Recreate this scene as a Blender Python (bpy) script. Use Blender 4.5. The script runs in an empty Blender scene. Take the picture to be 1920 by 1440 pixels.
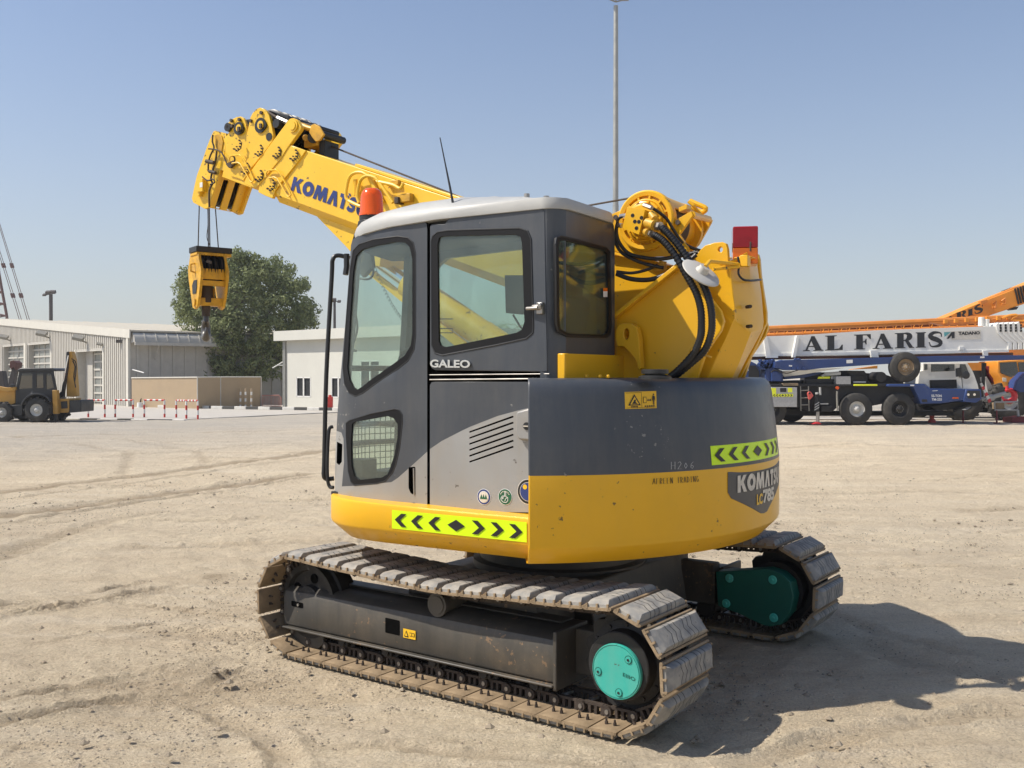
import bpy, bmesh, math, random
import numpy as np
from mathutils import Vector, Matrix, noise
from mathutils.geometry import delaunay_2d_cdt, tessellate_polygon
R = math.radians
sc = bpy.context.scene
K = 1.154                      # survey units to metres
# ---------------- camera ----------------
F_PX, CH, TILT = 1828.0, 1.56, math.atan(17/1828.0)
cam = bpy.data.cameras.new('camera'); camo = bpy.data.objects.new('camera', cam); sc.collection.objects.link(camo)
cam.sensor_width = 36.0; cam.lens = 36.0*F_PX/1920.0; cam.clip_start = 0.05; cam.clip_end = 6000
camo.location = (0, 0, CH*K); camo.rotation_euler = (R(90)-TILT, 0, 0)
sc.camera = camo
sc.render.resolution_x = 1024; sc.render.resolution_y = 768
# ---------------- light ----------------
SUN_EL = R(51.0); SUN_DIR = (-0.993, -0.118)      # horizontal direction towards the sun
w = bpy.data.worlds.new('World'); sc.world = w; w.use_nodes = True
nt = w.node_tree; nt.nodes.clear()
sky = nt.nodes.new('ShaderNodeTexSky'); sky.sky_type = 'NISHITA'; sky.sun_disc = False
sky.sun_elevation = SUN_EL
sky.sun_rotation = math.atan2(SUN_DIR[0], SUN_DIR[1])
sky.altitude = 0; sky.air_density = 1.0; sky.dust_density = 1.0; sky.ozone_density = 2.5
bg = nt.nodes.new('ShaderNodeBackground'); wo = nt.nodes.new('ShaderNodeOutputWorld')
SKY_K = 0.118
tcw = nt.nodes.new('ShaderNodeTexCoord'); sxw = nt.nodes.new('ShaderNodeSeparateXYZ'); nt.links.new(tcw.outputs['Generated'], sxw.inputs[0])
def WM(op, a, b=None):
    n = nt.nodes.new('ShaderNodeMath'); n.operation = op
    for i, v in enumerate((a, b)):
        if v is None: continue
        if isinstance(v, (int, float)): n.inputs[i].default_value = v
        else: nt.links.new(v, n.inputs[i])
    return n.outputs[0]
zz = WM('MAXIMUM', sxw.outputs[2], 0.0)
hz = WM('EXPONENT', WM('MULTIPLY', zz, -5.6))          # dusty desert air thickening towards the horizon
sm = nt.nodes.new('ShaderNodeMix'); sm.data_type = 'RGBA'; nt.links.new(hz, sm.inputs[0])
tn = nt.nodes.new('ShaderNodeMix'); tn.data_type = 'RGBA'; tn.blend_type = 'MULTIPLY'; tn.inputs[0].default_value = 1; nt.links.new(sky.outputs[0], tn.inputs[6]); tn.inputs[7].default_value = (.97, 1.0, 1.07, 1)
nt.links.new(tn.outputs[2], sm.inputs[6]); sm.inputs[7].default_value = (.545/SKY_K, .555/SKY_K, .54/SKY_K, 1)
bg.inputs[1].default_value = SKY_K
nt.links.new(sm.outputs[2], bg.inputs[0]); nt.links.new(bg.outputs[0], wo.inputs[0])
sl = bpy.data.lights.new('sun', 'SUN'); so = bpy.data.objects.new('sun', sl); sc.collection.objects.link(so)
sl.energy = 5.0; sl.angle = R(0.55); sl.color = (1.0, 0.93, 0.83)
sd = Vector((SUN_DIR[0]*math.cos(SUN_EL), SUN_DIR[1]*math.cos(SUN_EL), math.sin(SUN_EL)))
so.rotation_euler = sd.to_track_quat('Z', 'Y').to_euler()
sc.view_settings.view_transform = 'Standard'; sc.view_settings.look = 'None'
sc.view_settings.exposure = 0.20; sc.view_settings.gamma = 1.0

# ---------------- survey helpers: photo measurement -> point on a known plane of the real thing ----------------
CX, CY = 0.274, 5.656
AT = math.atan2(.585, -.811); AS = AT + R(4.0)
def ray(px, py):
    x, y, z = (px-960)/F_PX, 1.0, -(py-720)/F_PX
    c, s = math.cos(-TILT), math.sin(-TILT)
    return (x, y*c-z*s, y*s+z*c)
def inv(px, py, a, axis, val):
    d = ray(px, py); c, s = math.cos(a), math.sin(a)
    dl = (d[0]*c+d[1]*s, -d[0]*s+d[1]*c, d[2]); o = (-CX*c-CY*s, CX*s-CY*c, CH)
    i = 'xyz'.index(axis); t = (val-o[i])/dl[i]
    return tuple(o[j]+t*dl[j] for j in range(3))
def Sy(px, py, y): return inv(px, py, AS, 'y', y)
def Sx(px, py, x): return inv(px, py, AS, 'x', x)
def Sz(px, py, z): return inv(px, py, AS, 'z', z)
def Ty(px, py, y): return inv(px, py, AT, 'y', y)
def at(px, py, Y):                      # world point at distance Y
    d = ray(px, py); t = Y/d[1]; return (d[0]*t, Y, CH+d[2]*t)
def gnd(px, py, z=0.0):
    d = ray(px, py); t = (z-CH)/d[2]; return (d[0]*t, d[1]*t)

# ---------------- materials ----------------
MATS = {}
def nodes_mat(name):
    m = bpy.data.materials.new(name); m.use_nodes = True
    MATS[name] = m
    return m, m.node_tree, m.node_tree.nodes['Principled BSDF']
def mat(name, col, rough=0.5, metal=0.0, var=0.12, vscale=3.0, dirt=0.0, dirtcol=(0.36,0.29,0.2), dscale=5.0, bump=0.0, bscale=60.0, coat=0.0, spec=0.5, emit=None, film=0.0, filmcol=(.50,.42,.30), chips=0.0, chipcol=(.07,.05,.035)):
    m, t, b = nodes_mat(name)
    N = t.nodes; L = t.links
    tc = N.new('ShaderNodeTexCoord')
    n1 = N.new('ShaderNodeTexNoise'); n1.inputs['Scale'].default_value = vscale; n1.inputs['Detail'].default_value = 6; n1.inputs['Roughness'].default_value = .62
    L.new(tc.outputs['Object'], n1.inputs['Vector'])
    mr = N.new('ShaderNodeMapRange'); mr.inputs[1].default_value = .3; mr.inputs[2].default_value = .7; mr.inputs[3].default_value = 1-var; mr.inputs[4].default_value = 1+var
    L.new(n1.outputs[0], mr.inputs[0])
    mx = N.new('ShaderNodeMix'); mx.data_type = 'RGBA'; mx.blend_type = 'MULTIPLY'; mx.inputs[0].default_value = 1
    mx.inputs[6].default_value = (*col, 1); L.new(mr.outputs[0], mx.inputs[7])
    out = mx.outputs[2]
    if dirt > 0:
        n2 = N.new('ShaderNodeTexNoise'); n2.inputs['Scale'].default_value = dscale; n2.inputs['Detail'].default_value = 9; n2.inputs['Roughness'].default_value = .7
        L.new(tc.outputs['Object'], n2.inputs['Vector'])
        m2 = N.new('ShaderNodeMapRange'); m2.inputs[1].default_value = .66-.32*dirt; m2.inputs[2].default_value = .80; m2.inputs[3].default_value = 0; m2.inputs[4].default_value = min(1.0, .35+dirt*.6)
        L.new(n2.outputs[0], m2.inputs[0])
        mx2 = N.new('ShaderNodeMix'); mx2.data_type = 'RGBA'; L.new(m2.outputs[0], mx2.inputs[0]); L.new(out, mx2.inputs[6]); mx2.inputs[7].default_value = (*dirtcol, 1)
        out = mx2.outputs[2]
    if film > 0:                                       # dust film, streaked down the panels
        mpf = N.new('ShaderNodeMapping'); mpf.inputs['Scale'].default_value = (4.5, 4.5, .55); L.new(tc.outputs['Object'], mpf.inputs[0])
        nf = N.new('ShaderNodeTexNoise'); nf.inputs['Scale'].default_value = 2.3; nf.inputs['Detail'].default_value = 9; nf.inputs['Roughness'].default_value = .68; L.new(mpf.outputs[0], nf.inputs['Vector'])
        ng = N.new('ShaderNodeTexNoise'); ng.inputs['Scale'].default_value = 1.6; ng.inputs['Detail'].default_value = 8; ng.inputs['Roughness'].default_value = .75; L.new(tc.outputs['Object'], ng.inputs['Vector'])
        mm = N.new('ShaderNodeMath'); mm.operation = 'MULTIPLY'; L.new(nf.outputs[0], mm.inputs[0]); L.new(ng.outputs[0], mm.inputs[1])
        m4 = N.new('ShaderNodeMapRange'); m4.inputs[1].default_value = .16; m4.inputs[2].default_value = .40; m4.inputs[3].default_value = 0; m4.inputs[4].default_value = film; L.new(mm.outputs[0], m4.inputs[0])
        mx4 = N.new('ShaderNodeMix'); mx4.data_type = 'RGBA'; L.new(m4.outputs[0], mx4.inputs[0]); L.new(out, mx4.inputs[6]); mx4.inputs[7].default_value = (*filmcol, 1); out = mx4.outputs[2]
    if chips > 0:                                      # stone chips and scuffs
        nc = N.new('ShaderNodeTexNoise'); nc.inputs['Scale'].default_value = 26; nc.inputs['Detail'].default_value = 5; nc.inputs['Roughness'].default_value = .6; L.new(tc.outputs['Object'], nc.inputs['Vector'])
        nd = N.new('ShaderNodeTexNoise'); nd.inputs['Scale'].default_value = 1.9; nd.inputs['Detail'].default_value = 3; L.new(tc.outputs['Object'], nd.inputs['Vector'])
        ad = N.new('ShaderNodeMath'); ad.operation = 'MULTIPLY_ADD'; L.new(nd.outputs[0], ad.inputs[0]); ad.inputs[1].default_value = .45; L.new(nc.outputs[0], ad.inputs[2])
        m5 = N.new('ShaderNodeMapRange'); m5.inputs[1].default_value = 1.02-.12*chips; m5.inputs[2].default_value = 1.04-.12*chips; m5.inputs[3].default_value = 0; m5.inputs[4].default_value = .85; L.new(ad.outputs[0], m5.inputs[0])
        mx5 = N.new('ShaderNodeMix'); mx5.data_type = 'RGBA'; L.new(m5.outputs[0], mx5.inputs[0]); L.new(out, mx5.inputs[6]); mx5.inputs[7].default_value = (*chipcol, 1); out = mx5.outputs[2]
    L.new(out, b.inputs['Base Color'])
    mr3 = N.new('ShaderNodeMapRange'); mr3.inputs[1].default_value = .3; mr3.inputs[2].default_value = .7; mr3.inputs[3].default_value = max(.03, rough-.08); mr3.inputs[4].default_value = min(1, rough+.12)
    L.new(n1.outputs[0], mr3.inputs[0]); L.new(mr3.outputs[0], b.inputs['Roughness'])
    b.inputs['Metallic'].default_value = metal; b.inputs['Coat Weight'].default_value = coat; b.inputs['Coat Roughness'].default_value = .15
    b.inputs['Specular IOR Level'].default_value = spec
    if bump > 0:
        n3 = N.new('ShaderNodeTexNoise'); n3.inputs['Scale'].default_value = bscale; n3.inputs['Detail'].default_value = 4
        L.new(tc.outputs['Object'], n3.inputs['Vector'])
        bp = N.new('ShaderNodeBump'); bp.inputs['Strength'].default_value = bump; bp.inputs['Distance'].default_value = .01
        L.new(n3.outputs[0], bp.inputs['Height']); L.new(bp.outputs[0], b.inputs['Normal'])
    if emit: b.inputs['Emission Color'].default_value = (*emit[0], 1); b.inputs['Emission Strength'].default_value = emit[1]
    return m
def glass(name, tint, gloss=0.05, dust=0.05):
    m, t, b = nodes_mat(name); N = t.nodes; L = t.links; N.remove(b)
    o = [n for n in N if n.type == 'OUTPUT_MATERIAL'][0]
    tr = N.new('ShaderNodeBsdfTransparent'); tr.inputs[0].default_value = (*tint, 1)
    gl = N.new('ShaderNodeBsdfGlossy'); gl.inputs['Roughness'].default_value = .02
    fr = N.new('ShaderNodeLayerWeight'); fr.inputs[0].default_value = .18
    mp = N.new('ShaderNodeMapRange'); mp.inputs[3].default_value = gloss; mp.inputs[4].default_value = .75
    L.new(fr.outputs['Fresnel'], mp.inputs[0])
    m1 = N.new('ShaderNodeMixShader'); L.new(mp.outputs[0], m1.inputs[0]); L.new(tr.outputs[0], m1.inputs[1]); L.new(gl.outputs[0], m1.inputs[2])
    df = N.new('ShaderNodeBsdfDiffuse'); df.inputs[0].default_value = (.42, .47, .42, 1)
    tc = N.new('ShaderNodeTexCoord'); n1 = N.new('ShaderNodeTexNoise'); n1.inputs['Scale'].default_value = 2.2; n1.inputs['Detail'].default_value = 5
    L.new(tc.outputs['Object'], n1.inputs['Vector'])
    md = N.new('ShaderNodeMapRange'); md.inputs[1].default_value = .35; md.inputs[2].default_value = .75; md.inputs[3].default_value = dust*.5; md.inputs[4].default_value = dust*1.8
    L.new(n1.outputs[0], md.inputs[0])
    m2 = N.new('ShaderNodeMixShader'); L.new(md.outputs[0], m2.inputs[0]); L.new(m1.outputs[0], m2.inputs[1]); L.new(df.outputs[0], m2.inputs[2])
    L.new(m2.outputs[0], o.inputs[0]); return m
def lens(name, col, rough=.15):
    m, t, b = nodes_mat(name); b.inputs['Base Color'].default_value = (*col, 1); b.inputs['Roughness'].default_value = rough
    b.inputs['Transmission Weight'].default_value = .45; b.inputs['IOR'].default_value = 1.3; b.inputs['Coat Weight'].default_value = .5
    return m
YEL = (0.80, 0.43, 0.010)
mat('yellow paint', YEL, .36, var=.05, vscale=2.0, dirt=.05, dirtcol=(.45,.25,.06), dscale=3, bump=.03, bscale=40, coat=.12, spec=.4, film=.14, filmcol=(.62,.36,.05), chips=.9)
mat('boom yellow', (0.85, 0.52, 0.028), .36, var=.05, vscale=3, dirt=.08, dirtcol=(.3,.17,.06), dscale=6, bump=.03, coat=.15, film=.14, filmcol=(.66,.40,.06), chips=1.15)
mat('worn yellow', (0.66, 0.36, 0.025), .45, var=.2, vscale=6, dirt=.62, dirtcol=(.06,.04,.03), dscale=9, bump=.1)
mat('hose', (.012,.012,.013), .42, var=.2, vscale=20, bump=.15, bscale=150)
mat('charcoal paint', (0.047, 0.055, 0.068), .42, var=.09, vscale=2.5, dirt=.16, dirtcol=(.12,.115,.105), dscale=2.2, bump=.02, coat=.15, film=.26, filmcol=(.15,.142,.125), chips=.72, chipcol=(.25,.24,.22))
mat('silver paint', (0.34, 0.34, 0.33), .42, metal=.25, var=.07, vscale=2.2, dirt=.14, dirtcol=(.29,.24,.17), dscale=2.5, coat=.2, film=.35, filmcol=(.34,.28,.20), chips=.8)
mat('roof grey', (0.40, 0.40, 0.38), .5, var=.08, vscale=4, dirt=.22, dirtcol=(.27,.25,.21), dscale=5, bump=.04)
mat('black seal', (.008,.008,.009), .5, var=.1, spec=.25)
mat('black gap', (.003,.003,.003), .9, var=0, spec=.05)
mat('interior dark', (.03,.031,.032), .7, var=.15)
mat('black plastic', (.018,.019,.02), .45, var=.15)
mat('hook steel', (.11,.105,.10), .38, metal=.6, var=.3, vscale=10, dirt=.2, dirtcol=(.20,.13,.07), dscale=8)
mat('chrome', (.75,.76,.77), .12, metal=1, var=.04)
mat('bare steel', (.38,.36,.33), .38, metal=.8, var=.2, vscale=12)
mat('rusty steel', (.055,.040,.030), .7, var=.3, vscale=14, dirt=.35, dirtcol=(.17,.12,.08), dscale=10, bump=.3)
mat('dark casting', (.018,.017,.016), .6, var=.25, vscale=9, dirt=.25, dirtcol=(.13,.10,.07), dscale=8, bump=.2)
mat('frame paint', (.050,.047,.041), .5, var=.2, vscale=3, dirt=.34, dirtcol=(.20,.145,.09), dscale=2.0, bump=.05, film=.30, filmcol=(.19,.155,.11), chips=1.0, chipcol=(.22,.14,.08))
mat('shoe steel', (.27,.195,.115), .72, var=.3, vscale=7, dirt=.5, dirtcol=(.105,.07,.042), dscale=5, bump=.3)
mat('teal paint', (.035,.42,.34), .35, var=.06, vscale=5, dirt=.07, dirtcol=(.08,.2,.17), coat=.3, film=.3, filmcol=(.25,.38,.30), chips=.7)
mat('deep green', (.0,.085,.06), .5, var=.15)
mat('lime tape', (.66,.95,.0), .35, var=.05, vscale=5, dirt=.08, dirtcol=(.45,.55,.1))
mat('tape black', (.015,.014,.014), .4, var=.1)
mat('decal yellow', (.85,.5,.02), .4, var=.04)
mat('decal blue', (.03,.05,.19), .4, var=.08)
mat('decal white', (.72,.72,.70), .45, var=.08, vscale=10)
mat('decal grey', (.075,.075,.075), .45, var=.1)
mat('decal green', (.02,.12,.06), .4, var=.1)
mat('decal pale', (.62,.58,.5), .4, var=.15, vscale=30)
mat('mirror back', (.52,.50,.45), .5, var=.07, dirt=.12)
lens('orange lens', (1.0,.15,.012)); lens('red lens', (.42,.008,.015)); lens('amber lens', (.9,.22,.01))
glass('cab glass', (.86,.945,.905), .06, .10); glass('rear glass', (.66,.76,.68), .05, .06)
glass('dark glass', (.16,.18,.18), .10, .05)
# rubber pads with chevron grooves
m, t, b = nodes_mat('rubber pad'); N = t.nodes; L = t.links
tc = N.new('ShaderNodeTexCoord'); sx = N.new('ShaderNodeSeparateXYZ'); L.new(tc.outputs['Object'], sx.inputs[0])
def M(op, a, b_=None, c=None):
    n = N.new('ShaderNodeMath'); n.operation = op
    for i, v in enumerate((a, b_, c)):
        if v is None: continue
        if isinstance(v, (int, float)): n.inputs[i].default_value = v
        else: L.new(v, n.inputs[i])
    return n.outputs[0]
ay = M('ABSOLUTE', sx.outputs[1]); ax_ = M('ABSOLUTE', sx.outputs[0])
q = M('ADD', M('MULTIPLY', ay, 22.0), M('MULTIPLY', M('MINIMUM', ax_, .035), -14.0))
fr = M('ABSOLUTE', M('SUBTRACT', M('FRACT', q), .5))
gr = M('LESS_THAN', fr, .075); gr = M('MULTIPLY', gr, M('LESS_THAN', ay, .16)); gr = M('MULTIPLY', gr, M('GREATER_THAN', ay, .02))
n1 = N.new('ShaderNodeTexNoise'); n1.inputs['Scale'].default_value = 14; n1.inputs['Detail'].default_value = 6
oi = N.new('ShaderNodeObjectInfo'); va = N.new('ShaderNodeVectorMath'); va.operation = 'ADD'; cmb = N.new('ShaderNodeCombineXYZ')
L.new(M('MULTIPLY', oi.outputs['Random'], 31.0), cmb.inputs[0]); L.new(tc.outputs['Object'], va.inputs[0]); L.new(cmb.outputs[0], va.inputs[1])
L.new(va.outputs[0], n1.inputs['Vector'])
rp = N.new('ShaderNodeValToRGB'); rp.color_ramp.elements[0].position = .36; rp.color_ramp.elements[0].color = (.19,.187,.178,1); rp.color_ramp.elements[1].position = .62; rp.color_ramp.elements[1].color = (.33,.305,.26,1)
L.new(n1.outputs[0], rp.inputs[0])
mg = N.new('ShaderNodeMix'); mg.data_type = 'RGBA'; L.new(M('MULTIPLY', gr, .85), mg.inputs[0]); L.new(rp.outputs[0], mg.inputs[6]); mg.inputs[7].default_value = (.03,.028,.026,1)
L.new(mg.outputs[2], b.inputs['Base Color']); b.inputs['Roughness'].default_value = .8
bp = N.new('ShaderNodeBump'); bp.inputs['Strength'].default_value = .9; bp.inputs['Distance'].default_value = .010
L.new(M('ADD', M('MULTIPLY', gr, -1.0), M('MULTIPLY', n1.outputs[0], .5)), bp.inputs['Height']); L.new(bp.outputs[0], b.inputs['Normal'])

# ---------------- mesh builder ----------------
class MB:
    def __init__(s): s.v = []; s.f = []; s.m = []
    def add(s, vs, fs, mi=0):
        o = len(s.v); s.v += [tuple(p) for p in vs]; s.f += [tuple(i+o for i in f) for f in fs]; s.m += [mi]*len(fs); return s
    def box(s, c, d, mi=0, rot=None):
        vs = [Vector((i*d[0]/2, j*d[1]/2, k*d[2]/2)) for i in (-1,1) for j in (-1,1) for k in (-1,1)]
        if rot is not None: vs = [rot @ p for p in vs]
        c = Vector(c); vs = [c+p for p in vs]
        return s.add(vs, [(0,1,3,2),(4,6,7,5),(0,4,5,1),(2,3,7,6),(0,2,6,4),(1,5,7,3)], mi)
    def b2(s, lo, hi, mi=0):
        return s.box([(a+b)/2 for a, b in zip(lo, hi)], [abs(b-a) for a, b in zip(lo, hi)], mi)
    def loft(s, rings, mi=0, close=True, cap=True):
        n = len(rings[0]); vs = [p for r in rings for p in r]; fs = []
        for i in range(len(rings)-1):
            for j in range(n if close else n-1):
                k = (j+1) % n; fs.append((i*n+j, i*n+k, (i+1)*n+k, (i+1)*n+j))
        if cap and close: fs.append(tuple(range(n-1,-1,-1))); fs.append(tuple((len(rings)-1)*n+j for j in range(n)))
        return s.add(vs, fs, mi)
    def prism(s, pts3, off, mi=0):           # planar polygon extruded by a vector
        off = Vector(off); a = [Vector(p) for p in pts3]; n = len(a)
        vs = a+[p+off for p in a]; fs = [tuple((j, (j+1) % n, n+(j+1) % n, n+j)) for j in range(n)]
        tr = tessellate_polygon([a])
        fs += [tuple(t) for t in tr]+[tuple(n+i for i in reversed(t)) for t in tr]
        return s.add(vs, fs, mi)
    def cyl(s, p0, p1, r0, r1=None, n=20, mi=0, cap=True):
        r1 = r0 if r1 is None else r1; p0 = Vector(p0); p1 = Vector(p1); d = (p1-p0).normalized()
        u = d.orthogonal().normalized(); w_ = d.cross(u)
        rs = [[p+r*(math.cos(6.28318*i/n)*u+math.sin(6.28318*i/n)*w_) for i in range(n)] for p, r in ((p0, r0), (p1, r1))]
        return s.loft(rs, mi, True, cap)
    def lathe(s, p0, d, prof, n=32, mi=0, cap=True):    # prof: (distance along d, radius)
        p0 = Vector(p0); d = Vector(d).normalized(); u = d.orthogonal().normalized(); w_ = d.cross(u)
        return s.loft([[p0+d*h+max(r, 1e-4)*(math.cos(6.28318*i/n)*u+math.sin(6.28318*i/n)*w_) for i in range(n)] for h, r in prof], mi, True, cap)
    def tube(s, pts, r, n=8, mi=0, smooth=0, cap=True):
        P = [Vector(p) for p in pts]
        if smooth: P = catmull(P, smooth)
        rr = r if isinstance(r, (list, tuple)) else [r]*len(P)
        if len(rr) != len(P): rr = [rr[min(len(rr)-1, int(i*len(rr)/len(P)))] for i in range(len(P))]
        T = [(P[min(i+1, len(P)-1)]-P[max(i-1, 0)]).normalized() for i in range(len(P))]
        u = T[0].orthogonal().normalized(); rings = []
        for i, p in enumerate(P):
            u = (u-T[i]*u.dot(T[i])); u = u.normalized() if u.length > 1e-6 else T[i].orthogonal().normalized()
            w_ = T[i].cross(u)
            rings.append([p+rr[i]*(math.cos(6.28318*k/n)*u+math.sin(6.28318*k/n)*w_) for k in range(n)])
        return s.loft(rings, mi, True, cap)
    def build(s, name, mats, parent=None, frame=None, bevel=0, seg=2, sharp=35, loc=None, smooth=True):
        return link(make_mesh(name, s, mats, frame, sharp, smooth), name, parent, bevel, seg, loc)
def catmull(P, k):
    Q = [P[0]+(P[0]-P[1])]+P+[P[-1]+(P[-1]-P[-2])]; out = []
    for i in range(1, len(Q)-2):
        a, b, c, d = Q[i-1], Q[i], Q[i+1], Q[i+2]
        for j in range(k):
            t = j/k; out.append(.5*((2*b)+(c-a)*t+(2*a-5*b+4*c-d)*t*t+(3*b-a-3*c+d)*t**3))
    out.append(P[-1]); return out
def make_mesh(name, s, mats, frame=None, sharp=35, smooth=True):
    me = bpy.data.meshes.new(name)
    vs = s.v
    if frame == 'S':
        c, q_ = math.cos(AS-AT), math.sin(AS-AT); vs = [(x*c-y*q_, x*q_+y*c, z) for x, y, z in vs]
    elif frame is not None: vs = [tuple(frame @ Vector(p)) for p in vs]
    me.from_pydata([(x*K, y*K, z*K) for x, y, z in vs], [], s.f)
    if isinstance(mats, str): mats = [mats]
    for k in mats: me.materials.append(MATS[k])
    me.polygons.foreach_set('material_index', s.m)
    bm = bmesh.new(); bm.from_mesh(me); bmesh.ops.remove_doubles(bm, verts=bm.verts, dist=1e-6)
    bmesh.ops.recalc_face_normals(bm, faces=bm.faces); bm.to_mesh(me); bm.free()
    if smooth:
        me.polygons.foreach_set('use_smooth', [True]*len(me.polygons)); me.set_sharp_from_angle(angle=R(sharp))
    return me
def link(me, name, parent=None, bevel=0, seg=2, loc=None):
    o = bpy.data.objects.new(name, me); sc.collection.objects.link(o); o.parent = parent
    if loc: o.location = [c*K for c in loc]
    if bevel:
        bv = o.modifiers.new('bevel', 'BEVEL'); bv.width = bevel*K; bv.segments = seg; bv.limit_method = 'ANGLE'; bv.angle_limit = R(40); bv.harden_normals = False
    return o
def tag(o, label=None, cat=None, group=None, kind=None):
    if label: o['label'] = label
    if cat: o['category'] = cat
    if group: o['group'] = group
    if kind: o['kind'] = kind
    return o
def thing(name, label, cat, loc=(0,0,0), rz=0, group=None):
    o = bpy.data.objects.new(name, None); sc.collection.objects.link(o); o.empty_display_size = .2
    o.location = [c*K for c in loc]; o.rotation_euler = (0, 0, rz); tag(o, label, cat, group); return o
def inside(p, poly):
    x, y = p; c = False; n = len(poly)
    for i in range(n):
        x1, y1 = poly[i]; x2, y2 = poly[(i+1) % n]
        if (y1 > y) != (y2 > y) and x < (x2-x1)*(y-y1)/(y2-y1)+x1: c = not c
    return c
def rounded(poly, r, k=3):
    out = []; n = len(poly)
    for i in range(n):
        a, b, c = [Vector(poly[j % n]) for j in (i-1, i, i+1)]
        da, dc = (a-b), (c-b); rr = min(r, da.length*.45, dc.length*.45)
        p, q_ = b+da.normalized()*rr, b+dc.normalized()*rr
        for j in range(k+1):
            t = j/k; out.append(tuple((1-t)**2*p+2*t*(1-t)*b+t*t*q_))
    return out
def panel(mb, outer, holes, fmap, thick, step=.06, regions=(), mi=0, back=None):
    """2-D outline with holes -> curved sheet with thickness. fmap(u,v)->(point, normal)"""
    pts = []; edges = []
    def loop(l):
        o = len(pts); pts.extend(Vector(p) for p in l); edges.extend((o+i, o+(i+1) % len(l)) for i in range(len(l)))
    loop(outer)
    for h in holes: loop(h)
    for rg, _ in regions:
        o = len(pts); pts.extend(Vector(p) for p in rg); edges.extend((o+i, o+(i+1) % len(rg)) for i in range(len(rg)))
    us = [p[0] for p in outer]; vs = [p[1] for p in outer]
    u = min(us)+step/2
    while u < max(us):
        v = min(vs)+step/2
        while v < max(vs):
            if inside((u, v), outer) and not any(inside((u, v), h) for h in holes): pts.append(Vector((u, v)))
            v += step
        u += step
    V, E, Fc, _, _, _ = delaunay_2d_cdt(pts, edges, [], 0, 1e-5)
    fs = []; ms = []
    for f in Fc:
        c = sum((V[i] for i in f), Vector((0, 0)))/len(f)
        if not inside(c, outer) or any(inside(c, h) for h in holes): continue
        m_ = mi
        for rg, k in regions:
            if inside(c, rg): m_ = k
        fs.append(tuple(f)); ms.append(m_)
    cnt = {}
    for f in fs:
        for i in range(len(f)):
            e = (f[i], f[(i+1) % len(f)]); cnt[e] = 1
    bd = [e for e in cnt if (e[1], e[0]) not in cnt]
    A = []; B = []
    for p in V:
        q_, nn = fmap(p[0], p[1]); q_ = Vector(q_); nn = Vector(nn); A.append(q_); B.append(q_-nn*thick)
    n = len(A); o = len(mb.v)
    mb.v += [tuple(p) for p in A+B]
    for f, m_ in zip(fs, ms): mb.f.append(tuple(i+o for i in f)); mb.m.append(m_)
    for f in fs: mb.f.append(tuple(i+o+n for i in reversed(f))); mb.m.append(mi if back is None else back)
    for a, b in bd: mb.f.append((a+o, b+o, b+o+n, a+o+n)); mb.m.append(mi if back is None else back)
    return mb
_tc = {}
def text2d(s, size=1.0, bold=0.0, spacing=1.0):
    k = (s, size, bold, spacing)
    if k in _tc: return _tc[k]
    cu = bpy.data.curves.new('t', 'FONT'); cu.body = s; cu.size = size; cu.offset = bold; cu.space_character = spacing; cu.resolution_u = 3
    o = bpy.data.objects.new('t', cu); sc.collection.objects.link(o)
    bpy.context.view_layer.update()
    me = o.evaluated_get(bpy.context.evaluated_depsgraph_get()).to_mesh()
    vs = [(v.co.x, v.co.y) for v in me.vertices]; fs = [tuple(p.vertices) for p in me.polygons]
    x0 = min(v[0] for v in vs); x1 = max(v[0] for v in vs); y0 = min(v[1] for v in vs); y1 = max(v[1] for v in vs)
    vs = [((x-x0)/(x1-x0), (y-y0)/(y1-y0)) for x, y in vs]
    o.evaluated_get(bpy.context.evaluated_depsgraph_get()).to_mesh_clear()
    bpy.data.objects.remove(o); bpy.data.curves.remove(cu)
    _tc[k] = (vs, fs); return vs, fs
def put_text(mb, s, fmap, mi=0, bold=0.0, spacing=1.0, thick=.0):
    """text normalised to the unit box, mapped by fmap(u,v)->point"""
    vs, fs = text2d(s, 1.0, bold, spacing)
    return mb.add([fmap(u, v) for u, v in vs], fs, mi)
def quadmap(p00, p10, p11, p01):
    a, b, c, d = map(Vector, (p00, p10, p11, p01))
    return lambda u, v: (a*(1-u)+b*u)*(1-v)+(d*(1-u)+c*u)*v
CHEV = lambda x, w_, dirn: [(x+dirn*w_*.0, .5), (x+dirn*w_*.55, .85), (x+dirn*w_, .85), (x+dirn*w_*.45, .5), (x+dirn*w_, .15), (x+dirn*w_*.55, .15)]
def tape(name, parent, fmap, frame, n=24):
    """hazard tape: lime base with black chevrons pointing outwards and a diamond; fmap(u,v,lift)"""
    mb = MB()
    vs = []; fs = []
    q_ = 5
    for i in range(n+1): vs += [fmap(i/n, j/(q_-1), .003) for j in range(q_)]
    fs = [(q_*i+j, q_*i+q_+j, q_*i+q_+j+1, q_*i+j+1) for i in range(n) for j in range(q_-1)]
    mb.add(vs, fs, 0)
    sh = [CHEV(c, .095, 1) for c in (.025, .155, .29)]+[[(.435, .5), (.5, .8), (.565, .5), (.5, .2)]]+[CHEV(c, .095, -1) for c in (.71, .845, .975)]
    for p in sh:
        k = len(p)
        tr = tessellate_polygon([[Vector((a, b, 0)) for a, b in p]])
        mb.add([fmap(a, b, .0065) for a, b in p], tr, 1)
    return mb.build(name, ['lime tape', 'tape black'], parent, frame, smooth=False)

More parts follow.
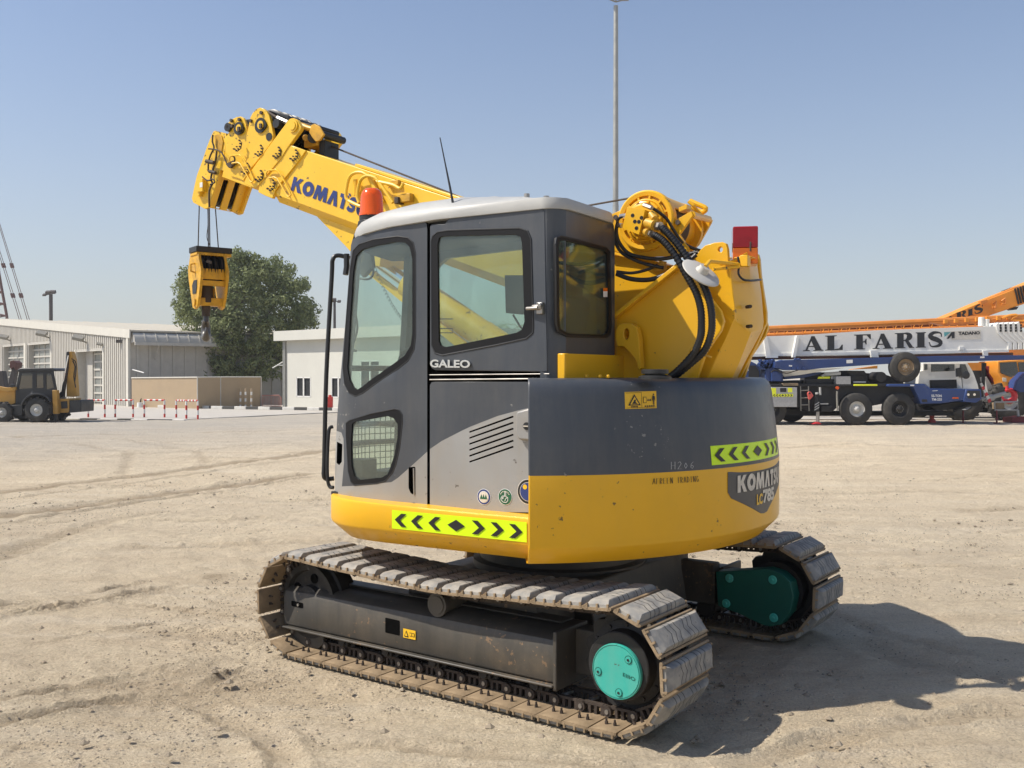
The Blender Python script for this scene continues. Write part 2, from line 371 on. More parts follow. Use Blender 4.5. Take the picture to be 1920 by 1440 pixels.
def _ell(cx, cy, rx, ry, n=20): return [(cx+rx*math.cos(6.28318*i/n), cy+ry*math.sin(6.28318*i/n)) for i in range(n)]
def _strip(P, w_):
    out = []; n = len(P)
    P = [tuple(p[:2]) for p in catmull([Vector((*p, 0)) for p in P], 3)]; n = len(P)
    ww = w_ if callable(w_) else (lambda t: w_)
    L_ = []
    for i in range(n):
        a = Vector(P[max(i-1,0)]); c = Vector(P[min(i+1,n-1)]); t_ = (c-a).normalized(); h = ww(i/(n-1))
        L_.append(((P[i][0]-t_[1]*h, P[i][1]+t_[0]*h), (P[i][0]+t_[1]*h, P[i][1]-t_[0]*h)))
    return [[L_[i][0], L_[i][1], L_[i+1][1], L_[i+1][0]] for i in range(n-1)]
def _ring(cx, cy, rx, ry, ix, iy, n=20):
    a = _ell(cx, cy, rx, ry, n); b = _ell(cx, cy, ix, iy, n); return [[a[i], a[(i+1)%n], b[(i+1)%n], b[i]] for i in range(n)]
HEAVY = {
 'K': (.98, [[(0,0),(.32,0),(.32,.36),(.40,.44),(.66,0),(1.04,0),(.64,.60),(.98,1),(.62,1),(.32,.64),(.32,1),(0,1)]]),
 'O': (1.02, _ring(.5,.5,.52,.52,.18,.22)),
 'M': (1.25, [[(0,0),(.25,0),(.27,.5),(.42,0),(.58,0),(.73,.5),(.75,0),(1,0),(.90,1),(.62,1),(.5,.52),(.38,1),(.10,1)]]),
 'A': (.95, [[(0,0),(.34,0),(.5,.60),(.66,0),(1,0),(.68,1),(.32,1)]]),
 'T': (.72, [[(.30,0),(.72,0),(.72,.74),(1.02,.74),(1.02,1),(0,1),(0,.74),(.30,.74)]]),
 'S': (.72, _strip([(.92,.74),(.74,.88),(.45,.87),(.22,.74),(.30,.57),(.55,.49),(.80,.36),(.74,.17),(.50,.12),(.25,.13),(.06,.26)], .14)),
 'U': (.86, _strip([(.18,1),(.18,.6),(.20,.32),(.36,.14),(.5,.13),(.64,.14),(.80,.32),(.82,.6),(.82,1)], .165)),
 ' ': (.45, []),
 'a': (1.12, [[(.40,1),(.56,1),(.90,.07),(1,.045),(1,0),(.50,0),(.50,.045),(.60,.07),(.36,.80)], [(0,0),(.34,0),(.34,.045),(.22,.08),(.42,.72),(.37,.86),(.12,.07),(0,.045)], [(.25,.27),(.54,.27),(.51,.34),(.27,.34)]]),
 'l': (.95, [[(0,0),(1,0),(1,.36),(.95,.36),(.80,.12),(.52,.07),(.52,.93),(.66,.955),(.66,1),(0,1),(0,.955),(.13,.93),(.13,.07),(0,.045)]]),
 'f': (.92, [[(0,0),(.65,0),(.65,.045),(.52,.07),(.52,.45),(.62,.47),(.69,.32),(.74,.32),(.74,.70),(.69,.70),(.62,.55),(.52,.53),(.52,.93),(.75,.92),(.93,.68),(1,.68),(.98,1),(0,1),(0,.955),(.13,.93),(.13,.07),(0,.045)]]),
 'r': (1.05, [[(0,0),(.55,0),(.55,.045),(.46,.07),(.46,1),(0,1),(0,.955),(.12,.93),(.12,.07),(0,.045)]]+_strip([(.455,.965),(.62,.95),(.74,.86),(.76,.74),(.72,.62),(.60,.52),(.455,.50)], lambda t: .035+.11*math.sin(math.pi*t)**1.5)+[[(.52,.48),(.70,.50),(.93,.07),(1,.05),(1,0),(.74,0),(.56,.40)]]),
 'i': (.56, [[(0,0),(1,0),(1,.045),(.85,.07),(.85,.93),(1,.955),(1,1),(0,1),(0,.955),(.15,.93),(.15,.07),(0,.045)]]),
 's': (.86, _strip([(.88,.66),(.84,.88),(.62,.95),(.36,.93),(.16,.76),(.30,.60),(.55,.50),(.82,.32),(.74,.12),(.48,.05),(.22,.08),(.10,.34)], lambda t: .03+.125*math.sin(math.pi*t)**2)),
}
def heavy(mb, s, fmap, mi=0, gap=.07):
    """thick sign lettering; fmap(u,v,lift) over the unit box"""
    tot = sum(HEAVY[c][0] for c in s)+gap*(len(s)-1); x = 0; k = 0
    for c in s:
        w_, ps = HEAVY[c]
        for p in ps:
            k += 1; q_ = [((x+a*w_)/tot, b) for a, b in p]
            mb.add([fmap(a, b, .0002*(k % 5)) for a, b in q_], tessellate_polygon([[Vector((a, b, 0)) for a, b in q_]]), mi)
        x += w_+gap
    return mb
# =====================================================================================
# CRAWLER CRANE
# =====================================================================================
crane = thing('crawler_crane', 'yellow and charcoal crawler crane with telescopic boom, large machine in the foreground', 'crane', (CX, CY, 0), AT)
# ---------------- tracks ----------------
NSH = 40; WX = 1.0; WZ = .300; PR = .236
def track_path(s):
    """point and tangent on the link line; s in 0..1, counter-clockwise seen from the left"""
    Ls = 2*WX; La = math.pi*PR; tot = 2*Ls+2*La; d = (s % 1.0)*tot
    if d < Ls: x = -WX+d; return x, WZ-PR, 0.0                     # bottom, going forward
    d -= Ls
    if d < La: a = d/La*math.pi; return WX+PR*math.sin(a), WZ-PR*math.cos(a), a
    d -= La
    if d < Ls:
        t = d/Ls; x = WX-d; sag = .052*math.sin(math.pi*t)**1.0*(1-.25*math.sin(2*math.pi*t)**2)
        return x, WZ+PR-sag, math.pi+.0
    d -= Ls
    a = d/La*math.pi; return -WX-PR*math.sin(a), WZ+PR*math.cos(a), math.pi+a
def shoe_mesh():
    mb = MB()                                                     # local x travel, y across, z outwards
    prof = [(-.0765,.022),(-.0765,.034),(-.068,.038),(-.058,.031),(.058,.031),(.067,.039),(.0765,.035),(.0765,.026),(.060,.020),(-.060,.020)]
    mb.loft([[(x, y, z) for x, z in prof] for y in (-.225, .225)], 0)
    z0, z1 = .031, .067                                           # rubber pad
    def ring(ix, iy, z): return [(-.060+ix, -.221+iy, z), (.062-ix, -.221+iy, z), (.062-ix, .221-iy, z), (-.060+ix, .221-iy, z)]
    mb.loft([ring(0, 0, z0), ring(.002, .002, z0+.016), ring(.010, .022, z1-.006), ring(.016, .034, z1-.002)], 1)
    for sy in (-1, 1):                                            # steel prongs on the pad ends
        for x in (-.057, 0, .059):
            mb.b2((x-.005, sy*.218, .028), (x+.005, sy*.2275, .050), 0)
        mb.b2((-.07, sy*.216, .022), (.07, sy*.2262, .034), 0)
    for x in (-.025, .022):                                       # pad bolts seen from inside
        for y in (-.15, .15):
            mb.cyl((x, y, .021), (x, y, .008), .0085, n=6, mi=2); mb.cyl((x, y, .009), (x, y, -.004), .0055, n=8, mi=2)
    for y in (-.062, .062):                                       # chain link
        mb.b2((-.060, y-.011, -.030), (.052, y+.011, -.018), 2)
        for x in (-.055, -.018, .018): mb.b2((x-.008, y-.011, -.020), (x+.008, y+.011, .021), 2)
        mb.cyl((.060, y*1.22-.012, -.008), (.060, y*1.22+.012, -.008), .024, n=12, mi=2)
        mb.cyl((.060, y*1.22-.017, -.008), (.060, y*1.22+.017, -.008), .011, n=8, mi=3)
        mb.cyl((-.070, y-.010, -.010), (-.070, y+.010, -.010), .020, n=10, mi=2)
    mb.cyl((.060, -.07, -.008), (.060, .07, -.008), .014, n=8, mi=3)
    mb.v = [(x*.893, y, z) for x, y, z in mb.v]
    return make_mesh('track_shoe', mb, ['shoe steel', 'rubber pad', 'rusty steel', 'bare steel'])
SM = shoe_mesh()
for side, ph in ((1, .011), (-1, .018)):
    tr = bpy.data.objects.new('track', None); sc.collection.objects.link(tr); tr.parent = crane; tr.location = (0, side*.935*K, 0)
    tag(tr, 'near track with grey rubber pads' if side > 0 else 'far track partly in shadow')
    for i in range(NSH):
        s0 = (i+ph*20)/NSH
        a = track_path(s0-.5/NSH); b_ = track_path(s0+.5/NSH)
        tx, tz = b_[0]-a[0], b_[1]-a[1]; l = math.hypot(tx, tz); tx /= l; tz /= l
        px_, pz_ = (a[0]+b_[0])/2, (a[1]+b_[1])/2
        o = bpy.data.objects.new('track_shoe', SM); sc.collection.objects.link(o); o.parent = tr
        X = Vector((tx, 0, tz)); Z = Vector((tz, 0, -tx)); Y = Z.cross(X)
        jit = (random.Random(i*7+side).random()-.5)*.02
        m4 = Matrix((X, Y, Z)).transposed().to_4x4(); m4.translation = Vector((px_, 0, pz_))*K
        o.matrix_local = m4 @ Matrix.Rotation(jit, 4, 'Y')
    # frame beam
    o_ = .235 if True else 0
    yo = side*1.045; yi = side*.80
    mb = MB()
    prof = [(.155, 1.045), (.165, 1.052), (.325, 1.052), (.350, 1.040), (.372, 1.00), (.385, .88), (.385, .80), (.155, .80)]
    rings = []
    for x in (1.165, .9, .4, -.2, -.655):
        k = 1 if x < 1.1 else .985
        rings.append([(x, side*y*(1 if i < 1 else 1), z*k) for i, (z, y) in enumerate(prof)])
    mb.loft(rings, 0)
    mb.b2((1.16, side*1.040, .140), (-.66, side*1.075, .152), 0)                   # bottom lip
    mb.b2((-.655, side*.79, .125), (-.675, side*1.062, .395), 0)                   # rear flange plate
    mb.b2((-.675, side*.80, .17), (-.84, side*.90, .38), 0)
    mb.b2((.9, side*.80, .39), (-.6, side*.90, .40), 0)
    tf = mb.build('track_frame', 'frame paint', crane, bevel=.006)
    if side > 0:
        h = MB()
        pg = rounded([Ty(*p, 1.0545) for p in ((722,1158),(749,1164),(749,1192),(722,1186))], .006)
        h.prism([(x, 1.0500, z) for x, _, z in pg], (0, .0035, 0), 0)
        h.build('frame_opening', ['black gap', 'bare steel'], tf); h = MB()
        pg = rounded([Ty(*p, 1.0545) for p in ((546,1126),(568,1131),(568,1141),(546,1136))], .008)
        h.prism([(x, 1.0500, z) for x, _, z in pg], (0, .0035, 0), 0)
        c_ = Ty(559, 1134, 1.056); h.cyl((c_[0], 1.052, c_[2]), (c_[0], 1.060, c_[2]), .008, n=6, mi=1)
        h.build('frame_opening', ['black gap', 'bare steel'], tf)
        d = MB(); q_ = [Ty(*p, 1.0565) for p in ((756,1178),(779,1183),(779,1200),(756,1195))]
        d.add(q_, [(0,1,2,3)], 0); mp = quadmap(*[Vector(p)+Vector((0,.002,0)) for p in (q_[3], q_[2], q_[1], q_[0])])
        for a_, b2_ in (((.08,.15),(.45,.85)),): d.add([mp(.08,.15), mp(.46,.15), mp(.27,.85)], [(0,1,2)], 1)
        d.add([(Vector(p)+Vector((0,.001,0))) for p in (mp(.16,.25), mp(.38,.25), mp(.27,.68))], [(0,1,2)], 0)
        for u0, u1 in ((.54,.72),(.75,.93)): d.add([mp(u0,.3), mp(u1,.3), mp(u1,.7), mp(u0,.7)], [(0,1,2,3)], 1)
        for u0, u1 in ((.56,.705),(.765,.91)): d.add([Vector(p)+Vector((0,.001,0)) for p in (mp(u0,.36), mp(u1,.36), mp(u1,.64), mp(u0,.64))], [(0,1,2,3)], 0)
        d.build('warning_decal', ['decal yellow', 'tape black'], tf, smooth=False)
    g = MB()                                                                   # idler guard under the front
    pg = [Ty(*p, 1.02) for p in ((544,1176),(606,1192),(606,1206),(598,1216),(560,1210),(548,1196))] if side > 0 else [(1.1, -1.02, .15), (.85, -1.02, .15), (.85, -1.02, .09), (.9, -1.02, .06), (1.05, -1.02, .06), (1.1, -1.02, .1)]
    g.prism(pg, (0, -side*.02, 0)); g.build('idler_guard', 'frame paint', tf, bevel=.004)
    for x in (.72, .40, .08, -.24, -.54):                                       # bottom rollers
        r_ = MB(); r_.lathe((x, side*.81, .122), (0, side, 0), [(0,.045),(.02,.062),(.05,.062),(.06,.052),(.15,.052),(.16,.062),(.19,.062),(.195,.03),(.215,.028)], 20)
        r_.b2((x-.035, side*.985, .10), (x+.035, side*1.03, .15)); r_.cyl((x, side*.99, .118), (x, side*1.04, .118), .020, n=10)
        r_.build('bottom_roller', 'dark casting', crane, bevel=.003)
    r_ = MB(); r_.lathe((.05, side*.86, .415), (0, side, 0), [(0,.05),(.16,.05),(.165,.06),(.18,.06)], 18)
    r_.cyl((.05, side*1.0401, .415), (.05, side*1.045, .415), .045, n=16); r_.cyl((.05, side*.9, .38), (.05, side*.9, .42), .03)
    r_.build('carrier_roller', 'frame paint', crane)
    iw = MB()                                                                  # idler
    iw.lathe((WX, side*.845, WZ), (0, side, 0), [(0,.205),(.05,.205),(.055,.222),(.12,.222),(.125,.205),(.175,.205),(.176,.175),(.15,.165),(.148,.09),(.18,.085),(.19,.03)], 36)
    for k in range(5):
        a = k*1.2566+.5; iw.cyl((WX+.128*math.cos(a), side*1.0, WZ+.128*math.sin(a)), (WX+.128*math.cos(a), side*.992, WZ+.128*math.sin(a)), .027, n=14, mi=1)
    iw.build('idler_wheel', ['dark casting', 'black gap'], crane)
    sp = MB(); n = 42; ring = []
    for k in range(n):
        a = 6.28318*k/n; r0 = .232 if k % 3 else .208
        ring.append((r0*math.cos(a), r0*math.sin(a)))
    sp.prism([(-WX+x, side*.905, WZ+z) for x, z in ring], (0, side*.055, 0))
    sp.lathe((-WX, side*.80, WZ), (0, side, 0), [(0,.16),(.10,.16),(.105,.185),(.19,.185),(.195,.17),(.20,.150),(.268,.150),(.272,.145)], 36)
    for k in range(12):
        a = k*.5236; sp.cyl((-WX+.167*math.cos(a), side*.985, WZ+.167*math.sin(a)), (-WX+.167*math.cos(a), side*1.004, WZ+.167*math.sin(a)), .010, n=6)
    spo = sp.build('sprocket', 'dark casting', crane)  # near-black hub: the shade around the cover is put into its colour
    if side > 0:
        zc = .281
        c = MB(); c.lathe((-WX, 1.072, zc), (0, 1, 0), [(0,.120),(.012,.120),(.017,.1175),(.017,.1155),(.013,.115),(.013,.1115),(.018,.111),(.0185,.0)], 48)
        for a in (2.35, -.15, -1.75):
            x_, z_ = -WX+.088*math.cos(a), zc+.088*math.sin(a)
            c.cyl((x_, 1.089, z_), (x_, 1.095, z_), .014, n=16); c.cyl((x_, 1.094, z_), (x_, 1.0975, z_), .006, n=6, mi=1)
            c.lathe((x_, 1.0900, z_), (0, 1, 0), [(0,.0185),(.0012,.0185),(.0012,.0165),(0,.0165)], 16, mi=2)
        hc = c.build('hub_cover', ['teal paint', 'black plastic', 'deep green'], spo, bevel=0)
        tb = MB(); put_text(tb, 'EIIIO', lambda u, v: (-WX-.035-.06*u, 1.0915, zc-.012-.012*u+.016*v), 0, .01); tb.build('cover_marking', 'deep green', hc, smooth=False)
    else:                                                                      # inner face of the far final drive
        mb = MB(); prof_ = []
        src = [(1342,1072),(1346,1136),(1382,1149),(1427,1171),(1444,1175),(1465,1171),(1482,1149),(1488,1119),(1482,1092),(1465,1076),(1439,1067)]
        prof_ = [Ty(x, y, -.66) for x, y in src]
        mb.prism(prof_, (0, -.10, 0), 0)
        for c_ in ((1368,1084),(1449,1087),(1362,1131),(1451,1158)):
            p = Ty(*c_, -.655); mb.cyl(p, (p[0], p[1]+.008, p[2]), .026, n=16, mi=1); mb.cyl((p[0], p[1]+.006, p[2]), (p[0], p[1]+.014, p[2]), .010, n=6, mi=1)
        mb.build('final_drive_cover', ['deep green', 'teal paint'], spo, bevel=.004)  # cover body a darker green than its bolts
mb = MB()                                                                      # centre frame
mb.b2((-.42, -.84, .19), (.42, .84, .47)); mb.b2((-.64, -.82, .17), (.8, -.74, .42)); mb.b2((-.64, .74, .17), (.8, .82, .38))
mb.loft([[(x, y, z) for x, y, z in ((-.55, -.55, .22), (.7, -.55, .22), (.7, -.55, .42), (-.5, -.55, .50))], [(x, y, z) for x, y, z in ((-.55, .5, .22), (.7, .5, .22), (.7, .5, .42), (-.5, .5, .50))]])
mb.build('centre_frame', 'frame paint', crane, bevel=.01)
mb = MB(); mb.lathe((0, 0, .46), (0, 0, 1), [(0,.50),(.05,.50),(.06,.46),(.16,.46),(.165,.52),(.23,.52)], 48)
mb.build('swing_ring', 'frame paint', crane)
# ---------------- upper structure ----------------
CCX, CCY, CR = .325, -.05, 1.53
def cwarc(r, n=56):
    y0 = CCY+math.sqrt(CR**2-(-.52-CCX)**2); a0 = math.atan2(y0-CCY, -.52-CCX); a1 = 2*math.pi-a0
    out = []
    for i in range(n+1):
        a = a0+(a1-a0)*i/n; out.append((CCX+r*math.cos(a), CCY+r*math.sin(a)))
    return out
def cwpt(s, z, lift=0.0, r=CR):
    """s = angle in degrees round the counterweight"""
    a = R(s); rr = r+cwr(z)+lift; return (CCX+rr*math.cos(a), CCY+rr*math.sin(a), z)
def cwr(z):
    pr = [(.70,-.075),(.785,0),(1.10,0),(1.30,-.022),(1.49,-.05),(1.525,-.065),(1.545,-.10)]
    for (z0, r0), (z1, r1) in zip(pr, pr[1:]):
        if z <= z1: return r0+(r1-r0)*(z-z0)/(z1-z0)
    return -.1
mb = MB()
levels = [(.700,-.32),(.700,-.09),(.703,-.078),(.778,-.004),(.790,0),(1.11,0),(1.30,-.02),(1.46,-.04),(1.50,-.048),(1.525,-.060),(1.54,-.078),(1.546,-.10),(1.546,-.9)]
nn = 56; vs = []
for z, dr in levels:
    rs = cwarc(CR+dr, nn)
    if dr < -.2: rs = [(max(x, -.52) if dr > -.5 else -.52+(x+.52)*.3, y) for x, y in rs]
    # front edges stay on one plane
    x0 = -.50 if abs(dr) < .08 else -.50
    vs.append([(x, y, z) for x, y in rs])
rings = vs
for k in range(len(rings)-1):
    mb.loft([rings[k], rings[k+1]], 0 if rings[k][0][2] < 1.109 else 1, close=False)
for s_ in (0, -1):                                                             # front end faces
    loop = [r[s_] for r in rings]
    ins = [(p[0]+.01, p[1]-(.22 if s_ == 0 else -.22), p[2]) for p in (loop[-1], loop[0])]
    pts = loop[1:-1]; yl = loop[0][1]+(-.16 if s_ == 0 else .16)
    f = [Vector(p) for p in pts]+[Vector((pts[-1][0], yl, 1.546)), Vector((pts[1][0], yl, .70))]
    o = len(mb.v); mb.v += [tuple(p) for p in f]
    k = len(f)
    mid = [i for i in range(k)]
    tri = tessellate_polygon([f])
    for t_ in tri:
        zc_ = sum(f[i][2] for i in t_)/3; mb.f.append(tuple(i+o for i in t_)); mb.m.append(0 if zc_ < 1.11 else 1)
cw = mb.build('counterweight', ['yellow paint', 'charcoal paint'], crane, 'S', sharp=28, bevel=.010)
# decals on the counterweight, located by angle and height
def cwang(px, py):
    """angle/height of a photo point on the counterweight drum"""
    d = ray(px, py); c, s = math.cos(AS), math.sin(AS)
    dx, dy, dz = d[0]*c+d[1]*s, -d[0]*s+d[1]*c, d[2]; ox, oy = -CX*c-CY*s-CCX, CX*s-CY*c-CCY
    r = CR
    for _ in range(4):
        A_ = dx*dx+dy*dy; B_ = 2*(ox*dx+oy*dy); C_ = ox*ox+oy*oy-r*r; D_ = max(B_*B_-4*A_*C_, 0)
        t = (-B_-math.sqrt(D_))/(2*A_); z = CH+dz*t; r = CR+cwr(z)
    return math.degrees(math.atan2(oy+dy*t, ox+dx*t)) % 360, z
def cwquad(p00, p10, p11, p01):
    c = [Vector((*cwang(*p), 0)) for p in (p00, p10, p11, p01)]
    def f(u, v, l=.003):
        q_ = (c[0]*(1-u)+c[1]*u)*(1-v)+(c[3]*(1-u)+c[2]*u)*v
        return cwpt(q_[0], q_[1], l)
    return f
# hazard tape at the rear
a0_, z0_ = cwang(1334, 874); a1_, z1_ = cwang(1421, 851); w0 = (a1_-a0_)
zt, zb = cwang(1334, 836)[1], cwang(1334, 874)[1]
tape('hazard_tape', cw, lambda u, v, l: cwpt(a0_+2*w0*u*.98, (zb+.004)+(zt-zb-.004)*v, l), 'S')
# badge
mb = MB(); cb = (a0_+a1_)/2*0+cwang(1432, 930)[0]
hw = cb-cwang(1364, 890)[0]; ztop = 1.088; ztip = cwang(1432, 962)[1]; zsh = cwang(1364, 935)[1]
out = [(-hw, ztop), (hw, ztop), (hw, zsh+.03), (hw*.93, zsh), (hw*.12, ztip+.004), (0, ztip), (-hw*.12, ztip+.004), (-hw*.93, zsh), (-hw, zsh+.03)]
DM = .0267; panel(mb, [(u*DM, v) for u, v in out], [], lambda u, v: (cwpt(cb+u/DM, v, .003), (math.cos(R(cb+u/DM)), math.sin(R(cb+u/DM)), 0)), .001, step=.03)
bd_ = mb.build('badge', 'decal grey', cw, 'S', smooth=False)
mb = MB()
zk0, zk1 = zsh+.045, ztop-.035
aK, zK0 = cwang(1381, 924); zK1 = cwang(1381, 892)[1]; a7, z70 = cwang(1428.5, 944); a5 = cwang(1449, 938)[0]; z71 = z70+.070; aL = cwang(1417, 948)[0]
aU = cb+(cb-aK)*.98
heavy(mb, 'KOMATSU', lambda u, v, l: cwpt(aK+u*(aU-aK), zK0+(zK1-zK0)*v, .006+l), 0)
put_text(mb, '785', lambda u, v: cwpt(a7+u*(a5-a7), z70+(z71-z70)*v, .006), 0, .045, .95)
put_text(mb, 'LC', lambda u, v: cwpt(aL+u*(a7-aL)*.94, z70+(z71-z70)*.78*v, .006), 1, .045, .95)
mb.build('badge_lettering', ['decal pale', 'decal yellow'], bd_, 'S', smooth=False)
# warning plate
f = cwquad((1171,767), (1230,765), (1229,733), (1170,735)); mb = MB()
n = 8; f0_ = f; f = lambda u, v, l: f0_(u, v, l*1.0+.006); mb.add([f(i/n, j, .0) for i in range(n+1) for j in (0, 1)], [(2*i, 2*i+2, 2*i+3, 2*i+1) for i in range(n)], 0)
g = lambda pts, mi, l: mb.add([f(u, v, l) for u, v in pts], tessellate_polygon([[Vector((u, v, 0)) for u, v in pts]]), mi)
for a, b_ in (((.03,.05),(.50,.07)), ((.03,.93),(.50,.95)), ((.505,.05),(.515,.95)), ((.52,.05),(.97,.07))): g([a, (b_[0], a[1]), b_, (a[0], b_[1])], 1, .0030)
g([(.09,.2),(.48,.2),(.285,.86)], 1, .0035); g([(.15,.26),(.42,.26),(.285,.72)], 0, .0045)
g([(.20,.30),(.38,.28),(.31,.40),(.33,.55),(.27,.52),(.25,.42)], 1, .0052)
g([(.56,.32),(.66,.32),(.66,.68),(.56,.68)], 1, .0035); g([(.575,.35),(.645,.35),(.645,.65),(.575,.65)], 0, .0045)
g([(.68,.48),(.72,.56),(.72,.51),(.78,.51),(.78,.56),(.82,.48),(.78,.40),(.78,.45),(.72,.45),(.72,.40)], 1, .0035)
g([(.86,.72),(.93,.72),(.95,.45),(.93,.45),(.915,.62),(.915,.2),(.90,.2),(.895,.42),(.89,.2),(.875,.2),(.875,.62),(.86,.45),(.84,.45)], 1, .0035)
g([(.88,.75),(.91,.75),(.91,.85),(.88,.85)], 1, .0035)
for u0, u1, v0 in ((.18,.40,.09),(.60,.94,.10)):
    for k in range(5): a = u0+(u1-u0)*k/5; g([(a, v0), (a+(u1-u0)/7, v0), (a+(u1-u0)/7, v0+.07), (a, v0+.07)], 1, .0035)
mb.build('warning_decal', ['decal yellow', 'tape black'], cw, 'S', smooth=False)
def strokes(mb, s_list, f, w_, mi=0, l=.003):
    for st in s_list:
        for (u0, v0), (u1, v1) in zip(st, st[1:]):
            d = Vector((u1-u0, v1-v0)); d.normalize(); nx, ny = -d[1]*w_, d[0]*w_
            e = d*w_*.5
            mb.add([f(u0-e[0]+nx, v0-e[1]+ny, l), f(u1+e[0]+nx, v1+e[1]+ny, l), f(u1+e[0]-nx, v1+e[1]-ny, l), f(u0-e[0]-nx, v0-e[1]-ny, l)], [(0,1,2,3)], mi)
HS = {'A': [[(0,0),(.5,1),(.8,0)],[(.2,.4),(.8,.45)]], 'F': [[(.1,0),(.2,1),(.8,.95)],[(.15,.5),(.7,.55)]], 'R': [[(.1,0),(.15,1),(.7,.85),(.6,.5),(.15,.45),(.75,0)]],
      'E': [[(.8,1),(.1,.95),(.1,0),(.8,.05)],[(.1,.5),(.7,.5)]], 'N': [[(.1,0),(.15,1),(.7,0),(.85,1)]], 'T': [[(0,1),(.9,.95)],[(.45,.95),(.4,0)]],
      'D': [[(.1,0),(.15,1),(.7,.75),(.75,.3),(.1,0)]], 'I': [[(.4,0),(.4,1)]], 'G': [[(.8,.8),(.4,1),(.1,.5),(.3,0),(.8,.1),(.8,.45),(.5,.45)]], ' ': [],
      'H': [[(.1,0),(.1,1)],[(.1,.5),(.8,.5)],[(.8,0),(.8,1)]], '2': [[(.1,.8),(.5,1),(.75,.7),(.1,0),(.8,.02)]], '0': [[(.4,.8),(.15,.4),(.4,.05),(.7,.4),(.4,.8)]], '6': [[(.7,.9),(.25,.6),(.2,.15),(.5,0),(.75,.25),(.5,.45),(.22,.3)]]}
f = cwquad((1223,908), (1311,903), (1310,892), (1223,897)); mb = MB(); T_ = 'AFREEN TRADING'
for i, ch in enumerate(T_): strokes(mb, [[((i+.85*x)/14, y) for x, y in st] for st in HS[ch]], f, .0055 if False else .006)
f = cwquad((1257,880), (1304,878), (1304,864), (1257,866))
for i, ch in enumerate('H206'): strokes(mb, [[((i+.8*x)/4, y) for x, y in st] for st in HS[ch]], f, .012, 1)
mb.build('handwriting', ['tape black', 'roof grey'], cw, 'S', smooth=False)
mb = MB(); p = Sy(1228, 706, .82); mb.lathe((p[0], p[1], 1.54), (0,0,1), [(0,.075),(.012,.075),(.018,.06),(.022,.045),(.024,.045),(.026,.062),(.042,.062),(.046,.055)], 28)
mb.build('fuel_cap', 'black plastic', cw, 'S')
# skirt below the cab
SK = [(-.512,1.145),(-.30,1.142),(.0,1.146),(.33,1.150),(.50,1.148),(.63,1.130),(.74,1.085),(.835,1.015),(.91,.93),(.985,.81),(1.07,.62),(1.12,.40),(1.13,.15),(1.13,-.5),(1.08,-.75),(.92,-.98),(.7,-1.12),(.4,-1.18),(-.512,-1.18)]
def offset(poly, d):
    out = []; n = len(poly)
    for i, p in enumerate(poly):
        a = Vector(poly[max(i-1, 0)]); c = Vector(poly[min(i+1, n-1)]); t_ = (c-a).normalized(); out.append((p[0]-(-t_[1])*-d*-1 if False else p[0]+t_[1]*-d*-1*-1, p[1]+t_[0]*d*-1*-1))
    return out
def inset(poly, d):
    out = []; n = len(poly)
    for i, p in enumerate(poly):
        a = Vector(poly[max(i-1, 0)]); c = Vector(poly[min(i+1, n-1)]); t_ = (c-a).normalized()
        out.append((p[0]-t_[1]*d*-1, p[1]-t_[0]*d*1)) if False else out.append((p[0]+t_[1]*d, p[1]-t_[0]*d))
    return out
SKf = [tuple(p[:2]) for p in catmull([Vector((x, y, 0)) for x, y in SK], 3)]
mb = MB()
SKL = [(.70,.35),(.70,.10),(.703,.088),(.776,.006),(.788,0),(.893,0),(.903,.003),(.908,.012),(.908,.45)]
sgn = 1
def ztilt(x): return .012*max(0, min(1, (x+.1)/.9))
# walk direction: from rear-left forwards: inward is towards -y
rings = []
for z, d in SKL:
    rings.append([(x, y, z+(ztilt(x) if z > .85 else 0)) for x, y in inset(SKf, -d if inset(SKf, .05)[0][1] > SKf[0][1] else d)])
mb.loft(rings, 0, close=False)
for s_ in (0, -1): mb.add([r[s_] for r in rings[1:-1]], [tuple(range(len(rings)-2))])
sk = mb.build('skirt_panel', 'yellow paint', crane, 'S', sharp=28)
u0 = Sy(988, 1010, 1.145); u1 = Sy(736, 970, 1.148)
def skf(u, v, l):
    x = u0[0]+(u1[0]-u0[0])*u; y = 1.1445+.005*min(1, max(0, (x+.3)/.6)); return (x, y+l, .797+(.092)*v)
tape('hazard_tape', sk, skf, 'S')
mb = MB()                                                                      # deck closing the body
mb.prism([(x, y, .72) for x, y in inset([p for p in SK], .1 if inset(SKf, .05)[0][1] < SKf[0][1] else -.1)], (0,0,.17))
mb.b2((-.85, -.6, .71), (-.45, .6, 1.53), 0)
mb.build('deck', 'black plastic', crane, 'S')
# ---------------- cab ----------------
YB = [(-2,1.03),(.20,1.03),(.42,1.04),(.60,1.032),(.70,1.016),(.78,.988),(.845,.94),(.885,.875)]
def ylook(x):
    if x >= YB[-1][0]: return YB[-1][1]-(x-YB[-1][0])*2.0
    for i in range(len(YB)-1):
        if YB[i][0] <= x <= YB[i+1][0]:
            a = YB[max(i-1,0)]; b_ = YB[i]; c = YB[i+1]; d = YB[min(i+2,len(YB)-1)]
            t = (x-b_[0])/(c[0]-b_[0]); m0 = (c[1]-a[1])/(c[0]-a[0]) if c[0] != a[0] else 0; m1 = (d[1]-b_[1])/(d[0]-b_[0])
            h = c[0]-b_[0]; return (2*t**3-3*t*t+1)*b_[1]+(t**3-2*t*t+t)*h*m0+(-2*t**3+3*t*t)*c[1]+(t**3-t*t)*h*m1
def lean(z): return .035-.085*max(0, (z-1.0)/1.35)**1.4 if z > 1.0 else .035
def ycab(x, z): t = max(0, min(1, (x-.3)/.5)); return ylook(x-lean(z)*t)
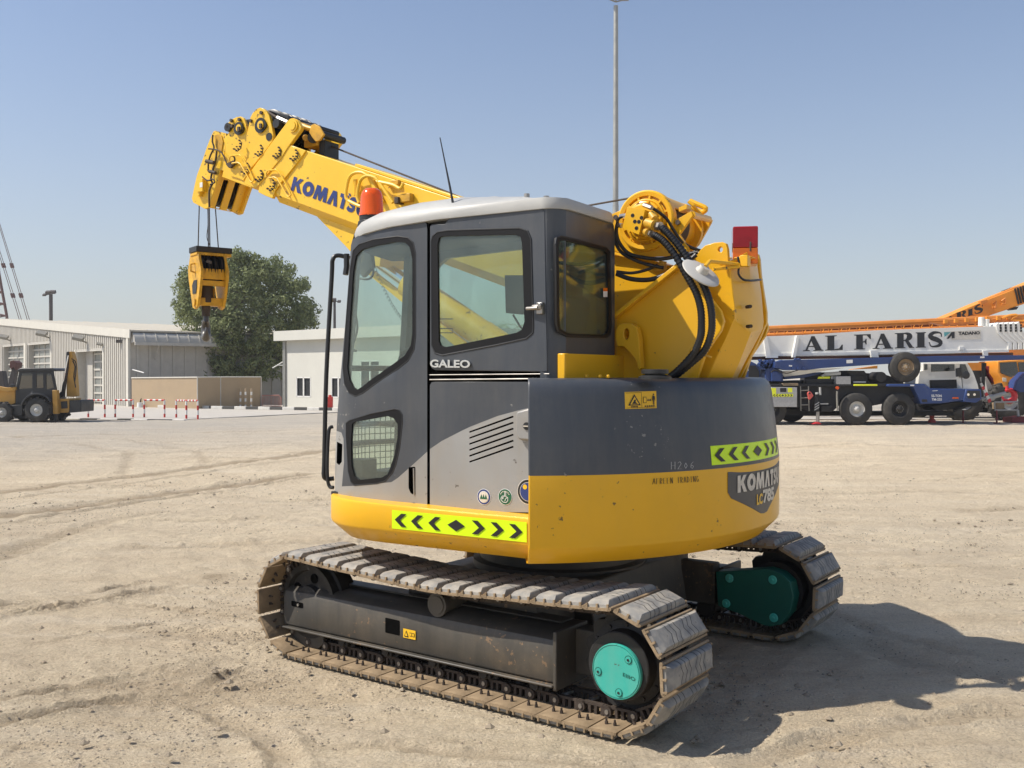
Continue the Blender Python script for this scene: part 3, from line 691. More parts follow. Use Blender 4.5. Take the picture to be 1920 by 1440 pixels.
def csurf(px, py, off=0.0):
    d = ray(px, py); tgt = d[0]/d[1]; c, s = math.cos(AS), math.sin(AS); z = 1.3
    for _ in range(4):
        best = None; prev = None; x = -.60
        while x < .93:
            y = ycab(x, z)+off; wx, wy = CX+x*c-y*s, CY+x*s+y*c; e = wx/wy-tgt
            if best is None or abs(e) < best[0]: best = (abs(e), x, wy)
            if e <= 0:
                if prev is not None: t = prev[1]/(prev[1]-e); x = prev[0]+t*(x-prev[0]); wy = prev[2]+t*(wy-prev[2])
                best = (0, x, wy); break
            prev = (x, e, wy); x += .01
        z = CH+d[2]/d[1]*best[2]
    return best[1], z
def cmap(off=0.0):
    def f(u, v):
        y = ycab(u, v); e = .01; dx = (ycab(u+e, v)-ycab(u-e, v))/(2*e); dz = (ycab(u, v+e)-ycab(u, v-e))/(2*e)
        n_ = Vector((-dx, 1, -dz)).normalized(); return Vector((u, y, v))+n_*off, n_
    return f
def C2(l): return [csurf(*p) for p in l]
def loopline(poly, f): return [f(u, v)[0] for u, v in poly]
cab = bpy.data.objects.new('cab', None); sc.collection.objects.link(cab); cab.parent = crane
def shrink(poly, d):
    c = (sum(p[0] for p in poly)/len(poly), sum(p[1] for p in poly)/len(poly)); out = []
    n = len(poly)
    ar = sum(poly[i][0]*poly[(i+1) % n][1]-poly[(i+1) % n][0]*poly[i][1] for i in range(n)); sg = 1 if ar > 0 else -1
    for i in range(n):
        a, b_, c_ = Vector(poly[i-1]), Vector(poly[i]), Vector(poly[(i+1) % n]); t_ = ((b_-a).normalized()+(c_-b_).normalized()).normalized()
        out.append((b_[0]-t_[1]*d*sg, b_[1]+t_[0]*d*sg))
    return out
def glazing(parent, outer, inner, fm, frame='S', gl='cab glass', off=.004):
    mb = MB(); panel(mb, outer, [inner], lambda u, v: (fm(u, v)[0]+fm(u, v)[1]*off*1.0, fm(u, v)[1]), .014, step=.2); mb.build('window_seal', 'black seal', parent, frame)
    mb = MB(); panel(mb, shrink(inner, -.006), [], lambda u, v: (fm(u, v)[0]-fm(u, v)[1]*.003, fm(u, v)[1]), .004, step=.07); mb.build('window_pane', gl, parent, frame)
    # raised lip
    mb = MB(); mb.tube([fm(u, v)[0]+fm(u, v)[1]*.002 for u, v in outer+[outer[0]]], .0045, 6); mb.build('window_bead', 'black plastic', parent, frame)
door_o = C2([(628,927),(665,937),(700,943.5),(740,949),(780,953.5),(797,954.5),(801,950),(801,940),(801,800),(801,600),(801,430),(800,420),(795,414),(780,414),(740,420),(700,431),(675,440),(661,449),(658,460),(654,520),(648,600),(640,690),(633,770),(629,850)])
W1o = C2([(662,470),(673,458),(700,449),(745,443),(765,446),(775,455),(779,475),(779,630),(776,655),(765,676),(745,692),(700,722),(680,737),(666,743),(655,738),(646,720),(643,690),(649,600),(656,510)])
W1i = C2([(667,480),(678,468),(702,461),(745,453),(760,455),(768,463),(773,485),(773,625),(770,648),(758,667),(738,682),(695,712),(679,725),(669,731),(662,727),(655,712),(651,690),(656,600),(662,510)])
W2o = C2([(649,793),(655.5,788),(695.5,775.5),(740,766.7),(749,769),(754.4,778),(754.4,791),(749,840),(742,871),(735.5,886.7),(722,902),(706.7,906.7),(664,910),(658,904),(653,884),(649,818)])
W2i = C2([(660,795.5),(664,791),(726.7,780),(737.8,784),(745.5,795.5),(745.5,818),(740,851),(733,873),(726.7,889),(715.5,895.5),(673,900),(664,893),(659,873),(657.8,829)])
sil = C2([(621,806),(640,811),(644,822),(645,866),(641,912),(661,911),(734,904),(746,896),(770,875),(803,845),(803,962),(740,955),(690,948),(615,935)])
h1 = rounded(C2([(766,876),(779,875),(779,929),(770,925),(766,915)]), .008); h2 = rounded(C2([(632,828),(642,833),(641,866),(636,872),(631,868)]), .006)
CH_W = W1o
mb = MB(); panel(mb, door_o, [W1o, W2o, h1, h2], cmap(.0), .035, .05, [(sil, 1)], 0, 2)
dr = mb.build('cab_door', ['charcoal paint', 'silver paint', 'black gap'], cab, 'S', sharp=30)
glazing(dr, W1o, W1i, cmap(-.004)); glazing(dr, W2o, W2i, cmap(-.004))
mb = MB()
for h, (a, b_) in ((h1, (0, 0)), (h2, (0, 0))):
    panel(mb, shrink(h, -.01), [], cmap(-.03), .006, .2)
mb.build('door_handle', 'black gap', dr, 'S')
mb = MB(); q_ = [cmap(.001)(*csurf(*p))[0] for p in ((776,878),(777,928))]; mb.tube(q_, .004, 6); mb.build('door_handle', 'silver paint', dr, 'S')
# rear side panel
def S2(l, y=1.03): return [(Sy(*p, y)[0], Sy(*p, y)[2]) for p in l]
pm = lambda u, v: (Vector((u, 1.03, v)), Vector((0, 1, 0)))
def pmo(o): return lambda u, v: (Vector((u, 1.03+o, v)), Vector((0, 1, 0)))
bp_o = S2([(806,424),(809,421),(834,420),(841,410),(848,404),(1010,391),(1018,391),(1021,398),(1026,690),(1026,697),(815,694),(809,690),(806,682)])
W3o = S2([(809,452),(811.5,443),(820.5,435),(842,432),(974.6,428),(990,433.6),(996,449),(1000,612),(999,624),(987,634.5),(932,646.6),(829.6,666),(816,662),(810,648)])
W3i = S2([(820.5,458),(823.6,446),(829.6,443),(965.6,440),(976,444),(979,455),(983.7,603),(979,618),(968.6,624),(835.6,651),(826.6,648),(823,639)])
mb = MB(); panel(mb, bp_o, [W3o], pm, .03, .12)
bp = mb.build('cab_side_panel', 'charcoal paint', cab, 'S', bevel=.003)
glazing(bp, W3o, W3i, pmo(-.002))
mb = MB(); mp = quadmap(Sy(808,689,1.034), Sy(883,690,1.034), Sy(883,675,1.034), Sy(808,674,1.034))
vs_, fs_ = text2d('GALEO', 1, .03, 1.0)
mb.add([mp(u, v) for u, v in vs_], fs_, 0); mb.add([Vector(mp(u, v))+Vector((0,.008,0)) for u, v in vs_], fs_, 0)
from collections import Counter
ec = Counter(); 
for fc in fs_:
    for i in range(len(fc)): ec[(fc[i], fc[(i+1) % len(fc)])] += 1
nV = len(vs_)
mb.f += [(a, b_, b_+nV, a+nV) for (a, b_) in ec if (b_, a) not in ec]; mb.m += [0]*(len(mb.f)-len(mb.m))
mb.build('nameplate', 'chrome', bp, 'S', smooth=False)
mb = MB()
for y_, r_ in ((702, .0030), (711, .0038)):
    mb.tube([Sy(806, y_+1, 1.025), Sy(1030, y_-1, 1.025)], r_, 8)
mb.build('slide_rail', 'bare steel', cab, 'S')
mb = MB(); mb.b2((-.53, .98, .89), (.20, 1.002, 1.62), 0); mb.b2((.165,.97,.92), (.19,1.00,2.32), 0)
lk = Sy(1014, 578, 1.035)
mb.build('inner_panel', 'black gap', cab, 'S')
mb = MB(); mb.box(lk, (.032,.03,.055)); mb.box((lk[0]+.01, lk[1]+.02, lk[2]+.005), (.05,.012,.02)); mb.tube([(lk[0]+.07, lk[1]+.012, lk[2]), (lk[0], lk[1]+.025, lk[2])], .009); mb.cyl((lk[0]-.008, lk[1]+.01, lk[2]+.012), (lk[0]-.008, lk[1]+.03, lk[2]+.012), .010)
mb.build('door_latch', 'bare steel', bp, 'S', bevel=.003)
# lower rear panel
cp_o = S2([(806,722),(809,717),(815,716),(1000,716),(1000,961),(930,960),(860,958),(815,956.5),(808,955),(806,948)])
cpo_s = S2([(803,844),(828,827),(867,807),(882,800),(933,780),(970,770),(1004,762),(1004,970),(803,970)])
vents = []
for k in range(6):
    y0_ = 810.5+k*11.2; y1_ = 781+k*11.3
    vents.append(rounded(S2([(880,y0_-1.7),(962,y1_-1.7),(963.5,y1_+1.4),(880,y0_+1.4)]), .004, 2))
mb = MB(); panel(mb, cp_o, vents, pm, .02, .12, [(cpo_s, 1)], 0, 2)
cp = mb.build('engine_side_panel', ['charcoal paint', 'silver paint', 'black gap'], cab, 'S', bevel=.002)
mb = MB(); q_ = S2([(974,772),(1004,764),(1004,826),(978,824),(973,815)]); mb.prism([(x, 1.028, z) for x, z in q_], (0,.03,0), 0)
lo = mb.build('lock_housing', 'silver paint', cp, 'S', bevel=.008, seg=3)
mb = MB(); p = Sy(988, 799, 1.058); mb.cyl(p, (p[0], p[1]+.006, p[2]), .018, n=20); mb.box((p[0], p[1]+.009, p[2]), (.026,.006,.006), 1); mb.build('lock_cylinder', ['black plastic', 'chrome'], lo, 'S')
def disc(mb, c, r, mi, y, n=28, sx=1, a0=0, a1=6.28318):
    mb.add([(c[0], y, c[1])]+[(c[0]+r*sx*math.cos(a0+(a1-a0)*i/n), y, c[1]+r*math.sin(a0+(a1-a0)*i/n)) for i in range(n+1)], [(0, i+1, i+2) for i in range(n)], mi)
pxm = (Sy(908,932,1.03)[0]-Sy(918,932,1.03)[0])/10; rz = 16.2*4.45/1828
c1 = S2([(907.7,931.6)])[0]; mb = MB()
for r_, mi, y in ((1,0,1.0315),(.93,1,1.0325),(.72,0,1.0335),(.64,2,1.0345)): disc(mb, c1, rz*r_, mi, y)
for k in (-1,0,1): mb.add([(c1[0]+k*.013+.008, 1.0355, c1[1]-.010), (c1[0]+k*.013-.008, 1.0355, c1[1]-.010), (c1[0]+k*.013, 1.0355, c1[1]+.014)], [(0,1,2)], 3)
mb.build('round_sticker', ['decal white', 'decal blue', 'decal pale', 'decal green'], cp, 'S', smooth=False)
c2 = S2([(947.5,931.6)])[0]; mb = MB()
for r_, mi, y in ((1,0,1.0315),(.93,1,1.0325)): disc(mb, c2, rz*r_, mi, y)
fm = lambda u, v, l: (c2[0]-u*rz, 1.0345, c2[1]+v*rz)
strokes(mb, [[(-.02,.05),(-.02,.6),(.14,.6),(.14,.05)], [(-.02,.1),(-.35,.1),(-.55,-.15),(-.55,-.4),(-.2,-.65),(.2,-.65),(.42,-.4),(.42,-.05),(.14,.05)], [(-.4,-.15),(-.2,.0)], [(-.45,-.3),(-.2,-.15)], [(0,-.5),(.1,-.2),(.3,-.1)]], fm, .035, 0)
for k in range(8):
    a = R(150-k*17+ (0 if k < 4 else 0)); disc(mb, (c2[0]-.68*rz*math.cos(a), c2[1]+.68*rz*math.sin(a)), rz*.075, 2, 1.0345, 6)
mb.build('round_sticker', ['decal white', 'decal green', 'decal pale'], cp, 'S', smooth=False)
c3 = S2([(990.5,922)])[0]; mb = MB(); r3 = rz*1.54
for r_, mi, y in ((1,0,1.0315),(.93,1,1.0325),(.74,0,1.0330),(.70,2,1.0335)): disc(mb, c3, r3*r_, mi, y)
disc(mb, (c3[0]+.016, c3[1]+.022), r3*.2, 3, 1.0345, 8); mb.add([(c3[0]-.035+.0, 1.0345, c3[1]+.03), (c3[0]-.01, 1.0345, c3[1]+.055), (c3[0]-.045, 1.0345, c3[1]+.05)], [(0,1,2)], 3)
mb.build('round_sticker', ['decal pale', 'tape black', 'decal blue', 'decal yellow'], cp, 'S', smooth=False)
# corner post + rear wall
RX = -.565
def X2(l): return [(Sx(*p, RX)[1], Sx(*p, RX)[2]) for p in l]
rm = lambda u, v: (Vector((RX, u, v)), Vector((-1, 0, 0)))
zt_, zb_ = 2.345, 1.535
mb = MB()
mb.loft([[(-.470,1.03,z), (-.503,1.026,z), (-.530,1.010,z), (-.552,.985,z), (RX,.955,z), (RX+.03,.955,z), (-.470,.99,z)] for z in (zb_-.02, zt_)])
mb.build('corner_post', 'charcoal paint', cab, 'S', sharp=20)
Wr_o = X2([(1041,458),(1043,446),(1051,443),(1083,450),(1136,464),(1143,473),(1146,612),(1143,628),(1136,633),(1062,630.5),(1046,621),(1042,606)])
Wr_i = X2([(1046,462),(1048,452),(1055,450),(1083,456),(1131,469),(1137,476),(1141,612),(1137,625),(1131,628),(1065,625),(1050,617),(1048,603)])
mb = MB(); yr = X2([(1153,500)])[0][0]
panel(mb, [(.957,zb_+.10),(.957,zt_),(yr+.05,zt_),(yr+.012,zt_-.02),(yr,zt_-.07),(yr,zb_+.10)], [Wr_o], rm, .03, .15)
rw = mb.build('cab_rear_wall', 'charcoal paint', cab, 'S', bevel=.003)
glazing(rw, Wr_o, Wr_i, lambda u, v: (Vector((RX, u, v)), Vector((-1, 0, 0))), 'S', 'rear glass')
mb = MB(); q_ = [Vector(Sx(*p, RX-.004)) for p in ((1131,557),(1139,557),(1139,540),(1131,540))]; mb.add(q_, [(0,1,2,3)], 0); q_ = [Vector(Sx(*p, RX-.005)) for p in ((1131,546),(1139,546),(1139,540),(1131,540))]; mb.add(q_, [(0,1,2,3)], 1)
mb.build('warning_decal', ['decal white', 'orange lens'], rw, 'S', smooth=False)
# right wall, front, floor
YR = yr+.0; mb = MB()
hole = [(.60,1.62),(.60,1.73),(.575,2.12),(.53,2.18),(.47,2.22),(.03,2.235),(-.40,2.235),(-.47,2.19),(-.48,1.72),(-.45,1.60),(-.38,1.56),(.50,1.56)]
xf = .86
outer = [(RX+.03,.92),(RX+.03,zt_),(.62,zt_-.02),(.665,2.25),(.69,1.7),(.71,1.2),(.71,.92)]
panel(mb, outer, [hole], lambda u, v: (Vector((u, YR, v)), Vector((0, -1, 0))), .035, .15)
r_w = mb.build('cab_right_wall', 'charcoal paint', cab, 'S')
mb = MB(); panel(mb, hole, [], lambda u, v: (Vector((u, YR+.02, v)), Vector((0, -1, 0))), .004, .5)
mb.build('window_pane', 'cab glass', r_w, 'S')
def xedge(z):                          # door front edge
    b = [(.90,628,927),(1.0,628,880),(1.2,631,800),(1.5,640,690),(1.8,648,600),(2.0,654,520),(2.24,658,460)]
    return C2([(e[1], e[2]) for e in b])
fe = xedge(0); print('FE',fe,'YR',YR,'cb',cb,hw); mb = MB(); rings = []
for x0_, z in fe+[(fe[-1][0]-.03, 2.31)]:
    y0_ = ycab(x0_, z); xr = .97-.16*max(0, (z-1.0)/1.3)**1.5; xr = max(xr, x0_+.03)
    rings.append([(x0_+.002, y0_-.004, z), (x0_+.012, y0_-.020, z), (x0_+.022, y0_-.045, z), (x0_+(xr-x0_)*.45, y0_-.11, z), (x0_+(xr-x0_)*.6, y0_-.22, z), (x0_+.03, .58, z), (x0_-.02+(.71-x0_)*.5, YR+.14, z), (.66+.05*max(0,(2.3-z)/1.4), YR+.01, z)])
nr = len(rings)
post = MB(); post.loft([[r[0], r[1], r[2], r[3], (r[3][0]-.035, r[3][1]-.0, r[3][2]), (r[0][0]-.03, r[0][1]-.05, r[0][2])] for r in rings]); post.loft([[r[6], r[7], (r[7][0]-.04, r[7][1], r[7][2]), (r[6][0]-.04, r[6][1], r[6][2])] for r in rings])
post.b2((.60, YR, .905), (.84, .80, .95)); post.build('front_pillar', 'charcoal paint', cab, 'S')
mb = MB()
for k in range(nr-1):
    for j in range(3, 6):
        mb.add([rings[k][j], rings[k][j+1], rings[k+1][j+1], rings[k+1][j]], [(0,1,2,3)])
ws = mb.build('windscreen', 'cab glass', cab, 'S')
mb = MB()
for k in (2, 3): mb.tube([rings[k][j] for j in range(3, 7)], .016, 8)
mb.build('windscreen_bar', 'black plastic', ws, 'S')
mb = MB()                                                                      # wire guard ahead of the lower windscreen
for z in np.linspace(.97, 1.36, 12): mb.tube([(.93,.80,z), (.94,.60,z), (.86,.38,z)], .0026, 5)
for t in np.linspace(0, 1, 14):
    x, y = (.93+.01*t*2, .80-.20*t*2) if t < .5 else (.94-.08*(t-.5)*2, .60-.22*(t-.5)*2)
    mb.tube([(x, y, .96), (x, y, 1.37)], .0026, 5)
mb.tube([(.93,.80,.96),(.93,.80,1.37),(.94,.60,1.37),(.86,.38,1.37),(.86,.38,.96),(.94,.60,.96),(.93,.80,.96)], .009, 6)
mb.tube([(.90,.82,1.17),(.92,.60,1.17),(.84,.38,1.17)], .014, 8)
mb.build('wire_guard', 'black plastic', cab, 'S')
mb = MB()                                                                      # grab rail in front
rl = [Sx(656,484,.90), Sx(634,479,.95), Sx(624,487,.97), Sx(622,520,.975), Sx(612,700,.985), Sx(608,860,.99), Sx(607,890,.99), Sx(612,898,.985), Sx(626,897,.95)]
mb.tube(rl, .0125, 10, smooth=5)
rl2 = [Sx(624,800,.95), Sx(617,806,.96), Sx(614,850,.965), Sx(614,895,.965), Sx(618,912,.955), Sx(625,914,.93)]
mb.tube(rl2, .010, 8, smooth=4); mb.build('grab_rail', 'black plastic', cab, 'S')
# roof
base = [(-.475,1.038),(-.51,1.034),(-.548,1.0),(-.578,.955),(-.578,YR+.07),(-.565,YR+.02),(-.52,YR-.01),(.62,YR-.01),(.76,YR+.05),(.80,.60),(.77,.80),(.735,.93),(.67,1.01),(.58,1.042),(.42,1.050),(.12,1.041)]
def zr(x, y):
    t = max(0, (x-.15)/.6); return 2.338-.062*t**1.7
mb = MB(); cx_, cy_ = .05, .70
def rr_(k, dz, f=0):
    o_ = []
    for x, y in base:
        dx, dy = x-cx_, y-cy_; l = math.hypot(dx, dy); z = zr(x, y)+dz+(f*(1-(dx/.9)**2) if f else 0)
        tilt = -.06*max(0, (-x-.1)/.45)**1.5 if dz > .05 else 0
        o_.append((x-dx/l*k, y-dy/l*k, z+tilt))
    return o_
mb.loft([rr_(.05,-.012), rr_(.0,-.008), rr_(-.004,.012), rr_(.008,.045), rr_(.035,.075), rr_(.085,.100), rr_(.17,.118,.006), rr_(.30,.13,.010), [(cx_+(x-cx_)*.15, cy_+(y-cy_)*.15, 2.475) for x, y in base]], 0)
rf = mb.build('cab_roof', 'roof grey', cab, 'S', sharp=50)
mb = MB()
for x, y in ((-.40,.85),(-.50,.72),(-.50,.60),(-.45,.50),(-.35,.95)): mb.cyl((x, y, 2.38), (x, y, 2.425-.02*(x < -.42)), .014, n=10)
mb.build('roof_bolt', 'bare steel', rf, 'S')
mb = MB()                                                                      # headlining
mb.prism([(x*.94+.0, min(y, 1.0), 2.335-.1*max(0, (x-.2)/.6)**2) for x, y in base], (0,0,-.03))
mb.b2((-.54, YR+.03, .91), (.86, .99, .93)); mb.build('cab_lining', 'interior dark', cab, 'S')
# antenna and amber beacon
p0 = Vector(Sy(852, 392, 1.0)); p1 = Vector(Sy(825, 258, 1.0)); mb = MB()
mb.tube([p0+Vector((0,0,-.01)), p0.lerp(p1, .3), p0.lerp(p1, .65), p1], [.007,.0055,.0036,.0026], 8); mb.cyl(p0+Vector((0,0,-.03)), p0+Vector((0,0,.012)), .014, .01); mb.box(p0+Vector((0,.01,-.018)), (.05,.03,.025)); mb.cyl(p0+Vector((-.02,.02,-.02)), p0+Vector((-.03,.02,-.02)), .01)
mb.build('antenna', 'black plastic', crane, 'S')
pb = Vector(Sy(697, 400, .80)); pb.z = 2.345
mb = MB(); mb.lathe(pb, (0,0,1), [(0,.078),(.03,.078),(.055,.074),(.06,.068),(.085,.068)], 28, 1); mb.lathe(pb, (0,0,1), [(.086,.071),(.105,.068),(.11,.0655),(.195,.061),(.222,.052),(.236,.036),(.24,.01)], 28, 0)
mb.lathe(pb, (0,0,1), [(.09,.03),(.19,.03),(.2,.01)], 12, 2)
mb.build('beacon', ['orange lens', 'black plastic', 'chrome'], crane, 'S')
# interior
mb = MB()
def cush(c, d, rot=None): mb.box(c, d, 0, rot)
cush((-.10,.66,1.33), (.44,.42,.12)); cush((-.34,.66,1.66), (.11,.40,.62), Matrix.Rotation(R(-12), 3, 'Y')); cush((-.42,.66,2.02), (.08,.24,.18), Matrix.Rotation(R(-12), 3, 'Y'))
cush((-.10,.66,1.10), (.36,.36,.34)); mb.build('seat', 'interior dark', cab, 'S', bevel=.035, seg=3)
mb = MB(); mb.b2((-.30,.88,1.20), (.22,.96,1.42)); mb.b2((-.30,.40,1.20), (.22,.48,1.42)); mb.tube([(.15,.92,1.42),(.17,.92,1.58)], .012); mb.cyl((.17,.92,1.56), (.17,.92,1.66), .022)
mb.tube([(.15,.44,1.42),(.17,.44,1.58)], .012); mb.cyl((.17,.44,1.56), (.17,.44,1.66), .022)
q0 = Sy(766,655,.80); mb.tube([Sy(746,690,.8), Sy(752,668,.8), Sy(760,658,.8), Sy(775,652,.8)], .011, smooth=4)
mb.tube([Sy(662,574,.84), Sy(667,590,.84), Sy(670,615,.84), Sy(664,640,.84), Sy(657,652,.84)], .006, smooth=4); mb.tube([Sy(655,655,.84), Sy(668,658,.84)], [.010,.006])
mb.tube([(.62,.62,.93),(.60,.64,1.15),(.56,.66,1.36)], .018); mb.tube([(.66,.5,.93),(.60,.52,1.15),(.56,.54,1.42)], .014)
mb.b2((.62,.45,.93), (.86,.72,1.02)); mb.b2((.70,.80,.93), (.82,.92,1.10))
for k in range(5): mb.b2((.52,.55+k*.03,1.10), (.56,.57+k*.03,1.16))
mb.tube([Sy(824,598,.55), Sy(849,598,.55)], .003); mb.tube([Sy(823,604,.55), Sy(823,624,.55), Sy(849,624,.55), Sy(849,616,.55), Sy(823,616,.55)], .003)
mb.build('control_lever', 'black plastic', cab, 'S', bevel=.004)
mb = MB(); q_ = [Sy(*p, .62) for p in ((946,516),(984,516),(984,590),(948,587))]; mb.prism(q_, (0,-.05,0)); mb.tube([Sy(962,590,.6), Sy(975,612,.6), Sy(984,622,.6)], .006); mb.build('monitor', 'black plastic', cab, 'S', bevel=.006)
mb = MB(); co = []                                                             # coiled microphone lead
A_, B_ = Vector(Sy(702,502,.72)), Vector(Sy(776,620,.72))
for i in range(300):
    t = i/299; p = A_.lerp(B_, t); p.z -= .05*math.sin(math.pi*t); a = t*23*6.283; d = .008
    co.append(p+Vector((math.cos(a)*d, 0, math.sin(a)*d)))
mb.tube(co, .0014, 4); mb.build('coiled_lead', 'black plastic', cab, 'S')
mb = MB(); mb.prism([Sy(*p, .78) for p in ((664,470),(695,472),(698,500),(680,520),(668,505))], (0,-.03,0)); mb.tube([Sy(698,495,.78), Sy(700,512,.78), Sy(692,523,.78), Sy(672,522,.78)], .007, smooth=3)
mb.build('inside_mirror', 'black plastic', cab, 'S', bevel=.003)
mb = MB(); mb.tube([Sx(650,476,.90), Sx(650,500,.9), Sx(648,515,.9)], .016); mb.build('wiper_motor', 'black plastic', cab, 'S')
# ---------------- engine cover and mast frame ----------------
mb = MB(); q_ = [Sx(1040,710,-.585), Sx(1161,710,-.585), Sx(1161,668,-.585), Sx(1040,663,-.585)]
mb.b2((-.585, -.9, 1.50), (-.545, 1.0, 1.66)); mb.b2((-.60, -.9, 1.50), (.3, .30, 1.655))
for x_, y_ in ((1062,706),(1100,706),(1125,705),(1140,706)): p = Sy(x_, y_, .9); mb.cyl((p[0], p[1], 1.545), (p[0], p[1], 1.562), .010, n=6, mi=0)
mb.build('engine_cover', ['yellow paint', 'rusty steel'], crane, 'S', bevel=.008)
mast = bpy.data.objects.new('mast_frame', None); sc.collection.objects.link(mast); mast.parent = crane
def z3(u, v): return (1100+u/3.6, 330+v/3.6)
def plate(name, pts, y, th, m_, parent, bevel=.004, conv=z3, mbx=None):
    q_ = [Sy(*conv(*p), y) for p in pts]; mb = mbx or MB(); mb.prism(q_, (0, -th, 0), 0)
    return None if mbx else mb.build(name, m_, parent, 'S', bevel=bevel)
YP = .37
pl = [(195,965),(215,950),(500,725),(640,612),(745,705),(850,840),(905,910),(925,980),(905,1045),(860,1110),(800,1200),(740,1380),(195,1380)]
sp_ = plate('side_plate', pl, YP, .03, 'yellow paint', mast)
mb = MB(); a, b_ = Vector(Sy(*z3(205,968), YP)), Vector(Sy(*z3(642,617), YP)); nrm = (b_-a).cross(Vector((0,1,0))).normalized()
mb.prism([a, b_, b_+nrm*.02, a+nrm*.02] if nrm.z > 0 else [a, b_, b_-nrm*.02, a-nrm*.02], (0,.045,0)); mb.build('plate_flange', 'yellow paint', sp_ or mast, 'S', bevel=.002) if sp_ else None
# lug with hole beside the cab
lug = [(205,1150),(193,1090),(195,1040),(215,1005),(245,995),(300,995),(335,1020),(350,1080),(365,1300),(350,1310),(330,1240),(290,1190),(250,1150)]
mb = MB(); lh = [(z3(268+18*math.cos(a), 1067+38*math.sin(a))) for a in np.linspace(0, 6.28318, 20)[:-1]]
panel(mb, [(Sy(*z3(*p), .45)[0], Sy(*z3(*p), .45)[2]) for p in lug], [[(Sy(*p, .45)[0], Sy(*p, .45)[2]) for p in lh]], lambda u, v: (Vector((u, .45, v)), Vector((0,1,0))), .05, .5)
mb.build('lifting_lug', 'yellow paint', mast, 'S', bevel=.003)
# inner plate with the ear
YQ = .27
ear = [(700,610),(735,540),(770,495),(800,468),(860,450),(915,445),(940,455),(950,490),(958,600),(1000,880),(1000,960),(940,1100),(800,1380),(560,1380),(560,760)]
mb = MB(); E2 = lambda p: (Sy(*z3(*p), YQ)[0], Sy(*z3(*p), YQ)[2])
panel(mb, [E2(p) for p in ear], [[E2((902+16*math.cos(a), 496+18*math.sin(a))) for a in np.linspace(0, 6.28318, 20)[:-1]]], lambda u, v: (Vector((u, YQ, v)), Vector((0,1,0))), .03, .5)
mb.build('ear_plate', 'yellow paint', mast, 'S', bevel=.003)
# right-hand twins
mb = MB()
for pts_, y_ in ((ear, -.24), (pl, -.34)):
    q_ = [Vector(Sy(*z3(*p), YQ if pts_ is ear else YP)) for p in pts_]; mb.prism([(p.x, y_, p.z) for p in q_], (0,-.03,0))
mb.build('side_plate', 'yellow paint', mast, 'S', bevel=.004)
# rear box
L1 = [(958,580),(985,760),(1000,890),(995,970),(900,1180),(800,1400)]; L2 = [(1092,508),(1108,740),(1112,1050),(1108,1060),(1030,1262),(965,1400)]; L3 = [(1140,520),(1180,800),(1195,985),(1190,1030),(1090,1210),(1010,1380)]
rings = []
for (p, q_, r_) in zip(L1, L2, L3):
    a = Sy(*z3(*p), .27); b_ = Sy(*z3(*q_), .10); c = Sy(*z3(*r_), -.12); rings.append([a, b_, c, (a[0]+.03, -.27, c[2]), (a[0]+.25, -.27, c[2]), (a[0]+.25, .25, a[2])])
mb = MB(); mb.loft(rings); p1_ = [Sy(*z3(*p), .18) for p in ((1000,865),(1085,862),(1092,1030),(1000,1018))]
rb = mb.build('rear_box', 'yellow paint', mast, 'S', bevel=.004, sharp=15)
mb = MB()
for u_, v_ in ((1003,872),(1080,884),(1005,1010),(1084,1016)): p = Vector(Sy(*z3(u_, v_), .165)); mb.cyl(p+Vector((.0,0,0)), p+Vector((-.03,.03,0)), .009, n=8)
mb.build('cover_bolt', 'rusty steel', rb, 'S')
# red lamp on the mast
def v3(x, y): return z3(x, y)
A_ = Sy(*z3(975,545), .16); B_ = Sy(*z3(1092,560), .08); C_ = Sy(*z3(1138,525), -.03)
wdt = .085; mb = MB(); cx2, cy2 = Sy(*z3(1060,530), .07)[0], .055
th_ = R(22)
def sq(h, z): return [(cx2+h*math.cos(th_+a), cy2+h*math.sin(th_+a), z) for a in (R(45), R(135), R(225), R(315))]
zt2 = Sy(*z3(1092,345), .07)[2]; zm = Sy(*z3(1080,490), .07)[2]; zb2 = Sy(*z3(1080,560), .07)[2]
mb.loft([sq(.088, zm), sq(.088, zt2-.004), sq(.082, zt2)], 0); mb.loft([sq(.088, zb2-.03), sq(.088, zm-.002)], 1); mb.cyl((cx2, cy2, zm), (cx2, cy2, zt2-.05), .035, mi=2); mb.b2((cx2-.05, cy2-.05, zm-.02), (cx2+.05, cy2+.05, zm+.03), 2)
mb.build('red_lamp', ['red lens', 'amber lens', 'rusty steel'], crane, 'S', bevel=.006)
# round mirror seen from behind
mc = Vector(Sy(1316, 509, .50)); mn = Vector((-.647,.246,.72)).normalized(); mb = MB()
mb.lathe(mc, -mn, [(0,.030),(.000,.085),(.006,.100),(.010,.1015),(.014,.098),(.016,.02)], 40)
mb.lathe(mc, mn, [(-.002,.034),(.006,.032),(.018,.026),(.03,.024)], 16, 1)
mir = mb.build('mirror', ['mirror back', 'mirror back'], crane, 'S', sharp=30)
mb = MB(); e0 = Sy(*z3(1045,600), .22); mb.tube([mc+mn*.03, Sy(*z3(830,575), .44), e0], .010, 8); mb.tube([Sy(*z3(850,630), .40), Sy(*z3(1030,612), .25)], .008, 8)
mb.tube([Sy(*z3(900,600), .3), Sy(*z3(1045,560), .2)], .006)
mb.build('mirror_arm', 'yellow paint', mir, 'S')
mb = MB(); mb.box(Sy(*z3(1070,575), .215), (.04,.05,.055)); mb.b2(*[tuple(Sy(*z3(1110,540), .2)), tuple(Sy(*z3(1030,565), .12))]); mb.tube([Sy(*z3(1020,545), .24), Sy(*z3(1030,600), .24), Sy(*z3(1025,660), .24), Sy(*z3(1060,700), .22), Sy(*z3(1120,706), .12), Sy(*z3(1175,700), -.05)], .006, smooth=3, mi=1)
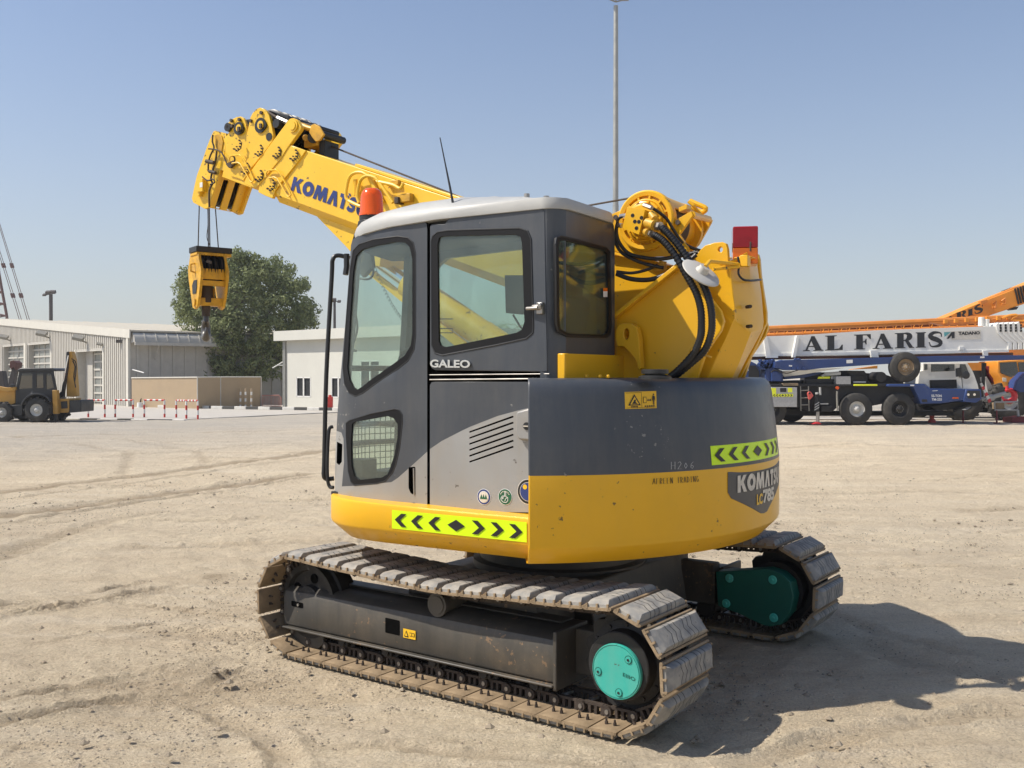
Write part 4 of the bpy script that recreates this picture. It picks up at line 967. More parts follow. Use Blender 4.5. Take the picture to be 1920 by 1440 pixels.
mb.build('mirror_bracket', ['yellow paint', 'hose'], mast, 'S', bevel=.004)
# ---------------- boom ----------------
def z1(u, v): return (320+u/3, 180+v/3)
def z1c(u, v): return (340+u/6.857, 190+v/6.857)
boom = bpy.data.objects.new('boom', None); sc.collection.objects.link(boom); boom.parent = crane
BY = .195
def By(p, y=BY): return Sy(*p, y)
e_t0, e_t1 = Vector(By((573.3,281.9))), Vector(By((820,363)))
dirb = (e_t1-e_t0).normalized(); dirb.y = 0; dirb.normalize()
nb = Vector((-dirb.z, 0, dirb.x)); nb = nb if nb.z > 0 else -nb                # up across the boom
bot = Vector(By((511,376.7)))
H_ = -(bot-e_t0).dot(nb); Lb = 2.85
print('boom depth', H_, 'dir', dirb)
def bp_(a, y, h): return e_t0+dirb*a+nb*(-h)+Vector((0, y-e_t0.y, 0))
mb = MB(); sec = [(BY,.0),(BY,H_-.05),(BY-.06,H_),(-BY+.06,H_),(-BY,H_-.05),(-BY,0)]
a_off = (bot-e_t0).dot(dirb)
mb.loft([[bp_(0 if h < .1 else a_off, y, h) for y, h in sec], [bp_(Lb, y, h) for y, h in sec]], 0)
mb.build('base_section', 'boom yellow', boom, 'S', bevel=.004)
mb = MB(); mb.prism([bp_(.42, BY-.03, -.002), bp_(Lb, BY-.03, -.002), bp_(Lb, BY-.03, -.02), bp_(.42, BY-.03, -.02)], (0,-2*BY+.06,0))
# lower bracket for the lift cylinder
lb = [(575,393),(590,402),(648,462),(655,470),(700,498),(712,500),(716,470),(700,440),(660,415)]
mb.prism([Sy(*p, .14) for p in lb], (0,-.28,0)); mb.build('cylinder_bracket', 'boom yellow', boom, 'S', bevel=.003)
# text
t0 = Vector(By((547,356), BY+.003)); 
def btext(px0, px1, h0, h1, s, bold=.035, sp_=.88, mi=0, mbx=None, slant=0):
    a0 = (Vector(By(px0))-e_t0).dot(dirb); a1 = (Vector(By(px1))-e_t0).dot(dirb)
    return put_text(mbx, s, lambda u, v: bp_(a0+(a1-a0)*u, BY+.003, h0+(h1-h0)*v), mi, bold, sp_)
mb = MB()
def hgt(p): return -(Vector(By(p))-e_t0).dot(nb)
hb = hgt((546,357)); ht = hgt((549,330))
A0K = (Vector(By((545,357)))-e_t0).dot(dirb); A1K = (Vector(By((684,405)))-e_t0).dot(dirb)
heavy(mb, 'KOMATSU', lambda u, v, l: bp_(A0K+(A1K-A0K)*u, BY+.0025+l, hb+(ht-hb)*v))
mb.add([bp_(A0K+(A1K-A0K)*u, BY+.003, hb+(ht-hb)*v) for u, v in ((.755,1.0),(.775,1.0),(.765,1.16),(.735,1.16))], [(0,1,2,3)])
mb.build('boom_lettering', 'decal blue', boom, 'S', smooth=False)
# section plates at the boom head
def hp(name, pts, y, th, bevel=.003, conv=z1c, m_='boom yellow'):
    mb = MB(); mb.prism([Sy(*conv(*p), y) for p in pts], (0,-th,0))
    mb.prism([(p[0], -p[1]+.0, p[2]) for p in [Sy(*conv(*q), y) for q in pts]], (0,th,0))
    return mb.build(name, m_, boom, 'S', bevel=bevel)
plA = [(1370,250),(1400,222),(1440,215),(1485,235),(1540,330),(1530,370),(1390,560),(1350,620),(1290,720),(1000,1070),(955,1110),(880,1090),(808,1060),(822,1000),(890,900),(1170,520)]
plB = [(1388,562),(1440,575),(1600,632),(1540,720),(1210,1140),(1170,1250),(1080,1215),(988,1168),(1000,1075),(1290,720),(1350,620)]
plC = [(875,260),(885,210),(915,150),(960,100),(1010,80),(1050,90),(1085,120),(1125,180),(1160,310),(1182,430),(1170,510),(1100,610),(860,905),(815,990),(790,1020),(835,900),(835,450)]
plD = [(590,285),(640,235),(700,205),(760,193),(800,215),(830,290),(845,400),(840,450),(850,900),(800,1020),(735,990),(630,960),(630,860),(555,700),(580,450),(630,360)]
ha = hp('head_plate', plA, .212, .03); hb_ = hp('head_plate', plB, .206, .025); hc_ = hp('head_plate', plC, .186, .025); hd_ = hp('head_plate', plD, .180, .02)
# lap joint boxes inside
mb = MB()
mb.loft([[bp_(a_, y, h) for y, h in ((.17,.02),(.17,H_-.03),(-.17,H_-.03),(-.17,.02))] for a_ in (-.75, .05)])
mb.build('inner_section', 'boom yellow', boom, 'S', bevel=.004)
mb = MB()
for uv, y, r_, n_ in (((1060,310),.19,.125,0), ((770,360),.185,.085,0), ((1270,300),.16,.08,0), ((660,350),.15,.06,0)):
    c_ = Vector(Sy(*z1c(*uv), y))
    for k in range(4): yy = .13-k*.09; mb.lathe((c_.x, yy, c_.z), (0,-1,0), [(0,r_*.92),(.006,r_),(.014,r_),(.02,r_*.86),(.03,r_*.86),(.036,r_),(.044,r_),(.05,r_*.92)], 24)
    mb.cyl((c_.x, .2, c_.z), (c_.x, -.2, c_.z), .03)
mb.build('sheave', 'black plastic', boom, 'S')
mb = MB()
for uv, r_ in (((1020,310),.052), ((740,350),.045)): c_ = Sy(*z1c(*uv), .190); mb.cyl(c_, (c_[0], .196, c_[2]), r_, n=24, mi=1); mb.cyl((c_[0]-.01,.19,c_[2]), (c_[0]-.01, .205, c_[2]), r_*.55, n=16, mi=0); mb.box((c_[0]-.02, .206, c_[2]-.01), (.02,.02,.03), 2); mb.build('sheave_pin', ['boom yellow', 'black plastic', 'rusty steel'], boom, 'S'); mb = MB()
c_ = Sy(*z1c(1438,315), .215); mb.cyl(c_, (c_[0], .222, c_[2]), .042, n=24); mb.cyl(c_, (c_[0], .228, c_[2]), .028, n=24)
c_ = Sy(*z1c(1128,455), .188); mb.cyl(c_, (c_[0], .1895, c_[2]), .028, n=20, mi=1)
mb.build('pin_boss', ['boom yellow', 'black plastic', 'rusty steel'], boom, 'S')
for uv in ((1040,150),(905,255),(655,250),(757,240),(612,330),(663,322)): mb = MB(); c_ = Sy(*z1c(*uv), .184); mb.cyl(c_, (c_[0], .2, c_[2]), .012, n=8, mi=2); mb.build('plate_bolt', ['boom yellow', 'black plastic', 'rusty steel'], boom, 'S')
for uv in ((735,575),(1010,640),(1240,665),(1460,700),(835,870),(1010,965),(1165,1085)):   # wear-pad adjusters
    mb = MB()
    for du, dv, r_ in ((20,-70,.008),(30,-30,.008),(-50,40,.008),(-20,60,.008),(5,40,.008),(25,10,.008),(-15,10,.006)):
        c_ = Sy(*z1c(uv[0]+du, uv[1]+dv), .212); mb.cyl(c_, (c_[0], .224, c_[2]), r_*.75, n=6)
    mb.tube([Sy(*z1c(uv[0]+d_[0], uv[1]+d_[1]), .216) for d_ in ((20,-70),(42,-40),(30,30),(-15,68),(-45,35))], .0035, 6)
    mb.build('adjuster_bolts', 'rusty steel', boom, 'S')
for k, (du, dv) in enumerate(((0,0),(475,190))):
    mb = MB(); pts = [(620,780),(615,740),(640,700),(700,695),(780,715),(920,975),(925,1020),(900,1035),(870,1000),(760,805),(690,790),(650,800)]
    mb.tube([Sy(*z1c(u_+du, v_+dv), .224) for u_, v_ in pts], .006, 6, smooth=2); mb.build('rod_handle', 'boom yellow', boom, 'S')
# boom top: rope guard bracket and dark linkage
mb = MB()
for y in (.15, -.15): mb.prism([Sy(*z1c(*p), y) for p in ((1690,310),(1730,295),(1790,325),(1855,430),(1795,510),(1740,520),(1700,470),(1660,400))], (0,.014,0))
for uv, r_ in (((1720,330),.022),((1800,420),.03),((1450,250),.02),((1150,140),.022)): a = Sy(*z1c(*uv), .12); mb.cyl(a, (a[0], -.10, a[2]), r_*.8, mi=1)
a = Sy(*z1c(1620,520), .12); mb.box((a[0], 0, a[2]), (.12,.18,.05), 0); a = Sy(*z1c(1740,600), .12); mb.box((a[0], 0, a[2]), (.05,.14,.12), 1)
mb.tube([Sy(*z1c(1500,290), .1), Sy(*z1c(1620,340), .1), Sy(*z1c(1720,370), .1)], .02, 8, mi=0); mb.cyl(Sy(*z1c(1690,470), .12), Sy(*z1c(1690,470), -.12), .035, n=14, mi=1); mb.cyl(Sy(*z1c(1600,470), .12), Sy(*z1c(1600,470), -.12), .022, n=14, mi=0)
mb.build('rope_guide', ['worn yellow', 'black plastic'], boom, 'S', bevel=.003)
mb = MB(); mb.prism([Sy(*z1c(*p), .16) for p in ((1085,105),(1370,185),(1380,215),(1330,205),(1180,140))], (0,-.32,0)); mb.build('sheave_cover', 'black plastic', boom, 'S')
mb = MB(); mb.tube([Sy(*z1c(1130,150), .165), Sy(*z1c(1240,215), .165)], .010, mi=1); mb.tube([Sy(*z1c(1240,215), .165), Sy(*z1c(1370,275), .165)], .017, mi=0); mb.build('small_cylinder', ['bare steel', 'rusty steel'], boom, 'S')
# boom tip
tip = [(390,430),(412,385),(440,378),(572,410),(585,455),(550,690),(625,900),(500,885),(470,1000),(345,1365),(300,1382),(150,1300),(135,1250),(170,1080),(200,950),(270,760),(330,580)]
TY = .165
mb = MB(); q_ = [Vector(Sy(*z1c(*p), TY)) for p in tip]; mb.prism(q_, (0,-.022,0)); mb.prism([(p.x, -TY, p.z) for p in q_], (0,.022,0)); 
bx = [Vector(Sy(*z1c(*p), TY)) for p in ((500,885),(470,1000),(345,1365),(300,1382))]
top_ = [Vector(Sy(*z1c(*p), TY)) for p in ((390,430),(330,580),(200,950),(135,1250),(150,1300))]
for a, b_ in zip(top_, top_[1:]):
    d_ = (b_-a).normalized(); n_ = Vector((d_.z, 0, -d_.x))*.012; n_ = n_ if n_.x < 0 else -n_
    mb.prism([(a.x, .143, a.z), (b_.x, .143, b_.z), (b_.x+n_.x, .143, b_.z+n_.z), (a.x+n_.x, .143, a.z+n_.z)], (0,-.286,0))
tip_o = mb.build('boom_tip', 'boom yellow', boom, 'S', bevel=.004)
# rear web with two rope slots
A0, A1 = Vector(Sy(*z1c(497,892), TY-.022)), Vector(Sy(*z1c(350,1368), TY-.022))
ln = (A1-A0).length; dd = (A1-A0).normalized(); nn_ = Vector((dd.z, 0, -dd.x)); nn_ = nn_ if nn_.x < 0 else -nn_
W_ = 2*TY-.044
mb = MB(); sl = [[(W_*a, ln*.22), (W_*(a+.13), ln*.16), (W_*(a+.13), ln*1.02), (W_*a, ln*1.02)] for a in (.22, .60)]
slots = [[(W_*a, ln*.20), (W_*(a+.17), ln*.20), (W_*(a+.17), ln*.985), (W_*a, ln*.985)] for a in (.20, .58)]
panel(mb, [(0,-.02),(W_,-.02),(W_,ln),(0,ln)], [rounded(s_, .01, 2) for s_ in slots], lambda u, v: (A0+dd*v+Vector((0,-u,0)), nn_), .012, .5)
mb.build('rope_slot_plate', 'boom yellow', tip_o, 'S', bevel=.002)
mb = MB(); c_ = Vector(Sy(*z1c(330,1130), .1)); 
for k in range(4): yy = .12-k*.07; mb.lathe((c_.x, yy, c_.z), (0,-1,0), [(0,.10),(.006,.11),(.014,.11),(.02,.095),(.03,.095),(.036,.11),(.044,.11),(.05,.10)], 24)
mb.build('tip_sheave', 'black plastic', tip_o, 'S')
mb = MB()
mb.box(Sy(*z1c(262,1085), .185), (.06,.04,.09)); mb.box(Sy(*z1c(255,1075), .206), (.03,.002,.035), 1); c_ = Sy(*z1c(245,1175), .17); mb.cyl(c_, (c_[0], .195, c_[2]), .028, n=16)
mb.build('limit_switch', ['boom yellow', 'decal white'], tip_o, 'S', bevel=.004)
mb = MB()
mb.tube([Sy(*z1c(*p), .19) for p in ((405,430),(400,520),(420,600),(380,680),(350,780),(345,900))], .006, smooth=3)
mb.tube([Sy(*z1c(*p), .20) for p in ((350,610),(430,620),(520,660),(600,830),(640,850))], .0055, smooth=3)
mb.tube([Sy(*z1c(*p), .20) for p in ((270,970),(340,1020),(400,1000),(430,1040),(370,1070))], .0055, smooth=3)
mb.tube([Sy(*z1c(*p), .19) for p in ((455,640),(440,760),(400,900),(380,1000),(400,1060),(360,1150),(360,1360))], .007, smooth=3)
mb.tube([Sy(*z1c(*p), .20) for p in ((320,770),(420,790))], .014); mb.tube([Sy(*z1c(*p), .20) for p in ((360,900),(440,920))], .012)
c_ = Sy(*z1c(650,745), .21)
mb.tube([Sy(*z1c(650+38*math.cos(a), 745+45*math.sin(a)), .21) for a in np.linspace(0,6.28,14)], .006); mb.prism([Sy(*z1c(*p), .205) for p in ((570,810),(600,790),(665,760),(680,800),(620,855))], (0,-.02,0))
mb.build('cable', 'rusty steel', tip_o, 'S')
for k, y in enumerate((.12,)):
    mb = MB(); mb.prism([Sy(*z1c(*p), .168) for p in ((430,440),(470,425),(520,440),(540,520),(520,640),(470,640),(440,560))], (0,.004,0)); mb.build('tip_opening', 'worn yellow', tip_o, 'S')
# grab loop next to the boom lettering
mb = MB()
for pts in (((1000,590),(985,560),(1000,470),(1030,435),(1075,430),(1110,450)), ((1060,600),(1050,560),(1065,480),(1100,450),(1140,455),(1170,480),(1250,600)), ((1160,480),(1250,500),(1290,520),(1310,490)), ((1000,590),(1040,610),(1075,620),(1080,590))):
    mb.tube([Sy(*z1(*p), BY+.05) for p in pts], .011, 8, smooth=3)
mb.tube([Sy(*z1(1040,470), BY+.03), Sy(*z1(1040,560), BY+.03)], .014); mb.tube([Sy(*z1(1120,460), BY+.02), Sy(*z1(1190,600), BY+.02)], .016)
mb.build('grab_loop', 'boom yellow', boom, 'S')
mb = MB(); mb.box(Sy(*z1(1320,575), BY+.02), (.10,.04,.05)); mb.build('rope_anchor', ['worn yellow', 'rusty steel'], boom, 'S', bevel=.003); mb = MB(); mb.box(Sy(*z1(1255,490), BY+.01), (.09,.03,.03)); mb.build('rope_anchor', ['worn yellow', 'rusty steel'], boom, 'S', bevel=.003); mb = MB(); mb.box(Sy(*z1(1285,590), BY+.03), (.03,.06,.04), 1); mb.build('rope_anchor', ['worn yellow', 'rusty steel'], boom, 'S', bevel=.003)
# lift cylinder
def z2(u, v): return (600+u/3.31, 340+v/3.31)
cylp = bpy.data.objects.new('lift_cylinder', None); sc.collection.objects.link(cylp); cylp.parent = crane
mb = MB(); r0 = Vector(Sy(*z2(340,480), .0)); r1 = Vector(Sy(*z2(565,645), .0)); b1 = Vector(Sy(*z2(1010,950), .0)); dr_ = (b1-r1).normalized()
mb.cyl(r0-dr_*.12, r1+dr_*.05, .042, n=28); mb.build('cylinder_rod', 'chrome', cylp, 'S')
mb = MB(); mb.cyl(r1, b1+dr_*.05, .085, n=32); mb.cyl(r1-dr_*.02, r1+dr_*.05, .095, n=32); mb.cyl(b1, b1+dr_*.16, .09)
mb.build('cylinder_barrel', 'boom yellow', cylp, 'S')
mb = MB(); s0 = Vector(Sy(*z2(300,535), .06)); s1 = Vector(Sy(*z2(910,1010), .06)); mb.prism([s0, s1, s1+Vector((0,0,-.07)), s0+Vector((0,0,-.045))], (0,-.03,0)); mb.build('cylinder_guard', 'boom yellow', cylp, 'S')
mb = MB(); mb.prism([(.55,.16,.9),(-.1,.16,.9),(-.45,.16,1.60),(-.2,.16,1.72),(.15,.16,1.66),(.45,.16,1.50)], (0,-.32,0)); mb.build('boom_foot_bracket', 'yellow paint', crane, 'S')
# ---------------- winch ----------------
winch = bpy.data.objects.new('winch', None); sc.collection.objects.link(winch); winch.parent = crane
def zw(u, v): return (1150+u/9, 340+v/9)
wc = Vector(Sy(1212, 414, .29)); wx, wz = wc.x, wc.z; WR = .152
mb = MB(); mb.lathe((wx, .30, wz), (0,-1,0), [(0,.10),(0,WR-.036),(.012,WR-.035),(.012,WR-.026),(-.008,WR-.024),(-.012,WR-.004),(-.006,WR+.004),(.02,WR+.006),(.04,WR+.004),(.045,WR-.01),(.046,.115),(.40,.115),(.405,WR),(.43,WR),(.432,.08)], 48)
mb.lathe((wx, .30, wz), (0,1,0), [(0,.112),(.014,.110),(.018,.104),(.014,.100),(.030,.096),(.034,.088),(.030,.084),(.05,.080),(.054,.070)], 40)
for k in range(12): a = k*.5236+.2; mb.box((wx+.118*math.cos(a), .303, wz+.118*math.sin(a)), (.022,.008,.010), 0, Matrix.Rotation(-a, 3, 'Y'))
for k in range(10): a = k*.628; mb.cyl((wx+.094*math.cos(a), .32, wz+.094*math.sin(a)), (wx+.094*math.cos(a), .340, wz+.094*math.sin(a)), .007, n=6)
mb.build('drum', 'yellow paint', winch, 'S', sharp=30)
mb = MB(); mb.lathe((wx, .26, wz), (0,-1,0), [(0,.118),(.01,.128),(.25,.128),(.26,.118)], 40)
mb.build('wound_rope', 'rusty steel', winch, 'S')
mb = MB(); q_ = [Sy(*zw(*p), .315) for p in ((-60,560),(0,540),(230,450),(560,330),(1000,400),(1120,580),(1330,580),(1130,890),(980,700),(1000,1000),(560,1260),(200,1200),(40,950),(0,800))]
fr_pl = [(-180,600),(0,540),(230,430),(300,600),(150,900),(200,1100),(560,1270),(900,1200),(1010,960),(1130,880),(1340,580),(1310,510),(990,680),(1000,900),(800,1100),(500,1190),(250,1060),(160,850),(60,1150),(-100,1180)]
mb.prism([Sy(*zw(*p), .285) for p in ((-180,600),(0,540),(240,440),(400,500),(700,700),(985,690),(1310,505),(1340,570),(1110,890),(1250,1100),(1300,1270),(900,1260),(560,1270),(200,1190),(-180,1150))], (0,-.025,0))
mb.prism([Sy(*zw(*p), -.15) for p in ((300,700),(900,380),(1290,560),(1600,610),(1660,650),(1640,705),(1430,1075),(1390,1095),(1200,1010),(600,1200))], (0,-.02,0))
for uv in ((45,610),(1095,695)): c_ = Sy(*zw(*uv), .29); mb.cyl(c_, (c_[0], .300, c_[2]), .014, n=6, mi=1)
mb.cyl(Sy(*zw(1330,565), .27), Sy(*zw(1610,640), -.14), .018)
a = Vector(Sy(*zw(1105,440), .29)); b_ = Vector(Sy(*zw(1240,385), .29)); mb.prism([a, b_, b_+Vector((0,0,-.022)), a+Vector((0,0,-.022))], (0,-.06,0))
n_ = 14
for k in range(n_):
    t0_, t1_ = R(25+95*k/n_), R(25+95*(k+1)/n_)
    mb.prism([(wx-.150*math.cos(t0_), .24, wz+.150*math.sin(t0_)), (wx-.150*math.cos(t1_), .24, wz+.150*math.sin(t1_)), (wx-.140*math.cos(t1_), .24, wz+.140*math.sin(t1_)), (wx-.140*math.cos(t0_), .24, wz+.140*math.sin(t0_))], (0,-.36,0)) if k < 5 else None
mb.tube([Sy(*zw(*p), .0) for p in ((1290,330),(1400,380),(1540,440),(1560,480),(1500,520),(1400,480),(1330,430))], .014, smooth=2)
mb.tube([Sy(*zw(1270,340), .15), Sy(*zw(1340,400), .15), Sy(*zw(1500,590), .05)], .009)
mb.build('winch_frame', ['yellow paint', 'rusty steel'], winch, 'S', bevel=.003)
mb = MB(); bb = [Vector(Sy(*zw(*p), .47)) for p in ((230,430),(535,480),(430,900),(150,790))]; mb.prism(bb, (0,-.11,0)); mb.cyl((wx,.36,wz), (wx,.31,wz), .07, n=24)
for uv in ((325,575),(475,615),(362,678),(430,682),(390,790)):
    c_ = Sy(*zw(*uv), .4705); mb.lathe(c_, (0,1,0), [(0,.010),(.001,.010),(.001,.007),(-.0005,.007)], 12, 1); mb.cyl(c_, (c_[0], .4725, c_[2]), .003, n=6, mi=1)
c_ = Sy(*zw(440,412), .33); mb.cyl(c_, (c_[0], .35, c_[2]), .01, n=8, mi=1)
mb.build('hydraulic_motor', ['yellow paint', 'tape black'], winch, 'S', bevel=.005)
mb = MB()
for uv0, uv1, r_, mi in (((560,700),(700,740),.028,0),((690,745),(800,760),.022,1),((530,850),(590,870),.02,0),((580,870),(650,890),.018,1),((640,560),(700,640),.02,0),((515,400),(650,450),.012,1),((120,590),(230,570),.012,1),((90,740),(150,750),.012,1)):
    mb = MB(); a = Vector(Sy(*zw(*uv0), .44)); b_ = Vector(Sy(*zw(*uv1), .46)); mb.cyl(a, b_, r_, n=6 if mi else 14, mi=mi); mb.build('hose_fitting', ['worn yellow', 'bare steel'], winch, 'S')
0 and mb.build('hose_fitting', ['worn yellow', 'bare steel'], winch, 'S')
mb = MB(); put_text(mb, '6327', quadmap(Sy(*zw(800,290), .308), Sy(*zw(910,370), .308), Sy(*zw(960,335), .308), Sy(*zw(850,250), .308)), 0, .02); mb.build('cast_number', 'rusty steel', winch, 'S', smooth=False)
def hose(pts, r, y0, y1, conv, name='hose', spiral=False):
    n_ = len(pts); P = [Sy(*conv(*p), y0+(y1-y0)*i/(n_-1)) for i, p in enumerate(pts)]
    mb = MB(); mb.tube(P, r, 10, smooth=6)
    if spiral:
        Q = catmull([Vector(p) for p in P], 12)
        for i in range(2, len(Q)-1, 2):
            d_ = (Q[i]-Q[i-1]).normalized(); mb.cyl(Q[i]-d_*.0035, Q[i]+d_*.0035, r*1.13, n=12)
    mb.build(name, 'hose', crane, 'S')
hose([(450,395),(520,440),(600,540),(680,680),(740,790),(770,900),(775,1020),(765,1100),(720,1200),(620,1310),(560,1360)], .0165, .47, .50, z3, spiral=True)
hose([(505,345),(570,410),(650,510),(720,620),(790,740),(830,850),(845,960),(840,1060),(800,1170),(720,1250),(600,1350)], .0165, .47, .47, z3, spiral=True)
hose([(430,210),(480,240),(540,290),(590,370),(640,440),(700,480),(770,505)], .008, .42, .22, z3)
hose([(205,330),(200,380),(220,450),(280,520),(380,550),(500,560),(620,540),(750,515)], .010, .44, .33, z3)
hose([(190,385),(195,450),(240,520),(330,570),(420,600),(520,620)], .009, .42, .36, z3)
hose([(200,660),(300,695),(420,700),(520,670),(640,610),(740,530)], .012, .42, .34, z3)
hose([(200,645),(300,655),(400,635),(480,600)], .008, .42, .34, z3)
hose([(255,265),(215,290),(205,330)], .008, .45, .44, z3)
mb = MB(); mb.tube([Sy(*z3(700,1170), .51), Sy(*z3(840,1225), .42)], .006, mi=0); mb.build('hose_clamp', 'worn yellow', crane, 'S'); mb = MB(); mb.cyl(Sy(*z3(505,640), .3), Sy(*z3(515,575), .3), .02); mb.box(Sy(*z3(495,620), .3), (.06,.04,.03)); mb.build('hose_clamp', 'worn yellow', crane, 'S')
# mast left inner wall behind the cab
mb = MB(); mb.prism([Sy(*z3(*p), .24) for p in ((-150,500),(190,530),(480,605),(640,600),(760,520),(800,1380),(-150,1380))], (0,-.03,0)); q_ = [Vector(Sy(*z3(*p), .24)) for p in ((-150,500),(190,530),(480,605),(640,600),(760,520),(800,1380),(-150,1380))]
mb.prism([(p.x,-.24,p.z) for p in q_], (0,.03,0)); mb.build('inner_wall', 'yellow paint', mast, 'S', bevel=.003)
# ---------------- ropes and hook block ----------------
DEP = 7.2
def HB(px, py, Y=DEP): return at(px, py, Y)
TI = Matrix.Rotation(-AT, 4, 'Z') @ Matrix.Translation((-CX, -CY, 0))          # world -> crane-root frame
hk = bpy.data.objects.new('hook_block', None); sc.collection.objects.link(hk); hk.parent = crane
oc = Vector(HB(391, 520)); A_ = Vector((.80,.60,0)); B_ = Vector((-.60,.80,0)); SC = DEP/F_PX
def zh(v): return CH+(703-(440+v/6.858))*SC
def hb3(a, b_, z): return oc*1.0+A_*a+B_*b_+Vector((0,0,z-oc.z))
sil_ = [(140,250),(240,250),(272,440),(266,560),(212,940),(182,965),(152,935),(128,800),(103,560),(101,480),(128,340)]
mb = MB()
for a0_, a1_ in ((-.105,-.085), (.085,.105)):
    pts = [hb3(a0_, (u-186)/6.858*SC/.353, zh(v)) for u, v in sil_]
    mb.prism(pts, A_*(a1_-a0_))
mb.build('side_plate', 'worn yellow', hk, TI, bevel=.002)
def hbox(mb, a0, a1, b0, b1, v0, v1, mi=0):
    z0, z1_ = zh(v1), zh(v0); pts = [hb3(a, b_, z) for z in (z0, z1_) for a, b_ in ((a0,b0),(a1,b0),(a1,b1),(a0,b1))]
    mb.add(pts, [(0,3,2,1),(4,5,6,7),(0,1,5,4),(1,2,6,5),(2,3,7,6),(3,0,4,7)], mi)
mb = MB(); hbox(mb, -.118, .152, -.08, .08, 172, 245, 1); hbox(mb, -.112, .148, -.075, .075, 246, 285, 0)
mb.build('top_bar', ['worn yellow', 'black plastic'], hk, TI, bevel=.004)
mb = MB(); hbox(mb, -.085, .085, -.10, -.085, 455, 590); hbox(mb, -.085, .085, -.10, -.06, 605, 670); hbox(mb, -.085, .085, .09, .10, 455, 590); hbox(mb, -.095, .095, -.05, .05, 820, 920)
hbox(mb, .03, .05, .0, .01, 690, 830); mb.build('cross_plate', 'worn yellow', hk, TI, bevel=.003)
mb = MB()
for k in range(4):
    a = -.07+k*.047; c_ = hb3(a-.015, 0, zh(430)); mb.lathe(c_, A_, [(0,.10),(.006,.11),(.01,.095),(.02,.095),(.024,.11),(.03,.10)], 28)
mb.build('block_sheave', 'black plastic', hk, TI)
mb = MB(); mb.lathe(hb3(-.02,0,zh(1050)), (0,0,1), [(0,.03),(.09,.032),(.10,.055),(.13,.055),(.14,.05),(.22,.05),(.23,.03)], 20); mb.build('hook_shank', 'rusty steel', hk, TI)
mb = MB()                                                                      # J hook in its own plane (mostly seen edge-on)
hd = (A_*.30+B_*.95).normalized(); hcx = hb3(-.02,0,zh(1215))
pth = []; rad = []
for i in range(26):
    t = i/25; ang = R(100-290*t)
    rr = .060
    pth.append(hcx+hd*(rr*math.cos(ang))*1.0+Vector((0,0,rr*1.05*math.sin(ang)))); rad.append(.018+.017*math.sin(math.pi*min(1, t*1.15))**1.0 if t < .85 else .018-.013*(t-.85)/.15)
pth = [hb3(-.02,0,zh(1020)), hb3(-.02,0,zh(1100))]+pth; rad = [.02,.02]+rad
mb.tube(pth, rad, 14); mb.build('hook', 'hook steel', hk, TI)
mb = MB(); lt = [hb3(-.107, (u-186)/6.858*SC/.353, zh(v)) for u, v in ((150,600),(190,600),(210,660),(205,770),(160,770),(150,690))]; mb.prism(lt, A_*-.002, 0)
mb.lathe(hb3(-.105, (180-186)/6.858*SC/.353, zh(875)), A_*-1, [(0,.028),(.012,.028),(.013,.012)], 16, 1); c_ = hb3(-.106, 0, zh(440)); mb.tube([hb3(-.106, -.01, zh(385)), hb3(-.135, -.01, zh(400)), hb3(-.135,-.01,zh(485)), hb3(-.106,-.01,zh(500))], .007, mi=1)
mb.build('block_handle', ['tape black', 'worn yellow'], hk, TI)
for (x0, y0, x1, y1) in ((373.5,392,371,478), (390,392,391,486), (392.5,392,394,486), (404,392,411,486)):
    mb = MB(); a = Vector(HB(x0, y0, DEP-.05)); b_ = Vector(HB(x1, y1)); mb.tube([a+Vector((0,0,.1)), a, b_, b_+Vector((0,0,-.05))], .0045, 6); mb.build('hoist_rope', 'rusty steel', crane, TI)
mb = MB(); mb.tube([HB(389,380,7.1), HB(390,420,7.1), HB(388,445), HB(394,462), HB(399,478), HB(395,490)], .0028, 6, smooth=4); mb.box(HB(392,491,7.05), (.035,.02,.02), 0, Matrix.Rotation(R(20),3,'Y')); mb.build('limit_cable', 'rusty steel', crane, TI)
mb = MB(); mb.tube([Sy(*z1(845,260), .0), Sy(*z1(1570,545), .0), Sy(955, 412, .02), Sy(1105, 385, .04), Sy(1195, 369, .06)], .006, 6); mb.build('hoist_rope', 'rusty steel', crane, 'S')
mb = MB(); mb.tube([Sy(*z1(710,145), .05), Sy(*z1(845,175), .05), Sy(*z1(860,260), 0)], .005, 6); mb.build('hoist_rope', 'rusty steel', crane, 'S')
